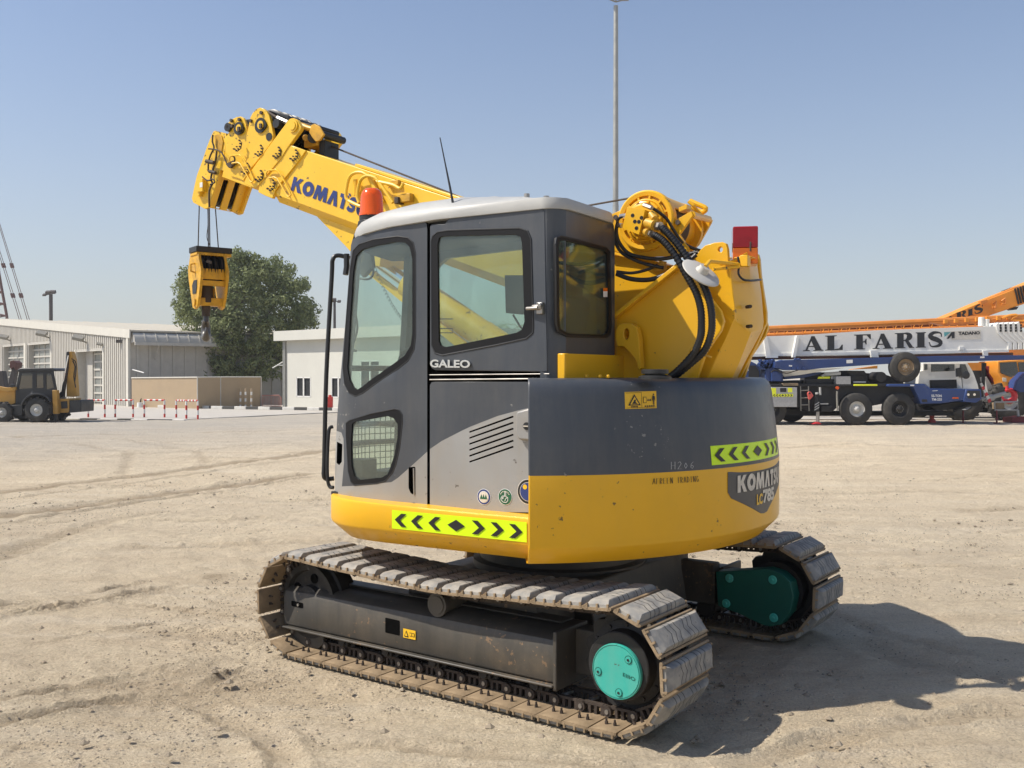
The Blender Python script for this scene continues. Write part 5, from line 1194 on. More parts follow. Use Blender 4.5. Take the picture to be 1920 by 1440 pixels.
# =====================================================================================
# GROUND
# =====================================================================================
def ground_material():
    m, t, b = nodes_mat('sandy ground'); N = t.nodes; L = t.links
    geo = N.new('ShaderNodeNewGeometry')
    def noise_(scale, detail=6, rough=.6, sx=1, sy=1, rz=0, off=0):
        mp = N.new('ShaderNodeMapping'); mp.inputs['Scale'].default_value = (sx, sy, 1); mp.inputs['Rotation'].default_value = (0, 0, rz); mp.inputs['Location'].default_value = (off, off, 0)
        L.new(geo.outputs['Position'], mp.inputs[0]); n = N.new('ShaderNodeTexNoise'); n.inputs['Scale'].default_value = scale; n.inputs['Detail'].default_value = detail; n.inputs['Roughness'].default_value = rough
        L.new(mp.outputs[0], n.inputs['Vector']); return n.outputs[0]
    def rng(x, a, b_, c, d):
        n = N.new('ShaderNodeMapRange'); n.inputs[1].default_value = a; n.inputs[2].default_value = b_; n.inputs[3].default_value = c; n.inputs[4].default_value = d; L.new(x, n.inputs[0]); return n.outputs[0]
    def mix(f, a, b_, mode='MIX'):
        n = N.new('ShaderNodeMix'); n.data_type = 'RGBA'; n.blend_type = mode
        if isinstance(f, float): n.inputs[0].default_value = f
        else: L.new(f, n.inputs[0])
        for i, c in ((6, a), (7, b_)):
            if isinstance(c, tuple): n.inputs[i].default_value = (*c, 1)
            else: L.new(c, n.inputs[i])
        return n.outputs[2]
    big = noise_(.10, 5, .55); mid = noise_(.9, 7, .65, off=3); fine = noise_(9, 8, .7, off=7); grit = noise_(75, 5, .75)
    c = mix(rng(big, .38, .62, 0, 1), (.80, .66, .46), (.70, .59, .43))
    c = mix(rng(mid, .42, .68, 0, .85), c, (.88, .745, .53))
    c = mix(rng(fine, .52, .76, 0, .55), c, (.60, .46, .31))
    # greyer gravel farther away on the left
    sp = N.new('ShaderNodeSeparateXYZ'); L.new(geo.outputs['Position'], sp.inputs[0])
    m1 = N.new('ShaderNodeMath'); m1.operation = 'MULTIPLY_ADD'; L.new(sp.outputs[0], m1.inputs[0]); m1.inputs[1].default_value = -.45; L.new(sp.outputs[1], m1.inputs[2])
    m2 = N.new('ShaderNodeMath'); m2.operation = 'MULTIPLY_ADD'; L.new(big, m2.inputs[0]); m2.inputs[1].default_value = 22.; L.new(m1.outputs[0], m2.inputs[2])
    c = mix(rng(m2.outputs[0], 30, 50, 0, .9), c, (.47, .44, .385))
    # wheel-worn streaks
    for rz, s_, off in ((R(12), 1.0, 0), (R(-9), .8, 11), (R(78), .7, 23)):
        st = noise_(1.0, 6, .7, .22*s_, 3.2*s_, rz, off); c = mix(rng(st, .54, .72, 0, .38), c, (.55, .42, .28)); c = mix(rng(st, .46, .33, 0, .35), c, (.86, .75, .58))
    c = mix(rng(grit, .30, .54, .5, 0), c, (.27, .21, .145)); c = mix(rng(grit, .60, .82, 0, .5), c, (.78, .71, .58))
    at_ = N.new('ShaderNodeAttribute'); at_.attribute_name = 'rut'
    c = mix(rng(at_.outputs['Fac'], 0, .8, 0, .85), c, (.33, .245, .155))
    L.new(c, b.inputs['Base Color']); b.inputs['Roughness'].default_value = .95; b.inputs['Specular IOR Level'].default_value = .15
    vor = N.new('ShaderNodeTexVoronoi'); vor.inputs['Scale'].default_value = 38; L.new(geo.outputs['Position'], vor.inputs['Vector'])
    h = N.new('ShaderNodeMath'); h.operation = 'MULTIPLY_ADD'; L.new(rng(vor.outputs[0], 0, .45, 1, 0), h.inputs[0]); h.inputs[1].default_value = .35; L.new(grit, h.inputs[2])
    b1 = N.new('ShaderNodeBump'); b1.inputs['Strength'].default_value = 1.0; b1.inputs['Distance'].default_value = .024; L.new(h.outputs[0], b1.inputs['Height'])
    st2 = noise_(1.0, 8, .72, .5, 5.5, R(14), 5)
    clod = noise_(26, 6, .7, off=13)
    c_m = N.new('ShaderNodeMath'); c_m.operation = 'MULTIPLY_ADD'; L.new(clod, c_m.inputs[0]); c_m.inputs[1].default_value = .22; L.new(fine, c_m.inputs[2])
    h2 = N.new('ShaderNodeMath'); h2.operation = 'ADD'; L.new(c_m.outputs[0], h2.inputs[0]); L.new(st2, h2.inputs[1])
    b2 = N.new('ShaderNodeBump'); b2.inputs['Strength'].default_value = .9; b2.inputs['Distance'].default_value = .075; L.new(h2.outputs[0], b2.inputs['Height']); L.new(b1.outputs[0], b2.inputs['Normal'])
    L.new(b2.outputs[0], b.inputs['Normal'])
ground_material()
RUTS = [  # photo polyline, half width, depth, darkness
 ([(-200,946),(0,923),(283,890),(602,845),(760,824)], .20, .012, .8), ([(-200,956),(0,936),(283,901),(602,853)], .05, .012, .5),
 ([(-200,990),(0,968),(236,935),(602,885)], .19, .016, .85), ([(-200,1004),(0,980),(236,945),(602,893)], .05, .012, .6),
 ([(-200,1090),(0,1043),(142,996),(250,968),(330,956)], .16, .012, .35),
 ([(-150,1160),(0,1140),(109,1128)], .045, .028, .6), ([(137,1123),(215,1108),(293,1093)], .04, .026, .5), ([(-150,1175),(0,1161),(100,1145),(198,1128),(280,1113),(359,1097)], .04, .028, .6),
 ([(-100,1330),(0,1312),(60,1303),(113,1293),(200,1278),(274,1265)], .04, .018, .8), ([(-100,1372),(0,1350),(50,1341),(94,1331),(212,1310),(300,1296)], .04, .020, .9),
 ([(350,1300),(410,1268),(450,1253),(505,1240)], .035, .018, .6), ([(150,1290),(330,1262),(470,1225)], .10, .012, .4),
 ([(1480,880),(1580,873),(1700,868)], .03, .016, .5), ([(1700,906),(1800,898),(1860,890),(1930,882),(2100,874)], .04, .02, .6),
 ([(1465,840),(1600,833),(1920,838),(2100,840)], .15, .01, .4), ([(1470,926),(1700,922),(1930,930)], .12, .008, .3), ([(1500,976),(1560,980),(1620,984)], .02, .015, .4),
 ([(1560,1180),(1700,1240),(1820,1262),(1930,1270)], .12, .012, .3), ([(1500,1130),(1650,1190),(1800,1230),(1930,1245)], .05, .014, .3),
 ([(0,820),(300,812),(600,806)], .2, .008, .3), ([(0,868),(300,850),(560,828)], .08, .01, .3), ([(230,890),(245,850),(130,830)], .10, .010, .4), ([(390,870),(370,845),(240,828)], .10, .010, .4),
 ([(0,1425),(40,1390),(100,1365)], .02, .02, .5), ([(560,1500),(520,1380),(330,1290)], .06, .012, .25), ([(1340,1440),(1500,1395),(1700,1360),(1950,1330)], .06, .014, .3)]
rr_g = random.Random(21)
for _ in range(46):
    x0_, y0_ = rr_g.uniform(-60, 1980), 790+rr_g.random()**1.3*640
    if 560 < x0_ < 1560 and y0_ > 850: continue
    g_ = gnd(x0_, y0_); a_ = rr_g.gauss(.12, .35); L_ = rr_g.uniform(.8, 3.5)*(1+g_[1]/12); cv = rr_g.gauss(0, .12); pl = []
    for i in range(7):
        t = i/6; pl.append(('w', g_[0]+math.cos(a_+cv*t)*L_*t, g_[1]+math.sin(a_+cv*t)*L_*t))
    w_ = rr_g.choice((.02,.03,.045,.10)); RUTS.append((pl, w_, .006+w_*.10, .35))
def make_ground():
    n = 1500; u = np.linspace(-1, 1, n)
    xs = -.7+2.1*np.sinh(7.6*u); ys = 4.6+2.1*np.sinh(7.6*u)                     # fine near the machine, coarse to the horizon
    X, Y = np.meshgrid(xs, ys); Z = np.zeros_like(X); D = np.zeros_like(X)
    ix = np.where(np.abs(xs) < 34)[0]; iy = np.where((ys > .8) & (ys < 46))[0]; sl_ = np.s_[iy[0]:iy[-1]+1, ix[0]:ix[-1]+1]
    x, y = X[sl_], Y[sl_]; z = np.zeros_like(x); dk_ = np.zeros_like(x)
    rng_ = np.random.RandomState(4); r2 = np.hypot(x-.3, y-5)
    for wl, am, cnt in ((6., .010, 12), (2.2, .007, 18), (.9, .0050, 26), (.38, .0038, 36), (.17, .0027, 44)):
        acc = np.zeros_like(x)
        for _ in range(cnt):
            th = rng_.uniform(0, 6.28); k = 6.28/(wl*rng_.uniform(.7, 1.4)); acc += np.sin(k*(x*math.cos(th)+y*math.sin(th))+rng_.uniform(0, 6.28))
        z += am*acc/math.sqrt(cnt)*1.2
    crumb = rng_.rand(*x.shape)
    crumb = (crumb+np.roll(crumb, 1, 0)+np.roll(crumb, 1, 1)+np.roll(crumb, (1, 1), (0, 1)))/4-.5
    z += crumb*.004
    jx = .30*np.sin(x*7.1+y*3.3)+.25*np.sin(x*17.-y*11.)+.20*np.sin(x*41+y*37.)+crumb*1.2
    for pl, w_, dp, dk in RUTS:
        P = np.array([(p[1], p[2]) if p[0] == 'w' else gnd(*p) for p in pl]); mg = w_*5
        jx0 = np.searchsorted(x[0], P[:,0].min()-mg); jx1 = np.searchsorted(x[0], P[:,0].max()+mg); jy0 = np.searchsorted(y[:,0], P[:,1].min()-mg); jy1 = np.searchsorted(y[:,0], P[:,1].max()+mg)
        if jx1-jx0 < 2 or jy1-jy0 < 2: continue
        q = np.s_[jy0:jy1, jx0:jx1]; a, b = x[q], y[q]; best = np.full(a.shape, 9e9); tt = np.zeros_like(a); run = 0
        for (x0, y0), (x1, y1) in zip(P, P[1:]):
            dx, dy = x1-x0, y1-y0; L2 = dx*dx+dy*dy+1e-9; t = np.clip(((a-x0)*dx+(b-y0)*dy)/L2, 0, 1)
            d = np.hypot(a-x0-t*dx, b-y0-t*dy); k = d < best; best[k] = d[k]; tt[k] = (run+t*math.sqrt(L2))[k]; run += math.sqrt(L2)
        e = np.abs(best+jx[q]*w_*.45); g = np.exp(-(e/w_)**4); end = np.clip(np.minimum(tt, run-tt)/.35, 0, 1)
        brk = .7+.3*np.sin(tt*9+w_*99)*np.sin(tt*3.7+w_*31)
        z[q] += 1.5*(-dp*g*brk+dp*.9*np.exp(-((e-1.6*w_)/(.45*w_))**2)*brk*(1+1.6*crumb[q]))*end
        if w_ > .12: tr_ = np.sign(np.sin(tt*48+best*26))*g*end*(np.sin(tt*1.3) > -.5); z[q] += .006*tr_; dk_[q] = np.maximum(dk_[q], .45*(tr_ < -.5))  # tread marks, shading of the low bars put into the colour
        dk_[q] = np.maximum(dk_[q], dk*g*end*(.75+.5*crumb[q]))
    for px_, py_, r_, dk in ((400,1083,.10,.6),(600,985,.10,.3),(620,990,.08,.3),(330,1290,.5,.25)):
        x0, y0 = gnd(px_, py_); d = np.hypot(x-x0, (y-y0)); g = np.exp(-(d/r_)**2); dk_ = np.maximum(dk_, dk*g); z += g*crumb*.012
    z *= np.clip((40-r2)/12, 0, 1)*np.clip((y-.8)/.5, 0, 1)
    # keep it level under the tracks, with a pushed-up lip round them
    c, s = math.cos(AT), math.sin(AT); lx = (x-CX)*c+(y-CY)*s; ly = -(x-CX)*s+(y-CY)*c
    for sd in (.935, -.935):
        g = np.clip(1-np.maximum(np.abs(lx)-1.15, np.abs(ly-sd)-.25)/.10, 0, 1); z = z*(1-g)+(-.004)*g
        dd = np.maximum(np.abs(lx)-1.05, np.abs(ly-sd)-.26); z += .012*np.exp(-((dd-.07)/.05)**2)*(.6+.4*np.sin(x*23)*np.sin(y*19)+crumb)
    Z[sl_] = z; D[sl_] = dk_
    V = np.stack([X*K, Y*K, Z*K], -1).reshape(-1, 3).astype(np.float32)
    me = bpy.data.meshes.new('ground'); me.vertices.add(len(V)); me.vertices.foreach_set('co', V.ravel())
    i = np.arange((n-1)*(n-1)); r, q_ = i//(n-1), i % (n-1); v0 = r*n+q_
    F = np.stack([v0, v0+1, v0+n+1, v0+n], -1).astype(np.int32)
    me.loops.add(F.size); me.loops.foreach_set('vertex_index', F.ravel()); me.polygons.add(len(F)); me.polygons.foreach_set('loop_start', np.arange(0, F.size, 4, dtype=np.int32)); me.polygons.foreach_set('loop_total', np.full(len(F), 4, dtype=np.int32))
    me.polygons.foreach_set('use_smooth', np.ones(len(F), dtype=bool)); me.update()
    at_ = me.attributes.new('rut', 'FLOAT', 'POINT'); at_.data.foreach_set('value', D.ravel().astype(np.float32))
    me.materials.append(MATS['sandy ground']); o = link(me, 'ground'); o['kind'] = 'structure'
make_ground()
mat('pebble', (.27,.225,.165), .9, var=.35, vscale=.7, spec=.2)
def pebbles():
    rd = random.Random(9); mb = MB()
    def stone(x, y, r):
        vs = []; 
        for dx, dy, dz in ((1,0,0),(.3,.95,0),(-.8,.6,0),(-.8,-.6,0),(.3,-.95,0),(.1,.1,.8),(0,0,-.6)):
            k = r*rd.uniform(.7,1.25); vs.append((x+dx*k, y+dy*k, r*.25+dz*k*.8))
        mb.add(vs, [(0,1,5),(1,2,5),(2,3,5),(3,4,5),(4,0,5),(1,0,6),(2,1,6),(3,2,6),(4,3,6),(0,4,6)])
    for _ in range(42000):
        d = 2.2+13*rd.random()**1.5; a = rd.uniform(-.62, .62); x, y = d*math.tan(a), d
        cl = noise.noise(Vector((x*.9, y*.9, 3)))
        if rd.random() > .45+cl: continue
        r = min(.024, .0036*(1+rd.paretovariate(2.0)*.45)); stone(x, y, r)
    for px_, py_ in ((1307,1386),(1312,1392),(1300,1392),(918,1365),(403,1255),(404,1262),(77,1180)): x, y = gnd(px_, py_); stone(x, y, .022)
    o = mb.build('gravel', 'pebble', smooth=False); o['kind'] = 'stuff'
pebbles()
mat('paving', (.44,.41,.36), .85, var=.08, vscale=1.2, dirt=.2, dirtcol=(.36,.31,.24), dscale=1.0)
mat('kerb white', (.66,.64,.58), .7, var=.1, vscale=4, dirt=.25); mat('kerb black', (.07,.068,.062), .7, var=.2, vscale=4, dirt=.3)
def poly_flat(name, pts, z, m_, th=.0, kind='structure'):
    mb = MB(); mb.prism([(x, y, z-th) for x, y in pts], (0, 0, max(th, .001))); o = mb.build(name, m_, smooth=False); o['kind'] = kind; return o
pv = [gnd(*p) for p in ((-260,780),(0,784.5),(345,787.8),(520,779),(640,773.5),(900,766),(1000,762),(760,760),(500,760.5),(300,760),(-260,757))]
poly_flat('paved_road', pv, .03, 'paving', .06)
def kerb(p0, p1, seg, h, w_, z0=0.0, irregular=0):
    a, b_ = Vector((*gnd(*p0), z0)), Vector((*gnd(*p1), z0)); L_ = (b_-a).length; d = (b_-a).normalized(); n = Vector((-d.y, d.x, 0)); k = 0; x = 0; mb = MB(); rd = random.Random(3)
    while x < L_:
        e = min(L_, x+seg*(rd.uniform(.7,1.3) if irregular else 1)); q0, q1 = a+d*(x+.01), a+d*(e-.01); hh = h*(rd.uniform(.6,1.1) if irregular else 1)
        mb.add([q0, q1, q1+n*w_, q0+n*w_]+[p+Vector((0,0,hh)) for p in (q0, q1, q1+n*w_, q0+n*w_)], [(0,3,2,1),(4,5,6,7),(0,1,5,4),(1,2,6,5),(2,3,7,6),(3,0,4,7)], k % 2); k += 1; x = e
    o = mb.build('kerb', ['kerb white', 'kerb black'], bevel=.01); o['kind'] = 'structure'
kerb((395,768.0),(640,771.5), .62, .13, .18, .03); kerb((640,771.5),(905,769), .62, .13, .18, .03); kerb((295,765.5),(395,767.4), .62, .12, .18, .03)
kerb((120,786.3),(345,789.2), .75, .05, .22, 0, 1)
# =====================================================================================
# LEFT SIDE
# =====================================================================================
mat('sheet white', (.50,.475,.42), .55, var=.06, dirt=.15, dirtcol=(.42,.38,.3), dscale=1.2); mat('roof sheet', (.50,.46,.375), .5, var=.04); mat('fascia', (.58,.555,.485), .6, var=.05)
mat('grey sheet', (.44,.42,.375), .6, var=.08); mat('shutter pane', (.22,.23,.21), .3, var=.12, vscale=2); mat('wall cream', (.56,.55,.49), .8, var=.04, vscale=1, dirt=.12, dirtcol=(.5,.46,.38), dscale=.8)
mat('beige wall', (.40,.30,.19), .8, var=.06, vscale=1.5, dirt=.2, dirtcol=(.30,.22,.14), dscale=1.5); mat('pole steel', (.36,.36,.33), .45, metal=.5, var=.08)
mat('lamp grey', (.22,.21,.18), .5, var=.1); mat('dark pole', (.06,.05,.045), .6); mat('red paint', (.50,.03,.02), .45, var=.1, dirt=.15); mat('white paint', (.70,.69,.65), .5, var=.05, dirt=.12, dirtcol=(.45,.42,.36))
mat('tyre', (.035,.033,.03), .8, var=.2, vscale=6, dirt=.45, dirtcol=(.16,.14,.11), dscale=4); mat('rim', (.55,.54,.50), .5, metal=.0, var=.2, dirt=.3); mat('backhoe yellow', (.46,.25,.045), .5, var=.12, dirt=.3)
mat('brown wood', (.14,.10,.06), .7, var=.2)
P0 = Vector((-18.6, 47.5, 0)); D1 = Vector((-.653, .757, 0)); D2 = Vector((.757, .653, 0))
wh = thing('warehouse', 'long white corrugated metal warehouse with low gable roof and roller doors', 'building', tuple(P0), 0)
WF = Matrix.Translation(-P0)
def hit(px, py, P=P0, D=D1):
    d = ray(px, py); s = (P.x*D.y-P.y*D.x)/(d[0]*D.y-d[1]*D.x); return ((d[0]*s-P.x)*D.x+(d[1]*s-P.y)*D.y)/(D.x**2+D.y**2), CH+d[2]*s
def W1(t, z, out=0): p = P0+D1*t-D2*0+Vector((-D1.y, D1.x, 0))*out; return Vector((p.x, p.y, z))   # out: towards the viewer
t0z = [hit(px, py) for px, py in ((243,623),(0,601))]
ze = t0z[0][1]; slope = (t0z[1][1]-ze)/t0z[1][0]
def rz_(t): return ze+slope*min(t, 26)-max(0, t-26)*slope
OP = []
for l, r_, top in ((8,47.5,(47.5,645)),(55,97,(97,641.2)),(146,196,(196,654.5)),(-60,1,(1,650))):
    ta, tb = hit(r_, 700)[0], hit(l, 700)[0]; OP.append((ta, tb, hit(*top)[1]))
mb = MB(); t = .10; per = .30
while t < 34:
    z0_ = 0
    for a, b_, zt3 in OP:
        if a-.05 < t+per/2 < b_+.05: z0_ = zt3
    zt4 = rz_(t+per/2)
    xs_ = [(0,0),(.12,0),(.14,.09),(.27,.09),(.30,0)]
    for (u0_, o0), (u1_, o1) in zip(xs_, xs_[1:]): mb.add([W1(t+u0_, z0_, o0), W1(t+u1_, z0_, o1), W1(t+u1_, zt4, o1), W1(t+u0_, zt4, o0)], [(0,1,2,3)])
    t += per
for a, b_, zt3 in OP: mb.prism([W1(a-.1, zt3-.08, -.02), W1(b_+.1, zt3-.08, -.02), W1(b_+.1, zt3+.06, -.02), W1(a-.1, zt3+.06, -.02)], Vector((-D1.y, D1.x, 0))*.10)
mb.build('wall', 'sheet white', wh, WF, smooth=False)
nrm1 = Vector((-D1.y, D1.x, 0))
def wbox(mb, t0, t1, z0, z1, o0, o1, mi=0): mb.prism([W1(t0, z0, o0), W1(t1, z0, o0), W1(t1, z1, o0), W1(t0, z1, o0)], nrm1*(o1-o0), mi)
mb = MB(); mb.prism([W1(-.35, rz_(0)-.30, .10), W1(26, rz_(26)-.30, .10), W1(26, rz_(26)+.12, .10), W1(-.35, rz_(0)+.12, .10)], nrm1*.06); mb.build('fascia', 'fascia', wh, WF, smooth=False)
mb = MB(); pr = [W1(-.35, rz_(0)+.10, .12), W1(26, rz_(26)+.10, .12), W1(52, rz_(0)+.10, .12)]
mb.loft([[p+D2*a for p in pr]+[p+D2*a+Vector((0,0,-.08)) for p in reversed(pr)] for a in (0, 15)])
for k in range(8):
    a = .8+k*1.7; mb.prism([pr[0]+D2*a+Vector((0,0,.0)), pr[1]+D2*a, pr[1]+D2*a+Vector((0,0,.03)), pr[0]+D2*a+Vector((0,0,.03))], D2*.05)
mb.build('roof', 'roof sheet', wh, WF, smooth=False)
mb = MB(); mb.prism([W1(0,0,-.02), W1(0,0,-.02)+D2*9.8, (W1(0,rz_(0),-.02)+D2*9.8), W1(0,rz_(0),-.02)], D1*.1)
for k in range(16): a = .3+k*.6; mb.prism([W1(0,0,0)+D2*a, W1(0,0,0)+D2*(a+.12), W1(0,ze,0)+D2*(a+.12), W1(0,ze,0)+D2*a], D1*-.05)
mb.build('side_wall', 'grey sheet', wh, WF, smooth=False)
mb = MB(); wbox(mb, -.10, .16, 0, ze-.1, .02, .14); mb.build('trim', 'fascia', wh, WF, smooth=False); mb = MB(); wbox(mb, OP[1][0]-.22, OP[1][0], 0, OP[1][2], .0, .10); mb.build('trim', 'fascia', wh, WF, smooth=False); mb = MB(); wbox(mb, OP[0][0]-.4, OP[0][0], 0, OP[0][2]+.05, -.02, .10); mb.build('trim', 'fascia', wh, WF, smooth=False); mb = MB(); wbox(mb, OP[2][0]-.22, OP[2][0], 0, OP[2][2]+.05, 0, .12); mb.build('trim', 'fascia', wh, WF, smooth=False); mb = MB(); wbox(mb, OP[2][1], OP[2][1]+.18, 0, OP[2][2]+.05, 0, .12)
mb.build('trim', 'fascia', wh, WF, smooth=False)
for k, (a, b_, zt3) in enumerate(OP):
    REC = -.28 if k != 2 else -.5
    mb = MB(); wbox(mb, a, b_, 0, zt3, REC-.05, REC, 0)
    fr_ = mb.build('roller_door', 'shutter pane', wh, WF, smooth=False)
    mb = MB(); w1 = (b_-a)*(.70 if k == 2 else 1); nc = 4 if k != 2 else 3
    for i in range(nc+1): tt_ = a+w1*i/nc; wbox(mb, tt_-.03, tt_+.03, 0, zt3, REC, REC+.04)
    z = .12
    while z < zt3: wbox(mb, a, a+w1, z, z+.09, REC, REC+.06); z += .42
    mb.build('door_bars', 'sheet white', fr_, WF, smooth=False)
    mb = MB(); wbox(mb, b_-.02, b_, 0, zt3, REC-.05, 0); wbox(mb, a, a+.02, 0, zt3, REC-.05, 0); wbox(mb, a, b_, zt3-.02, zt3, REC-.05, 0)
    if k == 2: wbox(mb, a+w1+.1, b_, 0, zt3, REC, REC+.1)
    mb.build('door_reveal', 'grey sheet', fr_, WF, smooth=False)
mb = MB()                                                                      # barrel awning along the side wall
N_ = 10; L2_ = 9.5; zc_ = ze-.30
arc = [(.62*math.sin(R(90*i/N_)), .52*math.cos(R(90*i/N_))) for i in range(N_+1)]
for k in range(int(L2_/.55)):
    a0, a1 = k*.55, k*.55+.50
    for sA, sB, rr in ((a0, a1, 1.0), (a1, a0+.55, 1.06)):
        rg = []
        for s_ in (sA, sB): rg.append([W1(0, zc_-.18+z*rr, 0)+D2*s_-D1*(o*rr) for o, z in arc]+[W1(0, zc_-.22, 0)+D2*s_-D1*.0])
        mb.loft(rg)
aw = mb.build('awning', 'grey sheet', wh, WF, sharp=40)
mb = MB(); q_ = W1(0, zc_-.34, 0)-D1*.60; mb.prism([q_, q_+D2*L2_, q_+D2*L2_+Vector((0,0,.16)), q_+Vector((0,0,.16))], D1*-.10)
for s_ in (1.2, 6, 11): a = W1(0, zc_-1.0, 0)+D2*s_; mb.tube([a, a-D1*.6+Vector((0,0,.7))], .03)
mb.build('awning_gutter', 'grey sheet', wh, WF, smooth=False)
mb = MB(); p = at(275, 700, 50); x0, x1 = at(283,700,50)[0], at(328,700,50)[0]; zt5 = at(300,652,50)[2]; zm5 = at(300,673,50)[2]
rg = [[(x0, 50, 0), (x0, 50, zm5), (x0+.25*(x1-x0), 50, zt5-.08), (x0+.5*(x1-x0), 50, zt5), (x1-.15*(x1-x0), 50, zt5-.06), (x1, 50, zm5), (x1, 50, 0)], ]
rg.append([(x, 53, z) for x, _, z in rg[0]]); mb.loft(rg); mb.b2((x1-.9, 49.98, 0), (x1, 50.02, zm5+.02))
mb.build('entrance_canopy', 'grey sheet', wh, WF, sharp=60)
for px_, py_ in ((22,632),(95,626),(165,634),(196,645)):
    t_, z_ = hit(px_, py_); small = px_ == 196; k = .5 if small else 1
    mb = MB(); c_ = W1(t_, z_, .5*k); mb.box(c_, (.55*k,.35*k,.18*k), 0, Matrix.Rotation(R(30), 3, 'X') @ Matrix.Rotation(R(15), 3, 'Y')); mb.tube([W1(t_, z_-.25*k, .04), W1(t_, z_-.12*k, .42*k)], .04*k)
    mb.build('wall_floodlight', 'lamp grey', wh, WF, bevel=.01)
mb = MB(); t_, z_ = hit(230, 640); mb.box(W1(t_, z_, .15), (.30,.2,.16)); mb.cyl(W1(t_, z_, .05), W1(t_, z_, .2), .06); mb.build('security_camera', 'dark pole', wh, WF)
mb = MB(); p = at(248,693,47.4); q_ = at(270,699,47.0); mb.tube([p, q_], .03); mb.build('strut', 'white paint', wh, WF)
# beige enclosure wall
def wallseg(mb, a, b_, z1_, z2_, th=.12, mi=0, z0=0): mb.prism([(a[0], a[1], z0), (b_[0], b_[1], z0), (b_[0], b_[1], z2_), (a[0], a[1], z1_)], (0, th, 0), mi)
g0, g1, g2_, g3_ = gnd(247,764.0), gnd(370.5,767.5), gnd(414,765.6), gnd(490,763.5)
zA = CH-(708.3-703)/F_PX*g0[1]; hb2 = lambda g, py: CH-(py-703)/F_PX*g[1]
bw = thing('enclosure_wall', 'beige panel enclosure wall between the warehouse and the cream office', 'wall', (g1[0], g1[1], 0)); BF = Matrix.Translation((-g1[0], -g1[1], 0))
for a, b_, pa, pb in ((g0, g1, 708.5, 707.5), (g1, g2_, 707.5, 707), (g2_, g3_, 707, 707)):
    mb = MB(); wallseg(mb, a, b_, hb2(a, pa), hb2(b_, pb)); pn = mb.build('panel', 'beige wall', bw, BF, smooth=False)
    mb = MB(); wallseg(mb, (a[0], a[1]-.02), (b_[0], b_[1]-.02), hb2(a, pa)+.03, hb2(b_, pb)+.03, .16, 0, 0) if False else mb.tube([(a[0], a[1]-.01, hb2(a, pa)), (b_[0], b_[1]-.01, hb2(b_, pb))], .03, 6)
    mb.tube([(b_[0], b_[1]-.02, 0), (b_[0], b_[1]-.02, hb2(b_, pb))], .025, 6); mb.build('edge_trim', 'fascia', pn, BF)
ac = thing('air_conditioner', 'white air conditioner unit peeking over the beige wall', 'air conditioner', at(306,720,51)); AF = Matrix.Translation(-Vector(at(306,720,51)))
mb = MB(); a, b_ = at(297,707,50.8), at(315.5,696,50.8); mb.b2((a[0], 50.8, a[2]-1.2), (b_[0], 51.4, b_[2])); mb.build('housing', 'white paint', ac, AF, bevel=.02)
mb = MB(); a, b_ = at(305,706,50.79), at(311,702,50.79); mb.b2((a[0], 50.77, a[2]), (b_[0], 50.80, b_[2])); mb.build('grille', 'lamp grey', ac, AF)
a, b_ = at(316,712,52), at(366,696,52); mb = MB(); mb.b2((a[0], 52, 0), (b_[0], 53.2, b_[2])); mb.b2((b_[0]-.3, 52, 0), (at(384,703,52)[0], 53, at(384,703,52)[2]))
o = mb.build('storage_box', 'grey sheet', None, None, bevel=.02); tag(o, 'long grey metal box behind the beige enclosure wall', 'box')
# cream office
Q0 = Vector((*gnd(533,764.8), 0)); e1 = at(640,700,43.4); DQ = (Vector((e1[0], 43.4, 0))-Q0).normalized(); NQ = Vector((DQ.y, -DQ.x, 0)); 
of = thing('office_building', 'low cream flat-roofed office building seen behind the cab', 'building', tuple(Q0)); OF = Matrix.Translation(-Q0)
def Q(t, z, o=0): p = Q0+DQ*t+NQ*o; return Vector((p.x, p.y, z))
hq = lambda px, py: hit(px, py, Q0, DQ)
tR = hq(800,700)[0]; zr0 = hq(533,640)[1]; zr1 = hq(533,622)[1]
wins = [(hq(555.5,745)[0], hq(583,745)[0], hq(555.5,744)[1], hq(555.5,707)[1]), (hq(621,745)[0], hq(648,745)[0], hq(555.5,744)[1], hq(555.5,707)[1]), (hq(676,745)[0], hq(712,745)[0], .05, hq(676,676)[1]), (hq(735,745)[0], hq(765,745)[0], hq(555.5,744)[1], hq(555.5,707)[1])]
mb = MB(); panel(mb, [(0,0),(tR,0),(tR,zr0+.1),(0,zr0+.1)], [[(a,c),(b_,c),(b_,d),(a,d)] for a, b_, c, d in wins], lambda u, v: (Q(u, v), NQ), .2, 3)
wallseg_ = mb.prism([Q(-.01,0,-.1), Q(-.01,0,-7), Q(-.01,zr0,-7), Q(-.01,zr0,-.1)], DQ*.2); mb.prism([Q(tR-.1,0,-.1), Q(tR-.1,0,-7), Q(tR-.1,zr0,-7), Q(tR-.1,zr0,-.1)], DQ*.2); mb.build('wall', 'wall cream', of, OF, smooth=False)
mb = MB(); mb.prism([Q(-.35,zr0+.02,.35), Q(tR+.3,zr0+.02,.35), Q(tR+.3,zr0+.02,-7), Q(-.35,zr0+.02,-7)], (0,0,zr1-zr0)); mb.build('roof', 'wall cream', of, OF, smooth=False)
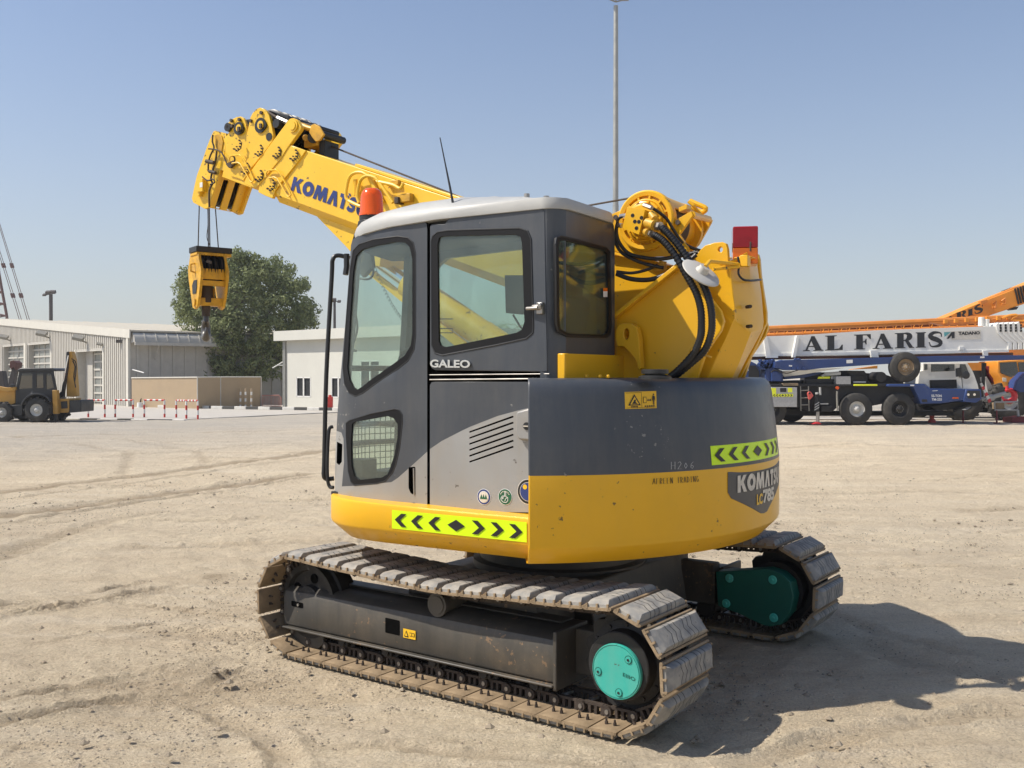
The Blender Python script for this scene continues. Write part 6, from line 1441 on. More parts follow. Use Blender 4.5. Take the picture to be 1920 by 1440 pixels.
for a, b_, c, d in wins:
    mb = MB(); wd = .05
    for x0, x1, z0, z1_ in ((a,a+wd,c,d),(b_-wd,b_,c,d),(a,b_,c,c+wd),(a,b_,d-wd,d),((a+b_)/2-.04,(a+b_)/2+.04,c,d))+(((a,b_,c+(d-c)*.86,c+(d-c)*.9),) if c < .2 else ()):
        mb.prism([Q(x0,z0,-.04), Q(x1,z0,-.04), Q(x1,z1_,-.04), Q(x0,z1_,-.04)], NQ*.05)
    wf = mb.build('window' if c > .2 else 'door', 'white paint', of, OF, smooth=False)
    mb = MB(); mb.prism([Q(a,c,-.07), Q(b_,c,-.07), Q(b_,d,-.07), Q(a,d,-.07)], NQ*.01); mb.build('pane', 'black plastic', wf, OF, smooth=False)
mb = MB()
for o_ in (.02, .10, .18): mb.tube([Q(o_*.8,0,.06), Q(o_*.8,zr0,.06)], .035)
mb.build('drain_pipe', 'pole steel', of, OF)
mb = MB(); a, b_ = at(533,677,46.3), at(511,690,46.3); mb.tube([a, b_], .025); mb.tube([at(533,685,46.3), at(521,684.5,46.3), b_], .025); mb.build('bracket', 'white paint', of, OF)
def upright(name, label, cat, px_, py0, py1, Y, r_, m_, group=None, extra=None, striped=None):
    b_ = gnd(px_, py1) if Y is None else (at(px_, 700, Y)[0], Y); z1_ = CH+(703-py0)/F_PX*b_[1]
    t_ = thing(name, label, cat, (b_[0], b_[1], 0), 0, group); return t_, b_, z1_
o = MB(); x, y = gnd(618,771); o.b2((x-.1, y, 0), (x+.12, y+.2, .62)); o.cyl((x, y+.1, .62), (x, y+.1, .70), .07); ob = o.build('fire_extinguisher_box', 'red paint', bevel=.02); tag(ob, 'small red cabinet standing against the cream office wall', 'cabinet')
o = MB(); a, b_ = at(607,745,44.6), at(619,707,44.6)
# guard rails
def rail(px0, px1, lab, yb=783.8, yt=750.2):
    a = Vector((*gnd(px0, yb), 0)); b_ = Vector((*gnd(px1, yb+.3), 0)); h = CH-(yt-703)/F_PX*a.y
    t_ = thing('guard_rail', lab, 'guard rail', tuple((a+b_)/2), 0, 'red and white pipe guard rails along the paved road'); M_ = Matrix.Translation(-(a+b_)/2)
    for p in (a, b_):
        mb = MB()
        for k in range(4): mb.cyl(p+Vector((0,0,h*k/4)), p+Vector((0,0,h*(k+1)/4)), .034, n=10, mi=(k+1) % 2)
        mb.build('post', ['white paint', 'red paint'], t_, M_)
    mb = MB(); n = 7
    for k in range(n): mb.cyl(a.lerp(b_, k/n)+Vector((0,0,h)), a.lerp(b_, (k+1)/n)+Vector((0,0,h)), .034, n=10, mi=k % 2)
    mb.build('top_rail', ['red paint', 'white paint'], t_, M_)
rail(165.5,196.5,'red and white guard rail nearest the backhoe, before the narrow roller door'); rail(216,249.5,'red and white guard rail before the warehouse corner'); rail(270.5,308.5,'red and white guard rail before the parked bicycle'); rail(330.5,349.2,'red and white guard rail right of the bicycle, narrower', 784.5, 751); rail(349.6,371,'rightmost red and white guard rail, at the end of the beige panel', 786.6, 751.2)
for k, (px_, lab) in enumerate(((452,'left one of three thin striped posts before the beige wall'),(461.5,'middle one of three thin striped posts before the beige wall'),(472.5,'right one of three thin striped posts before the beige wall'))):
    x, y = gnd(px_-1.5, 765); h = CH-(728.5-703)/F_PX*y; t_ = MB()
    for i in range(6): t_.cyl((x+.02*i*h/6, y, h*i/6), (x+.02*(i+1)*h/6, y, h*(i+1)/6), .045, n=8, mi=i % 2)
    o = t_.build('bollard_post', ['white paint', 'beige wall']); tag(o, lab, 'post', 'striped posts before the beige wall')
fx0, fx1 = gnd(491.5,763.6), gnd(527,763.6); fh = CH-(741.3-703)/F_PX*fx0[1]
t_ = thing('crowd_barrier', 'low pinkish steel barrier with vertical bars beside the cream office', 'barrier', (fx0[0], fx0[1], 0)); M_ = Matrix.Translation((-fx0[0], -fx0[1], 0)); mb = MB()
mat('faded red', (.42,.20,.16), .6); mb.tube([(fx0[0],fx0[1],.05),(fx0[0],fx0[1],fh),(fx1[0]-.1,fx1[1],fh),(fx1[0],fx1[1],fh-.1),(fx1[0],fx1[1],.05),(fx0[0],fx0[1],.05)], .028, 6); mb.build('frame', 'faded red', t_, M_)
for i in range(1, 14): mb = MB(); x = fx0[0]+(fx1[0]-fx0[0])*i/14; mb.tube([(x, fx0[1], .05), (x, fx0[1], fh)], .012, 5); mb.build('bar', 'faded red', t_, M_)
# bicycle
bx_, by_ = gnd(290,764.5); t_ = thing('bicycle', 'dark bicycle leaning on the beige wall', 'bicycle', (bx_, by_, 0)); M_ = Matrix.Translation((-bx_, -by_, 0)); rw_ = .27
for dx in (-.42, .42):
    mb = MB(); mb.tube([(bx_+dx+rw_*math.cos(a), by_, rw_+rw_*math.sin(a)) for a in np.linspace(0, 6.2832, 20)], .022, 6); wl_ = mb.build('wheel', 'tyre', t_, M_)
    mb = MB(); [mb.tube([(bx_+dx, by_, rw_), (bx_+dx+rw_*math.cos(a), by_, rw_+rw_*math.sin(a))], .004, 4) for a in np.linspace(0, 6.28, 9)[:-1]]; mb.build('spokes', 'rim', wl_, M_)
mb = MB(); A4 = [(-.42,rw_),(-.12,.62),(.32,.66),(.0,.30),(-.12,.62)]; mb.tube([(bx_+a, by_, b_) for a, b_ in A4], .018, 6); mb.tube([(bx_-.42, by_, rw_), (bx_, by_, .30)], .014); mb.tube([(bx_+.42, by_, rw_), (bx_+.32, by_, .66), (bx_+.30, by_, .78)], .018); mb.build('frame', 'dark pole', t_, M_)
mb = MB(); mb.tube([(bx_+.30, by_-.2, .80), (bx_+.30, by_, .78), (bx_+.30, by_+.2, .80)], .014); mb.build('handlebar', 'dark pole', t_, M_); mb = MB(); mb.box((bx_-.13, by_, .70), (.22,.12,.05)); mb.build('saddle', 'black plastic', t_, M_, bevel=.01)
mb = MB(); mb.cyl((bx_-.55, by_-.35, .0), (bx_-.55, by_-.35, .26), .16, .14); o = mb.build('bucket', 'white paint'); tag(o, 'small white bucket on the ground beside the bicycle', 'bucket')
# floodlight masts
def mast_(name, lab, px_, pyt, Y, r0, r1, head, m_):
    x = at(px_, 700, Y)[0]; zt = CH+(703-pyt)/F_PX*Y; t_ = thing(name, lab, 'light mast', (x, Y, 0)); M_ = Matrix.Translation((-x, -Y, 0))
    mb = MB(); mb.lathe((x, Y, 0), (0,0,1), [(0,r0*1.8),(.03,r0*1.8),(.035,r0),(zt*.5,(r0+r1)/2),(zt*.5+.01,(r0+r1)/2*.93),(zt*.985,r1)], 16); mb.build('pole', m_, t_, M_)
    for dx, dz, w_ in head:
        mb = MB(); mb.box((x+dx, Y-.15, zt+dz), (w_, .35, w_*.55), 0, Matrix.Rotation(R(25), 3, 'X')); mb.tube([(x, Y, zt-.1), (x+dx, Y, zt+dz)], r1*.35, 6); mb.build('floodlight', 'lamp grey' if m_ != 'dark pole' else 'dark pole', t_, M_, bevel=.02)
mast_('light_mast', 'tall pale grey light mast rising behind the crane cab roof', 1154, 2, 45, .175, .105, ((-.38,.05,.26),(.38,0,.36),(0,.12,.2)), 'pole steel')
mast_('light_mast', 'dark light mast above the warehouse roof on the left', 96, 549, 90, .2, .16, ((-.1,.0,.55),(.25,.05,.5),(-.5,-.2,.3)), 'dark pole')
mast_('light_mast', 'small dark light mast between the grab rail and the cab', 627.5, 563, 90, .16, .12, ((-.1,0,.55),(.45,-.12,.3)), 'dark pole')
# lattice crane mast at the far left
mat('rust red', (.11,.045,.035), .7)
X0 = lambda px_, py_: Vector(at(px_, py_, 110)); t_ = thing('lattice_crane', 'dark red lattice crane mast with pendant ropes behind the warehouse', 'crane', (X0(-8,700).x, 110, 0)); M_ = Matrix.Translation((-X0(-8,700).x, -110, 0))
mb = MB(); L0, L1_, R0, R1_ = X0(-28,703), X0(-6,470), X0(26,703), X0(-4,470)
L0 = X0(-60,703); mb.tube([X0(25,680), X0(12,588), X0(2,535), X0(-4,500), X0(-20,400)], .16, 6); mb.tube([X0(-36,680), X0(-38,588), X0(-40,500), X0(-44,400)], .16, 6)
for k in range(12):
    y0_ = 680-k*22; xr_ = lambda y: 25-(680-y)*.145 if y > 500 else -1-(500-y)*.16; mb.tube([X0(xr_(y0_), y0_), X0(-37, y0_-11), X0(xr_(y0_-22), y0_-22)], .08, 5); mb.tube([X0(xr_(y0_), y0_), X0(-37, y0_)], .07, 5)
mb.build('lattice_mast', 'rust red', t_, M_)
for x0, y0, x1, y1 in ((-8,395,52,589),(-10,395,48,589),(-24,395,37,589),(-27,395,33,589)):
    mb = MB(); mb.tube([X0(x0,y0), X0(x1,y1), X0(x1+(x1-x0)*.3, y1+(y1-y0)*.3)], .035, 5)
    for f_ in (.53, .82):
        p = X0(x0,y0).lerp(X0(x1,y1), f_); d = (X0(x1,y1)-X0(x0,y0)).normalized(); mb.cyl(p-d*.25, p+d*.25, .13, n=6)
    mb.build('pendant_rope', 'rust red', t_, M_)
# ---------------- trees ----------------
def leaf_mat(name, c0, c1):
    m, t, b = nodes_mat(name); N = t.nodes; L = t.links
    tc = N.new('ShaderNodeTexCoord'); n1 = N.new('ShaderNodeTexNoise'); n1.inputs['Scale'].default_value = 1.1; n1.inputs['Detail'].default_value = 5; L.new(tc.outputs['Object'], n1.inputs['Vector'])
    rp = N.new('ShaderNodeValToRGB'); rp.color_ramp.elements[0].position = .35; rp.color_ramp.elements[0].color = (*c0, 1); rp.color_ramp.elements[1].position = .68; rp.color_ramp.elements[1].color = (*c1, 1)
    L.new(n1.outputs[0], rp.inputs[0]); L.new(rp.outputs[0], b.inputs['Base Color']); b.inputs['Roughness'].default_value = .7; b.inputs['Specular IOR Level'].default_value = .2
    b.inputs['Subsurface Weight'].default_value = 0
    tr = N.new('ShaderNodeBsdfTranslucent'); L.new(rp.outputs[0], tr.inputs[0]); ms = N.new('ShaderNodeMixShader'); ms.inputs[0].default_value = .25
    o = [n for n in N if n.type == 'OUTPUT_MATERIAL'][0]; L.new(b.outputs[0], ms.inputs[1]); L.new(tr.outputs[0], ms.inputs[2]); L.new(ms.outputs[0], o.inputs[0])
leaf_mat('foliage', (.13,.16,.062), (.28,.31,.14)); mat('bark', (.10,.075,.055), .85, var=.2)
def broad_tree(lab, Y, sil, zb, seed, nclump, nleaf, leaf, trunk_px):
    """crown filled with leaf clumps inside a solid whose front outline is known"""
    rd = random.Random(seed); pts = shrink([(at(px_, 700, Y)[0], CH+(703-py_)/F_PX*Y) for px_, py_ in sil], .30)
    xs_ = [p[0] for p in pts]; zs_ = [p[1] for p in pts]; xc = (min(xs_)+max(xs_))/2; zc = sum(zs_)/len(zs_); rx = (max(xs_)-min(xs_))/2
    tx = at(trunk_px, 700, Y)[0]; t_ = thing('broadleaf_tree', lab, 'tree', (tx, Y, 0)); M_ = Matrix.Translation((-tx, -Y, 0))
    clumps = []
    tries = 0
    while len(clumps) < nclump and tries < nclump*60:
        tries += 1; x = rd.uniform(min(xs_), max(xs_)); z = rd.uniform(min(zs_), max(zs_))
        if not inside((x, z), pts): continue
        ins_ = [x]; w_ = 0
        # half depth at this height ~ half width of the outline at this height
        xl = [a[0]+(b_[0]-a[0])*(z-a[1])/(b_[1]-a[1]) for a, b_ in zip(pts, pts[1:]+pts[:1]) if (a[1] > z) != (b_[1] > z)]
        l_, r_ = min(xl), max(xl); hw = (r_-l_)/2; m0 = (l_+r_)/2; q_ = max(0, 1-((x-m0)/max(hw, .1))**2)**.5; dmax = hw*q_*.95
        y = Y+dmax*(rd.uniform(-1, 1) if rd.random() < .35 else rd.choice((-1, -1, 1))*rd.uniform(.72, 1.0))
        clumps.append((x, y, z, rd.uniform(.35, .85)*(.55+.45*min(1, hw/2))))
    vs = []; fs = []
    for cx_, cy_, cz_, cr_ in clumps:
        n_ = int(nleaf*cr_**2)
        for _ in range(n_):
            d = Vector((rd.gauss(0,1), rd.gauss(0,1), rd.gauss(0,1)*.8)).normalized(); rr = cr_*(rd.random()**.35)*.62
            p = Vector((cx_, cy_, cz_))+d*rr; s_ = leaf*rd.uniform(.6, 1.3)
            n_v = (d*.8+Vector((rd.gauss(0,.6), rd.gauss(0,.6), rd.gauss(0,.5)+.3))).normalized(); u = n_v.orthogonal().normalized(); u = Matrix.Rotation(rd.uniform(0, 6.28), 3, n_v) @ u; w2 = n_v.cross(u)
            o_ = len(vs); vs += [p-u*s_, p+w2*s_*.45, p+u*s_, p-w2*s_*.45]; fs.append((o_, o_+1, o_+2, o_+3))
    mb = MB(); mb.v = [tuple(v) for v in vs]; mb.f = fs; mb.m = [0]*len(fs)
    me = bpy.data.meshes.new('crown'); me.from_pydata([((v[0]-tx)*K, (v[1]-Y)*K, v[2]*K) for v in mb.v], [], fs); me.materials.append(MATS['foliage']); link(me, 'crown', t_)
    mb = MB(); mb.tube([(tx,Y,0),(tx+.1,Y,zb),(tx+.05,Y,zc),(tx,Y,max(zs_)*.85)], [.32,.24,.15,.05], 10, smooth=3)
    for k in range(10):
        a = rd.uniform(0, 6.28); z0_ = zb+rd.uniform(0, zc-zb); l = rd.uniform(.4, .8)*rx; mb.tube([(tx, Y, z0_), (tx+math.cos(a)*l*.5, Y+math.sin(a)*l*.5, z0_+l*.35), (tx+math.cos(a)*l, Y+math.sin(a)*l, z0_+l*.9)], [.12,.08,.03], 7, smooth=3)
    mb.build('trunk', 'bark', t_, M_)
broad_tree('large dense green tree behind the beige wall, left of the cab', 52.5, [(352,716),(340,650),(340,620),(328,590),(334,560),(327,530),(345,512),(360,500),(372,476),(408,480),(432,470),(438,455),(455,458),(470,476),(492,470),(510,480),(530,476),(552,492),(566,512),(580,530),(583,552),(600,572),(596,596),(588,614),(597,600),(580,640),(556,660),(548,716)], 1.2, 5, 700, 230, .095, 440)
def palm(px_, pyt, Y, lab, seed):
    rd = random.Random(seed); x = at(px_, 700, Y)[0]; zt = CH+(703-pyt)/F_PX*Y; t_ = thing('palm_tree', lab, 'palm tree', (x, Y, 0), 0, 'date palms behind the yard'); M_ = Matrix.Translation((-x, -Y, 0))
    mb = MB(); mb.tube([(x,Y,0),(x+.1,Y,zt*.5),(x,Y,zt)], [.28,.22,.2], 10, smooth=3); mb.build('trunk', 'bark', t_, M_); mb = MB()
    for k in range(26):
        a = rd.uniform(0, 6.28); e = rd.uniform(-.1, 1.2); L_ = rd.uniform(1.6, 2.2); P = [Vector((x, Y, zt))]
        for i in range(1, 7): s_ = i/6; P.append(Vector((x+math.cos(a)*L_*s_*math.cos(e*.6), Y+math.sin(a)*L_*s_*math.cos(e*.6), zt+L_*(math.sin(e)*s_-.65*s_*s_))))
        for i in range(6):
            d = (P[i+1]-P[i]); sd_ = d.cross(Vector((0,0,1))).normalized() if d.length > 0 else Vector((1,0,0)); w_ = .28*(1-i/6.5)
            for q_ in range(3):
                b0 = P[i].lerp(P[i+1], q_/3)
                for sg in (-1, 1): mb.add([b0, b0+sd_*sg*w_+d*.35+Vector((0,0,-.08)), b0+d*.12], [(0,1,2)])
    mb.build('crown', 'foliage', t_, M_, smooth=False)
palm(933, 618, 75, 'palm tree glimpsed through the side window of the cab, left of two', 1); palm(958, 622, 80, 'palm tree glimpsed through the side window beside the monitor', 2)
# ---------------- backhoe ----------------
YB_ = 32.0
def zb1(u, v): return (u/5.14375, 540+v/5.14375)
bo = at(67, 790, YB_); bh = thing('backhoe_loader', 'yellow and black backhoe loader parked before the warehouse', 'backhoe', (bo[0], YB_+.7, 0)); MH = Matrix.Translation((-bo[0], -YB_-.7, 0))
def sp(pts, Y, dep, conv=zb1): return [Vector(at(*conv(*p), Y)) for p in pts], Vector((0, dep, 0))
def sbuild(name, pts, Y, dep, m_, par, M_, conv=zb1, bevel=.01, holes=()):
    mb = MB(); a, b_ = sp(pts, Y, dep, conv); mb.prism(a, b_); return mb.build(name, m_, par, M_, bevel=bevel)
def wheel(par, M_, cx_, cz_, r_, Y, w_, rim_r, lug=0, m_='rim', bolts=8):
    mb = MB(); mb.lathe((cx_, Y, cz_), (0,1,0), [(.02,rim_r),(.0,rim_r*1.12),(.015,r_*.90),(.04,r_*.975),(.07,r_),(w_-.07,r_),(w_-.04,r_*.975),(w_,r_*.9),(w_,rim_r)], 40, 0, False)
    if lug:
        for k in range(lug): a = 6.28318*k/lug; mb.box((cx_+r_*math.cos(a), Y+w_*(.28 if k % 2 else .72), cz_+r_*math.sin(a)), (.05,w_*.5,.07), 0, Matrix.Rotation(-a, 3, 'Y'))
    wl_ = mb.build('wheel', 'tyre', par, M_)
    mb = MB(); mb.lathe((cx_, Y, cz_), (0,1,0), [(.03,rim_r),(.01,rim_r*.97),(.06,rim_r*.86),(.09,rim_r*.6),(.03,rim_r*.42),(-.01,rim_r*.25),(-.02,.01)], 32, 0, False)
    rm_ = mb.build('rim', m_, wl_, M_); mb = MB()
    for k in range(bolts): a = 6.28318*k/bolts; mb.cyl((cx_+rim_r*.42*math.cos(a), Y+.05, cz_+rim_r*.42*math.sin(a)), (cx_+rim_r*.42*math.cos(a), Y-.005, cz_+rim_r*.42*math.sin(a)), rim_r*.05, n=6)
    mb.build('wheel_nuts', 'bare steel', rm_, M_)
    return wl_
wc_ = at(67.5, 768.8, YB_); rr_w = wc_[2]
wheel(bh, MH, wc_[0], rr_w, rr_w, YB_, .38, rr_w*.50, 22); wheel(bh, MH, wc_[0], rr_w, rr_w, YB_+1.35, .38, rr_w*.50, 22)
fw = at(-3, 770, YB_+.1); wheel(bh, MH, at(1,770,YB_)[0], rr_w*.80, rr_w*.80, YB_+.05, .30, rr_w*.4, 18); wheel(bh, MH, at(1,770,YB_)[0], rr_w*.80, rr_w*.80, YB_+1.4, .30, rr_w*.4, 18)
cabp = [(150,1110),(155,960),(185,800),(200,782),(490,782),(512,800),(545,980),(510,1060),(505,1190),(470,1150),(430,1070),(340,1030),(250,1060),(205,1110)]
gl1, gl2, gl3 = [(178,975),(205,825),(312,822),(312,965)], [(350,965),(350,825),(415,825),(418,965)], [(445,980),(443,825),(490,825),(520,960)]
for Yc in (YB_+.35, YB_+1.4):
    mb = MB(); c2d = lambda l: [(at(*zb1(*p), Yc)[0], at(*zb1(*p), Yc)[2]) for p in l]
    panel(mb, c2d(cabp), [c2d(g_) for g_ in (gl1, gl2, gl3)], lambda u, v: (Vector((u, Yc, v)), Vector((0,-1,0))), .05, 1.0); cbp = mb.build('cab_side', 'black plastic', bh, MH, bevel=.006)
    for g_ in (gl1, gl2, gl3): mb = MB(); mb.prism([(x, Yc+.02, z) for x, z in c2d(g_)], (0,.008,0)); mb.build('window', 'dark glass', cbp, MH)
sbuild('cab_roof', [(165,805),(170,785),(200,772),(500,772),(530,785),(540,800)], YB_+.30, 1.2, 'black plastic', bh, MH, bevel=.02)
sbuild('cab_base', [(150,1190),(150,1030),(505,1030),(505,1190)], YB_+.45, .95, 'black plastic', bh, MH)
sbuild('seat', [(350,1000),(355,940),(420,935),(420,1000)], YB_+.7, .4, 'interior dark', bh, MH)
sbuild('hood', [(-160,1110),(-160,1010),(0,975),(145,958),(150,1110),(80,1130)], YB_+.45, .95, 'backhoe yellow', bh, MH, bevel=.02)
sbuild('chassis', [(-150,1200),(-150,1110),(215,1110),(215,1180)], YB_+.5, .85, 'black plastic', bh, MH)
for y_ in (YB_+.25, YB_+1.45): sbuild('loader_arm', [(-160,980),(-60,940),(60,960),(150,955),(150,985),(60,1000),(-60,985),(-160,1040)], y_, .1, 'backhoe yellow', bh, MH)
sbuild('step_box', [(85,1130),(215,1128),(212,1230),(110,1230)], YB_+.2, .3, 'black plastic', bh, MH)
mb = MB(); mb.tube([at(*zb1(200+155-155*math.cos(a)*.95, 1150-130*math.sin(a)), YB_+.0) for a in np.linspace(.2, 2.7, 12)], .035, 6); mb.tube([at(*zb1(200+155-155*math.cos(a)*.95, 1150-130*math.sin(a)), YB_+.35) for a in np.linspace(.2, 2.7, 12)], .035, 6)
for a0, a1 in zip(np.linspace(.2, 2.7, 12), np.linspace(.2, 2.7, 12)[1:]): q4 = [at(*zb1(355-147*math.cos(a), 1150-130*math.sin(a)), y_) for a, y_ in ((a0, YB_), (a1, YB_), (a1, YB_+.4), (a0, YB_+.4))]; mb.prism(q4, (0,0,.02))
mb.build('fender', 'black plastic', bh, MH)
sbuild('stabiliser_post', [(503,985),(548,985),(556,1215),(512,1215)], YB_+.25, .18, 'backhoe yellow', bh, MH)
sbuild('stabiliser_leg', [(520,1205),(545,1205),(548,1285),(522,1285)], YB_+.28, .12, 'black plastic', bh, MH); sbuild('stabiliser_leg', [(588,1190),(612,1190),(614,1280),(590,1280)], YB_+1.4, .12, 'black plastic', bh, MH)
sbuild('swing_frame', [(555,1070),(668,1065),(668,1200),(560,1205)], YB_+.45, .9, 'backhoe yellow', bh, MH)
sbuild('swing_frame_opening', [(585,1095),(645,1092),(650,1160),(590,1165)], YB_+.43, .05, 'black plastic', bh, MH)
sbuild('counter_box', [(668,1085),(775,1080),(785,1110),(782,1195),(655,1205),(668,1180)], YB_+.4, 1.0, 'black plastic', bh, MH, bevel=.02)
sbuild('boom', [(652,650),(668,612),(690,612),(712,690),(738,1040),(700,1050),(640,1048)], YB_+.8, .25, 'backhoe yellow', bh, MH)
sbuild('boom_cylinder', [(638,618),(655,612),(650,760),(612,1040),(580,1060),(590,990),(630,800)], YB_+.65, .12, 'black plastic', bh, MH)
mb = MB(); mb.tube([at(*zb1(658,650), YB_+.6), at(*zb1(640,740), YB_+.6), at(*zb1(610,900), YB_+.6)], .02); mb.build('cylinder_rod', 'chrome', bh, MH)
mb = MB(); [mb.tube([at(*zb1(*p), YB_+.75) for p in l], .018, 6, smooth=3) for l in (((700,700),(725,760),(712,850),(730,960)),((690,680),(735,730),(722,900)),((570,1060),(590,1000),(560,1050)))]; mb.build('hydraulic_hose', 'hose', bh, MH)
sbuild('mirror', [(85,945),(110,925),(135,935),(135,952),(100,958)], YB_+.2, .08, 'black plastic', bh, MH)
la = thing('loader_arm_machine', 'orange tipped folded loader arm rising behind the backhoe', 'excavator arm', (at(22,790,36)[0], 36, 0)); ML = Matrix.Translation((-at(22,790,36)[0], -36, 0))
sbuild('arm', [(75,960),(90,860),(110,790),(92,760),(95,710),(120,700),(158,720),(150,790),(125,940),(105,1180),(60,1180)], 36, .25, 'dark pole', la, ML); sbuild('arm_tip', [(92,768),(95,706),(125,698),(160,722),(148,792),(128,760),(110,780)], 35.9, .45, 'rust red', la, ML)
sbuild('base', [(-60,1240),(-60,1060),(110,1060),(130,1240)], 35.8, 1.2, 'black plastic', la, ML)
lb_ = thing('parked_digger_arm', 'dark hydraulic arm at the left edge beside the backhoe hood', 'excavator arm', (at(0,790,34.5)[0], 34.5, 0)); ML = Matrix.Translation((-at(0,790,34.5)[0], -34.5, 0))
sbuild('arm', [(-60,800),(20,800),(45,960),(10,1010),(-60,1180)], 34.5, .3, 'dark pole', lb_, ML)

# =====================================================================================
# RIGHT SIDE: parked truck cranes
# =====================================================================================
mat('truck blue', (.020,.048,.165), .4, var=.12, vscale=1.5, dirt=.18, dirtcol=(.12,.12,.16), dscale=2); mat('truck black', (.012,.012,.013), .6, var=.3, dirt=.2, dirtcol=(.07,.06,.05), dscale=3)
mat('crane white', (.76,.75,.70), .45, var=.04, dirt=.1, dirtcol=(.5,.47,.4), dscale=1); mat('crane orange', (.62,.22,.035), .45, var=.1, dirt=.15, dirtcol=(.35,.12,.04)); mat('checker plate', (.42,.42,.42), .4, metal=.5, var=.15, vscale=14)
mat('rust brown', (.26,.075,.02), .6); mat('bright orange', (.78,.30,.03), .45, var=.08); mat('lime band', (.80,.84,.03), .4); mat('sign black', (.02,.022,.025), .5, var=.2, vscale=3); mat('hook red', (.62,.03,.04), .4, var=.1); mat('dark red', (.16,.015,.02), .5); mat('teal logo', (.10,.36,.38), .5); mat('light grey', (.40,.40,.38), .5, var=.1); mat('pink red', (.60,.10,.08), .5)
mat('lorry tyre', (.075,.07,.062), .8, var=.15, vscale=5, dirt=.3, dirtcol=(.17,.15,.12), dscale=4)
def z7(u, v): return (1380+u/6.857, 640+v/6.857)
def z4(u, v): return (1600+u/4.8, 520+v/4.8)
def zr3(u, v): return (1360+u/4.8, 520+v/4.8)
idn = lambda u, v: (u, v)
YT = 30.3
org = at(1640, 797, YT); tc_ = thing('truck_crane', 'blue carrier truck crane with long white boom lettered AL FARIS', 'truck crane', (org[0], YT+1.2, 0)); MT = Matrix.Translation((-org[0], -YT-1.2, 0))
def tb(name, pts, Y, dep, m_, conv=z7, par=None, bevel=.01, M_=None): return sbuild(name, pts, Y, dep, m_, par or tc_, M_ or MT, conv, bevel)
def tq(pts, Y, conv=z7): return [Vector(at(*conv(*p), Y)) for p in pts]
def lorry_wheel(cx_px, r_, Y, rimm='rim', par=None, M_=None, w_=.30, rr=.42):
    x = at(cx_px, 700, Y)[0]; return wheel(par or tc_, M_ or MT, x, r_, r_, Y, w_, r_*rr*1.15, 0, rimm, 10)
for px_, m_ in ((1607.5,'rim'), (1687.8,'dark casting')): lorry_wheel(px_, .50, YT, m_); lorry_wheel(px_, .50, YT+2.0, m_)
for px_ in (1440,1478): lorry_wheel(px_+8, .47, YT+1.9 if px_ == 1478 else YT+.1, 'dark casting')
# chassis
tb('chassis', [(380,575),(2400,575),(2400,700),(1750,830),(1400,760),(1240,905),(940,905),(800,850),(380,850)], YT+.25, 1.8, 'truck black')
tb('chassis_rail', [(380,850),(1400,905),(2800,905),(2800,955),(380,960)], YT+.8, .9, 'truck black')
tb('deck', [(440,548),(2420,545),(2420,580),(440,580)], YT+.10, 2.1, 'truck black')
tb('deck_edge', [(600,540),(800,537),(806,570),(610,572)], YT+.05, .5, 'shoe steel', bevel=.02)
sb_ = tb('storage_box', [(452,588),(786,590),(786,845),(452,843)], YT-.02, .6, 'checker plate')
mb = MB()
for a, b_, c_, d_ in ((452,515,600,690),(668,724,600,655)): mb.prism(tq([(a,c_),(b_,c_),(b_,d_),(a,d_)], YT-.03), (0,.008,0), 0)
mb.prism(tq([(466,676),(735,676),(735,712),(466,712)], YT-.033), (0,.008,0), 0); 
for k in range(7):
    u = 490+k*37; 
    if k == 3: mb.prism(tq([(u-15,694),(u,680),(u+15,694),(u,708)], YT-.038), (0,.004,0), 1)
    else: s_ = 1 if k < 3 else -1; mb.prism(tq([(u-14*s_,694),(u+4*s_,679),(u+16*s_,679),(u-1*s_,694),(u+16*s_,709),(u+4*s_,709)], YT-.038), (0,.004,0), 1)
mb.prism(tq([(568,600),(648,600),(648,652),(568,652)], YT-.03), (0,.008,0), 1); mb.build('hazard_marking', ['lime band', 'tape black'], sb_, MT, smooth=False)
mb = MB(); [mb.tube(tq(l, YT+.05), .018, 6) for l in (((830,575),(835,895)),((930,575),(940,895)),((835,632),(930,630)),((835,727),(935,725)),((838,817),(940,815)))]; mb.build('ladder', 'lamp grey', tc_, MT)
jk = tb('outrigger', [(1028,660),(1062,655),(1068,905),(1010,905),(1010,770)], YT-.02, .18, 'truck black'); mb = MB(); mb.cyl(*[p for p in tq([(1052,900),(1050,1035)], YT+.06)], .055, n=14); mb.build('jack_leg', 'bare steel', jk, MT)
tb('jack_foot', [(985,1066),(1035,1040),(1065,1038),(1105,1066)], YT-.1, .3, 'hook red', par=jk); mb = MB(); mb.cyl(*tq([(1080,590),(1085,690)], YT-.03), .035); mb.cyl(*tq([(1040,655),(1042,680)], YT-.03), .05, n=12); mb.build('jack_cap', 'light grey', jk, MT)
mb = MB()
for k in range(3): v = 790+k*32; mb.prism(tq([(1012,v+20),(1070,v-14),(1070,v),(1012,v+36)], YT-.024), (0,.003,0))
mb.build('jack_stripe', 'light grey', jk, MT, smooth=False)
tb('red_bracket', [(920,665),(940,645),(965,650),(998,700),(950,752),(935,745)], YT-.05, .08, 'pink red'); mb = MB(); p = tq([(948,668)], YT-.06)[0]; mb.cyl(p, p+Vector((0,.006,0)), .03, n=12); mb.build('bracket_hole', 'tape black', tc_, MT)
tb('control_box', [(1095,830),(1235,830),(1235,905),(1095,905)], YT+.1, .5, 'dark casting'); tb('pipe', [(1085,795),(1190,795),(1190,812),(1085,812)], YT+.05, .05, 'light grey')
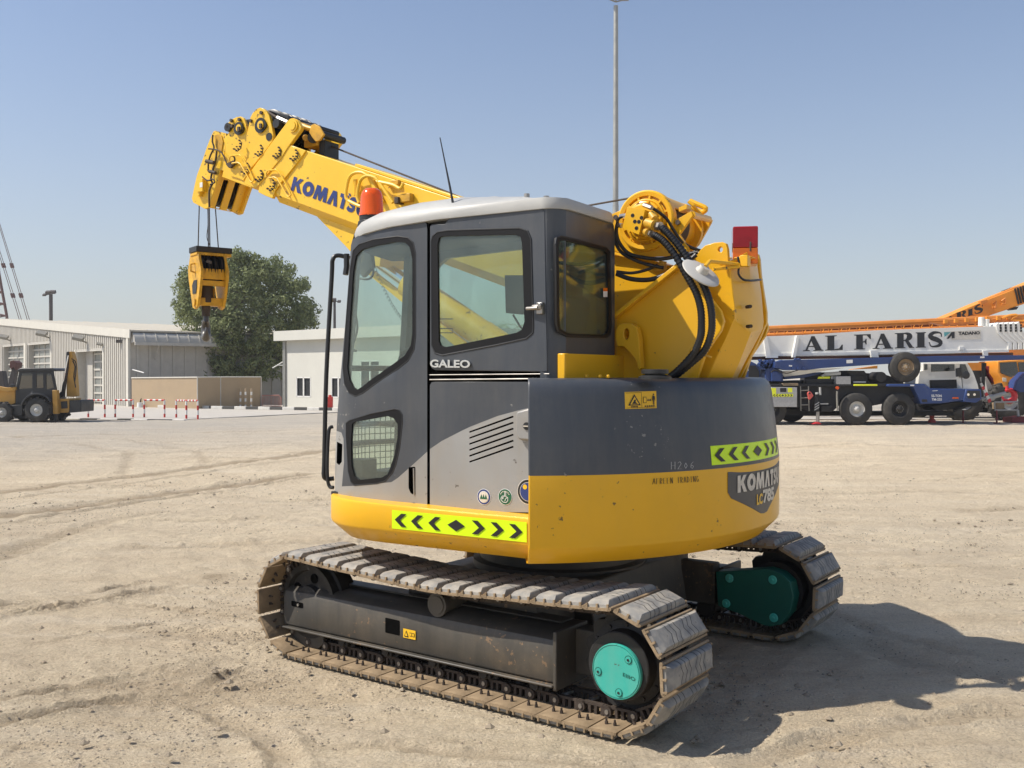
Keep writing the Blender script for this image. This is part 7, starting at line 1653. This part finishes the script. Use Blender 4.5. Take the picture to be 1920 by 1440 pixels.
mb = MB(); mb.tube(tq([(1300,640),(1298,700),(1305,890)], YT), .03); p = tq([(1306,598)], YT-.03)[0]; mb.cyl(p, p+Vector((0,.05,0)), .05, n=14, mi=1); mb.build('side_marker', ['lamp grey', 'orange lens'], tc_, MT)
tb('toolbox', [(1286,452),(1475,448),(1478,555),(1286,555)], YT+.1, .5, 'checker plate'); tb('toolbox', [(900,500),(1280,485),(1280,545),(900,548)], YT+.3, .8, 'dark casting'); tb('housing', [(1430,375),(1650,378),(1700,445),(1460,448)], YT+.6, .8, 'dark casting'); tb('deck_box', [(1480,450),(1690,450),(1700,545),(1480,545)], YT+.4, .6, 'dark casting')
tb('chevron_panel', [(1060,455),(1215,452),(1210,480),(1050,482)], YT+.28, .04, 'lime band'); tb('lime_strip', [(1515,552),(1820,552),(1820,574),(1515,574)], YT+.05, .04, 'lime band'); tb('white_strip', [(1510,515),(1672,515),(1672,532),(1510,532)], YT+.3, .04, 'white paint')
mb = MB(); mb.tube(tq([(1140,425),(1340,410)], YT+.6), .06); mb.tube(tq([(1100,450),(1150,425)], YT+.6), .04); mb.build('ram', 'crane white', tc_, MT)
tkp = tq([(1870,462)], YT+.15)[0]; mb = MB(); mb.cyl(tkp, tkp+Vector((0,.7,0)), .17, n=28); mb.build('air_tank', 'dark casting', tc_, MT, bevel=.02)
tb('gap_backing_box', [(880,400),(1440,395),(1900,420),(2330,560),(880,548)], YT+1.7, .5, 'truck black')  # dark box added to close the bright gap under the beams
# spare wheel
sx_, sz_ = at(1698.3, 688.3, YT-.02)[0], at(1698.3, 688.3, YT-.02)[2]; sw = thing('spare_wheel', 'dusty spare wheel mounted upright on the truck deck under the white boom', 'wheel', (sx_, YT, sz_)); MS = Matrix.Translation((-sx_, -YT, -sz_)); wheel(sw, MS, sx_, sz_, .475, YT-.05, .30, .255, 0, 'shoe steel', 8)
mb = MB(); mb.tube(tq([(2290,690),(2240,600),(2130,560)], YT+.3), .05); mb.build('wheel_carrier', 'dark casting', tc_, MT)
# blue front cab
fc = tb('front_cab', [(310,962),(640,960),(690,1000),(1010,1005),(1010,1105),(800,1135),(612,1140),(540,985),(310,985)], YT-.05, 2.2, 'truck blue', z4, bevel=.03)
tb('bumper', [(1012,1008),(1150,1008),(1158,1095),(1110,1130),(990,1120)], YT-.08, 2.26, 'truck blue', z4, bevel=.03); tb('headlight_panel', [(1025,1020),(1140,1020),(1145,1085),(1030,1090)], YT-.09, .03, 'black plastic', z4)
mb = MB()
for u in (1035,1090): p = tq([(u,1055)], YT-.095, z4)[0]; mb.cyl(p, p+Vector((0,.02,0)), .04, n=14)
mb.build('headlight', 'chrome', fc, MT); mb = MB(); p = tq([(920,1086)], YT-.06, z4)[0]; mb.box(p, (.18,.02,.05)); mb.build('side_lamp', 'orange lens', fc, MT); tb('cab_recess', [(615,1098),(665,1098),(668,1122),(620,1122)], YT-.06, .02, 'tape black', z4, fc)
mb = MB(); put_text(mb, '55-TON', quadmap(*tq([(703,1078),(795,1078),(795,1055),(703,1055)], YT-.056, z4)), 0, .03); put_text(mb, 'TM-255', quadmap(*tq([(705,1110),(797,1110),(797,1088),(705,1088)], YT-.056, z4)), 0, .03); mb.prism(tq([(710,1020),(760,1017),(758,1022),(712,1025)], YT-.056, z4), (0,-.001,0)); mb.build('cab_lettering', 'decal white', fc, MT, smooth=False)
mb = MB(); mb.prism(tq([(512,966),(548,966),(548,978),(512,978)], YT-.056, z4), (0,-.002,0)); mb.build('label_plate', 'decal white', fc, MT, smooth=False)
# white operator cab
wcab = tb('operator_cab', [(580,990),(590,850),(625,840),(625,770),(1030,770),(1080,850),(1120,960),(1130,1005),(690,1000),(640,960)], YT+.55, 1.3, 'crane white', z4, bevel=.02)
tb('window', [(700,782),(910,782),(915,842),(700,850)], YT+.53, .02, 'dark glass', z4, wcab); tb('window', [(640,782),(668,782),(668,832),(640,834)], YT+.53, .02, 'dark glass', z4, wcab); tb('window', [(960,782),(1010,782),(1045,870),(1000,905),(950,900)], YT+.53, .02, 'dark glass', z4, wcab)
tb('grille', [(700,925),(930,920),(935,995),(705,998)], YT+.40, .14, 'truck black', z4, wcab); tb('mirror', [(928,820),(968,812),(970,890),(932,895)], YT+.1, .08, 'black plastic', z4, wcab); mb = MB(); mb.tube(tq([(968,800),(975,900),(985,1000)], YT+.1, z4), .012); mb.lathe(tq([(1012,880)], YT+.1, z4)[0], (0,-1,0), [(0,.12),(.02,.12),(.04,.06)], 20); mb.build('mirror_arm', 'black plastic', wcab, MT)
# blue superstructure
st_ = tb('slewing_deck', [(380,370),(460,330),(600,380),(610,520),(380,515)], YT+.3, 1.6, 'truck blue', bevel=.02)
tb('winch_housing', [(-60,470),(-60,300),(60,265),(160,240),(260,290),(310,370),(310,470)], YT+.4, 1.4, 'truck blue', bevel=.02); tb('rear_panel', [(165,465),(165,310),(255,310),(300,390),(300,470)], YT+.36, .05, 'truck black')
mb = MB(); put_text(mb, '.com', quadmap(*tq([(40,380),(160,378),(160,350),(40,352)], YT+.39)), 0, .03); mb.build('lettering', 'decal white', st_, MT, smooth=False)
tb('blue_block', [(455,400),(540,395),(585,440),(585,512),(460,512)], YT+.2, .2, 'truck blue'); tb('slew_ring', [(440,515),(900,500),(900,550),(440,552)], YT+.6, 1.2, 'truck black')
mb = MB(); rd = random.Random(5)
for k in range(26): p = tq([(rd.uniform(320,600), rd.uniform(240,350))], YT+.25)[0]; mb.cyl(p, p+Vector((0,.25,0)), rd.uniform(.03,.07), n=10)
mb.prism(tq([(320,360),(330,290),(380,245),(450,232),(500,262),(600,250),(600,360)], YT+.45), (0,.6,0)); mb.build('winch', 'truck blue', st_, MT)
jb = tb('folding_jib', [(500,262),(640,240),(1130,228),(1920,208),(2560,190),(3780,178),(3780,236),(2420,270),(1920,292),(1100,345),(900,372),(640,370),(500,340)], YT+.05, .35, 'truck blue')
mb = MB(); mb.prism(tq([(1420,238),(1500,235),(1500,280),(1420,282)], YT+.045), (0,-.004,0)); mb.prism(tq([(3140,196),(3195,194),(3195,214),(3140,216)], YT+.045), (0,-.004,0)); mb.prism(tq([(680,305),(722,308),(720,326),(682,322)], YT+.045), (0,-.004,0)); mb.build('label_plate', 'decal white', jb, MT, smooth=False)
mb = MB()
for u in (745,880,810): p = tq([(u, 350)], YT)[0]; mb.cyl(p, p+Vector((0,.1,0)), .05, n=12)
for u in (770,815): p = tq([(u, 232)], YT)[0]; mb.cyl(p, p+Vector((0,.1,0)), .045, n=12)
mb.build('jib_pin', 'truck blue', jb, MT)
mb = MB(); mb.tube(tq([(560,385),(600,400),(660,410),(730,390),(800,370)], YT-.0), .014, smooth=3); mb.tube(tq([(450,400),(480,375),(530,375),(600,405)], YT-.0), .02, smooth=3); mb.build('hydraulic_hose', 'hose', st_, MT)
tb('lift_ram', [(560,385),(830,370),(1100,350),(1420,338),(1100,385),(830,432),(620,455),(590,420)], YT+.5, .4, 'crane white', bevel=.03); tb('lift_link', [(620,458),(1100,395),(1080,420),(880,470),(620,490)], YT+.55, .3, 'truck blue')
# white boom
WY = YT+.7
wb = tb('main_boom', [(1380-1380,0)]*0+[(1395,632),(1500,628.5),(1640,619.5),(1780,614.5),(1868,611.7),(1892,640),(1892,659),(1770,663),(1640,666),(1500,668),(1395,667)], WY, .75, 'crane white', idn, bevel=.01)
mb = MB(); mb.prism(tq([(1395,663),(1892,655),(1892,660.5),(1395,668.5)], WY-.03, idn), (0,.04,0)); 
mb.prism(tq([(1431,627),(1437,625),(1446,667),(1459,667),(1459,671),(1437,671)], WY-.10, idn), (0,.10,0)); mb.prism(tq([(1494,629),(1499,629),(1492,670),(1486,670)], WY-.18, idn), (0,.18,0)); mb.prism(tq([(1632,657),(1646,656),(1648,670),(1634,670)], WY-.12, idn), (0,.12,0)); mb.prism(tq([(1843,657),(1853,657),(1853,668),(1849,672),(1845,668)], WY-.10, idn), (0,.1,0)); mb.prism(tq([(1799,650),(1808,650),(1808,656),(1799,656)], WY-.05, idn), (0,.05,0))
mb.build('boom_rib', 'crane white', wb, MT, bevel=.004)
mb = MB(); f = quadmap(*tq([(1505.5,658.5),(1769,650.5),(1769,621.5),(1505.5,631)], WY-.012, idn)); heavy(mb, 'al faris', lambda u, v, l: f(u, v)+Vector((0,-l*3,0)), 0, .08); mb.build('boom_lettering', 'sign black', wb, MT, smooth=False)
mb = MB(); mb.prism(tq([(1770,622),(1839,618.5),(1839,635.5),(1785,637)], WY-.008, idn), (0,.004,0), 0)
mb.prism(tq([(1770,623),(1783,622.5),(1771,632)], WY-.012, idn), (0,.003,0), 1); mb.prism(tq([(1784,622.5),(1790,622),(1790,634),(1784.5,634.5),(1784.5,629),(1779,635),(1775,635)], WY-.012, idn), (0,.003,0), 2)
put_text(mb, 'TADANO', quadmap(*tq([(1797,628.5),(1837.5,627),(1837.5,621),(1797,622)], WY-.012, idn)), 2, .06); mb.build('maker_plate', ['decal pale', 'teal logo', 'sign black'], wb, MT, smooth=False)
for k in range(5):
    d = 46*k; mb = MB(); mb.prism(tq([(1283+d,425-k*3),(1308+d,405-k*2),(1335+d,470),(1350+d,498),(1428+d,572),(1430+d,650-k*2),(1395+d,655-k*2),(1393+d,592),(1300+d,505)], WY-.05-.02*k, z4), (0,.85-.08*k,0)); mb.build('section_collar', 'crane white', wb, MT, bevel=.01)
    mb = MB(); [mb.box(tq([(1325+d, v)], WY-.06-.02*k, z4)[0], (.05,.03,.07)) for v in (430, 455, 480)]; mb.build('collar_bolts', 'truck black', wb, MT)
mb = MB()
for u in (1150,1195): mb.cyl(*tq([(u,440),(u+3,360+(u-1150)*.4)], WY+.2, z4), .09, n=16)
mb.build('boom_fitting', 'crane white', wb, MT, bevel=.01)
tb('upper_rail', [(1395,669),(1900,661),(1900,667),(1395,675)], WY+.2, .4, 'rust red', idn); 
# orange lattice jib behind
OY = 36.0; lj = thing('lattice_jib', 'long orange lattice jib lying along behind the white boom', 'crane jib', (at(1600,600,OY)[0], OY, at(1600,615,OY)[2])); MJ = Matrix.Translation(-Vector((at(1600,600,OY)[0], OY, at(1600,615,OY)[2])))
mb = MB()
for y_ in (OY, OY+1.0): mb.tube(tq([(1400,619),(1431,617),(1600,609.5),(1770,601.5),(1930,594)], y_, idn), .11, 8)
mb.build('top_chord', 'crane orange', lj, MJ); mb = MB(); mb.tube(tq([(1400,630),(1600,622),(1930,610)], OY+.5, idn), .08, 8); mb.build('bottom_chord', 'crane orange', lj, MJ); mb = MB(); mb.prism(tq([(1400,617),(1930,596),(1930,612),(1400,630)], OY+1.1, idn), (0,.05,0)); mb.build('back_plate', 'rust brown', lj, MJ)
for k in range(26):
    x0 = 1432+(k//2)*34+(k%2)*15; yt_ = 617-(x0-1431)*.0455; mb = MB(); mb.tube(tq([(x0,yt_)], OY, idn)+tq([(x0+7.5,yt_+11)], OY+.4, idn)+tq([(x0+14,yt_-.6)], OY, idn), .022, 5); mb.build('lattice_brace', 'bright orange', lj, MJ)
# orange telescopic crane
oc2 = at(1880, 790, 35); oc_ = thing('mobile_crane', 'orange mobile crane with raised telescopic boom, behind the white boom at the right edge', 'mobile crane', (oc2[0], 36, 0)); MO = Matrix.Translation((-oc2[0], -36, 0))
ob_ = sbuild('telescopic_boom', [(700,405),(850,350),(1150,222),(1450,105),(1700,0),(1720,130),(1536,240),(1200,352),(1080,375),(900,405)], 37, .9, 'bright orange', oc_, MO, z4, .02)
mb = MB(); f = quadmap(*tq([(745,430),(1178,316),(1165,232),(740,400)], 36.99, z4)); f = quadmap(*tq([(690,420),(1175,305),(1165,240),(690,430)], 36.98, z4))
for ch, (u0, u1), (v0, v1) in (('a',(832,915),(388,350)), ('r',(920,1025),(375,305)), ('i',(1028,1080),(345,285)), ('s',(1085,1172),(325,245))):
    dv = -(u1-u0)*.38*.35; heavy(mb, ch, (lambda u0, u1, v0, v1: lambda u, v, l: tq([(u0+(u1-u0)*u, v0+(v1-v0)*v-(u-.5)*(u1-u0)*.30)], 36.985-l*3, z4)[0])(u0, u1, v0, v1))
mb.build('boom_lettering', 'sign black', ob_, MO, smooth=False)
for k in range(4): u = 1455+k*24; mb = MB(); mb.prism(tq([(u,102-k*9),(u+9,98-k*9),(u+42,238-k*9),(u+33,242-k*9)], 36.92, z4), (0,1.05,0)); mb.build('section_ring', 'dark casting', ob_, MO)
mb = MB(); [mb.tube(tq(l, 36.9, z4), .04, 6) for l in (((1255,240),(1285,210),(1275,275),(1250,270)),((1330,215),(1365,190),(1370,235),(1335,240)))]; mb.tube(tq([(1160,222),(1450,100)], 37.1, z4), .07, 8, 0); mb.prism(tq([(1145,215),(1205,200),(1210,225),(1155,250)], 36.9, z4), (0,.2,0)); mb.build('boom_bracket', 'crane orange', ob_, MO)
mb = MB(); mb.prism(tq([(1410,285),(1490,262),(1470,290),(1430,295)], 36.95, z4), (0,.3,0)); mb.build('boom_sheave', 'truck black', ob_, MO)
sbuild('stowed_jib', [(700,405),(900,395),(1250,375),(1400,345),(1560,335),(1560,395),(1300,400),(1000,425),(820,435)], 35.2, .3, 'crane orange', oc_, MO, z4); mb = MB()
for k in range(7): u = 830+k*95; mb.box(tq([(u, 398-k*6)], 35.15, z4)[0], (.12,.1,.14)); 
mb.tube(tq([(1340,370),(1400,345),(1480,340),(1420,380),(1540,395)], 35.1, z4), .05, smooth=3); mb.build('jib_fitting', 'bright orange', oc_, MO)
sbuild('side_panel', [(640,770),(1170,768),(1172,838),(640,840)], 34.2, .5, 'bright orange', oc_, MO, z4); sbuild('underframe', [(900,640),(1560,650),(1560,700),(900,700)], 34.5, .4, 'crane orange', oc_, MO, z4); sbuild('stowed_bar', [(1480,365),(1820,312),(1820,350),(1480,362)], 33.5, .3, 'bright orange', oc_, MO, z7)
ocab = sbuild('operator_cab', [(1300,755),(1560,740),(1560,1000),(1380,1000),(1352,990),(1335,910),(1300,860)], 33.6, 1.4, 'bright orange', oc_, MO, z4, .02)
sbuild('window', [(1320,768),(1470,760),(1490,870),(1420,900),(1325,860)], 33.57, .03, 'dark glass', ocab, MO, z4); sbuild('window', [(1485,765),(1560,762),(1560,890),(1500,880)], 33.57, .03, 'dark glass', ocab, MO, z4); sbuild('label_plate', [(1342,903),(1378,905),(1380,940),(1345,938)], 33.57, .02, 'decal pale', ocab, MO, z4); sbuild('hatch', [(1395,945),(1430,945),(1432,985),(1398,985)], 33.57, .02, 'tape black', ocab, MO, z4)
sbuild('carrier_body', [(1130,770),(1310,770),(1350,1000),(1560,1010),(1560,1180),(1180,1190),(1160,1000)], 34.4, 1.6, 'truck black', oc_, MO, z4); sbuild('carrier_chassis', [(560,1080),(1560,1080),(1560,1230),(600,1200)], 34.6, 1.5, 'truck black', oc_, MO, z4)
sbuild('seat', [(1215,800),(1260,790),(1285,870),(1330,930),(1320,950),(1260,950),(1225,880)], 34.2, .2, 'dark red', oc_, MO, z4); sbuild('stair', [(1180,900),(1200,895),(1290,1040),(1290,1120),(1230,1125)], 34.0, .35, 'light grey', oc_, MO, z4)
YW = 33.2; wx2 = at(1809, 752, YW)[0]; wheel(oc_, MO, wx2, .66, .66, YW, .45, .30, 40, 'light grey', 10); wheel(oc_, MO, at(1905,752,YW)[0], .66, .66, YW+.4, .45, .30, 40, 'light grey', 10); wheel(oc_, MO, at(1760,752,YW)[0], .5, .5, YW+1.6, .35, .25, 0, 'dark casting', 8)
tb('front_panel', [(1165,770),(1190,770),(1185,1000),(1165,1010)], YT+1.2, .1, 'truck black', z4)
hk2 = Vector(at(1891, 742, 32)); ho = MB(); pth2 = []; rad2 = []
for i in range(22): t = i/21; a = R(115-285*t) if False else R(60-290*t)+R(60); pth2.append(hk2+Vector((.20*math.cos(a), 0, .19*math.sin(a)))); rad2.append(.05+.05*math.sin(math.pi*min(1, t*1.1)) if t < .9 else .035)
ho.tube(pth2, rad2, 12); ho.cyl(hk2+Vector((-.05,0,.16)), hk2+Vector((-.05,0,.32)), .05); o = ho.build('crane_hook', 'hook red'); tag(o, 'big bright red lifting hook hanging at the right edge before the orange cab', 'hook')
ho = MB(); q_ = tq([(1143,958),(1160,950),(1245,1115),(1240,1130),(1222,1130)], 31.4, z4); n_ = 6; A0_, A1_ = q_[0], q_[3]; B0_, B1_ = q_[1], q_[2]
for k in range(n_):
    l0, l1 = q_[0].lerp(q_[4], k/n_), q_[0].lerp(q_[4], (k+1)/n_); r0_, r1_ = q_[1].lerp(q_[2], k/n_), q_[1].lerp(q_[2], (k+1)/n_); ho.prism([l0, r0_, r1_, l1], (0,.06,0), k % 2)
o = ho.build('warning_board', ['white paint', 'hook red'], smooth=False); tag(o, 'red and white striped board leaning beside the blue truck bumper', 'warning board')
ho = MB(); ho.tube(tq([(1150,1100),(1230,1085),(1330,1055),(1370,1045)], 31.5, z4), .07, 10); ho.tube(tq([(1180,1097),(1260,1080)], 31.5, z4), .10, 10); o = ho.build('steel_bar', 'light grey'); tag(o, 'grey steel bar lying between the striped board and the red hook', 'bar')
sbuild('blue_frame', [(1455,1010),(1475,930),(1560,850),(1560,1030),(1500,1035)], 31.8, .5, 'truck blue', oc_, MO, z4)
fr2 = thing('steel_rack', 'dark steel rack on red base below the red hook', 'rack', (at(1900,790,31.8)[0], 31.8, 0)); MR = Matrix.Translation((-at(1900,790,31.8)[0], -31.8, 0))
mb = MB(); mb.tube(tq([(1270,1130),(1275,1195),(1480,1195),(1480,1120),(1270,1125)], 31.8, z4), .03, 6); mb.tube(tq([(1480,1195),(1485,1250)], 31.8, z4), .04, 6); mb.build('frame', 'light grey', fr2, MR)
sbuild('base', [(1430,1262),(1560,1252),(1560,1312),(1425,1308)], 31.6, .6, 'dark red', fr2, MR, z4); sbuild('crate', [(1285,1130),(1360,1128),(1362,1185),(1290,1188)], 31.9, .3, 'shoe steel', fr2, MR, z4)
for k, (u, lab) in enumerate(((988,'thin dark red stand under the big dusty tyre'),(1291,'thin dark red stand under the steel rack'))):
    x, y = at(*z4(u, 1305), 31.3)[0], 31.3; mb = MB(); mb.cyl((x, y, 0), (x, y, .42), .025); mb.cyl((x, y, .0), (x, y, .03), .10); mb.cyl((x, y, .12), (x, y, .17), .05); o = mb.build('stand', 'dark red'); tag(o, lab, 'stand', 'dark red stands on the ground')
mb = MB(); p = tq([(707,1290)], 31.6, z4)[0]; mb.lathe((p.x, p.y, 0), (0,0,1), [(0,.13),(.08,.12),(.16,.06),(.22,.08),(.3,.05),(.31,.03)], 16); o = mb.build('wheel_chock', 'pink red'); tag(o, 'faded red chock on the ground behind the second truck wheel', 'chock')
mb = MB(); p = tq([(700,1180)], YT+.3, z4); mb.prism(tq([(700,1165),(870,1130),(1160,1110),(1160,1150),(900,1185),(760,1200)], YT+.5, z4), (0,1.0,0)); mb.tube(tq([(905,1200),(960,1180),(1060,1140)], YT+.4, z4), .05); mb.build('steering_gear', 'truck black', tc_, MT)
mb = MB(); q_ = [gnd(*z4(u, v)) for u, v in ((640,1296),(1560,1290),(1560,1310),(640,1312))]; 
# white strip painted slab behind the trucks
x0_, x1_ = at(1460,790,34.5)[0], at(1990,790,34.5)[0]; mb = MB(); mb.b2((x0_, 33.9, -.02), (x1_, 35.2, .03)); o = mb.build('concrete_strip', 'paving'); o['kind'] = 'structure'

# ---------------- dusty air ----------------
def haze():
    m = bpy.data.materials.new('haze air'); m.use_nodes = True; t = m.node_tree; t.nodes.clear()
    o = t.nodes.new('ShaderNodeOutputMaterial'); v = t.nodes.new('ShaderNodeVolumePrincipled')
    v.inputs['Color'].default_value = (.93, .93, .93, 1); v.inputs['Density'].default_value = HAZE; v.inputs['Anisotropy'].default_value = .35
    t.links.new(v.outputs[0], o.inputs['Volume']); MATS['haze air'] = m
    mb = MB(); mb.b2((-90, -40, -1.2), (90, 150, 30)); ob = mb.build('haze', 'haze air', smooth=False); ob['kind'] = 'stuff'
HAZE = 0.0007
haze()
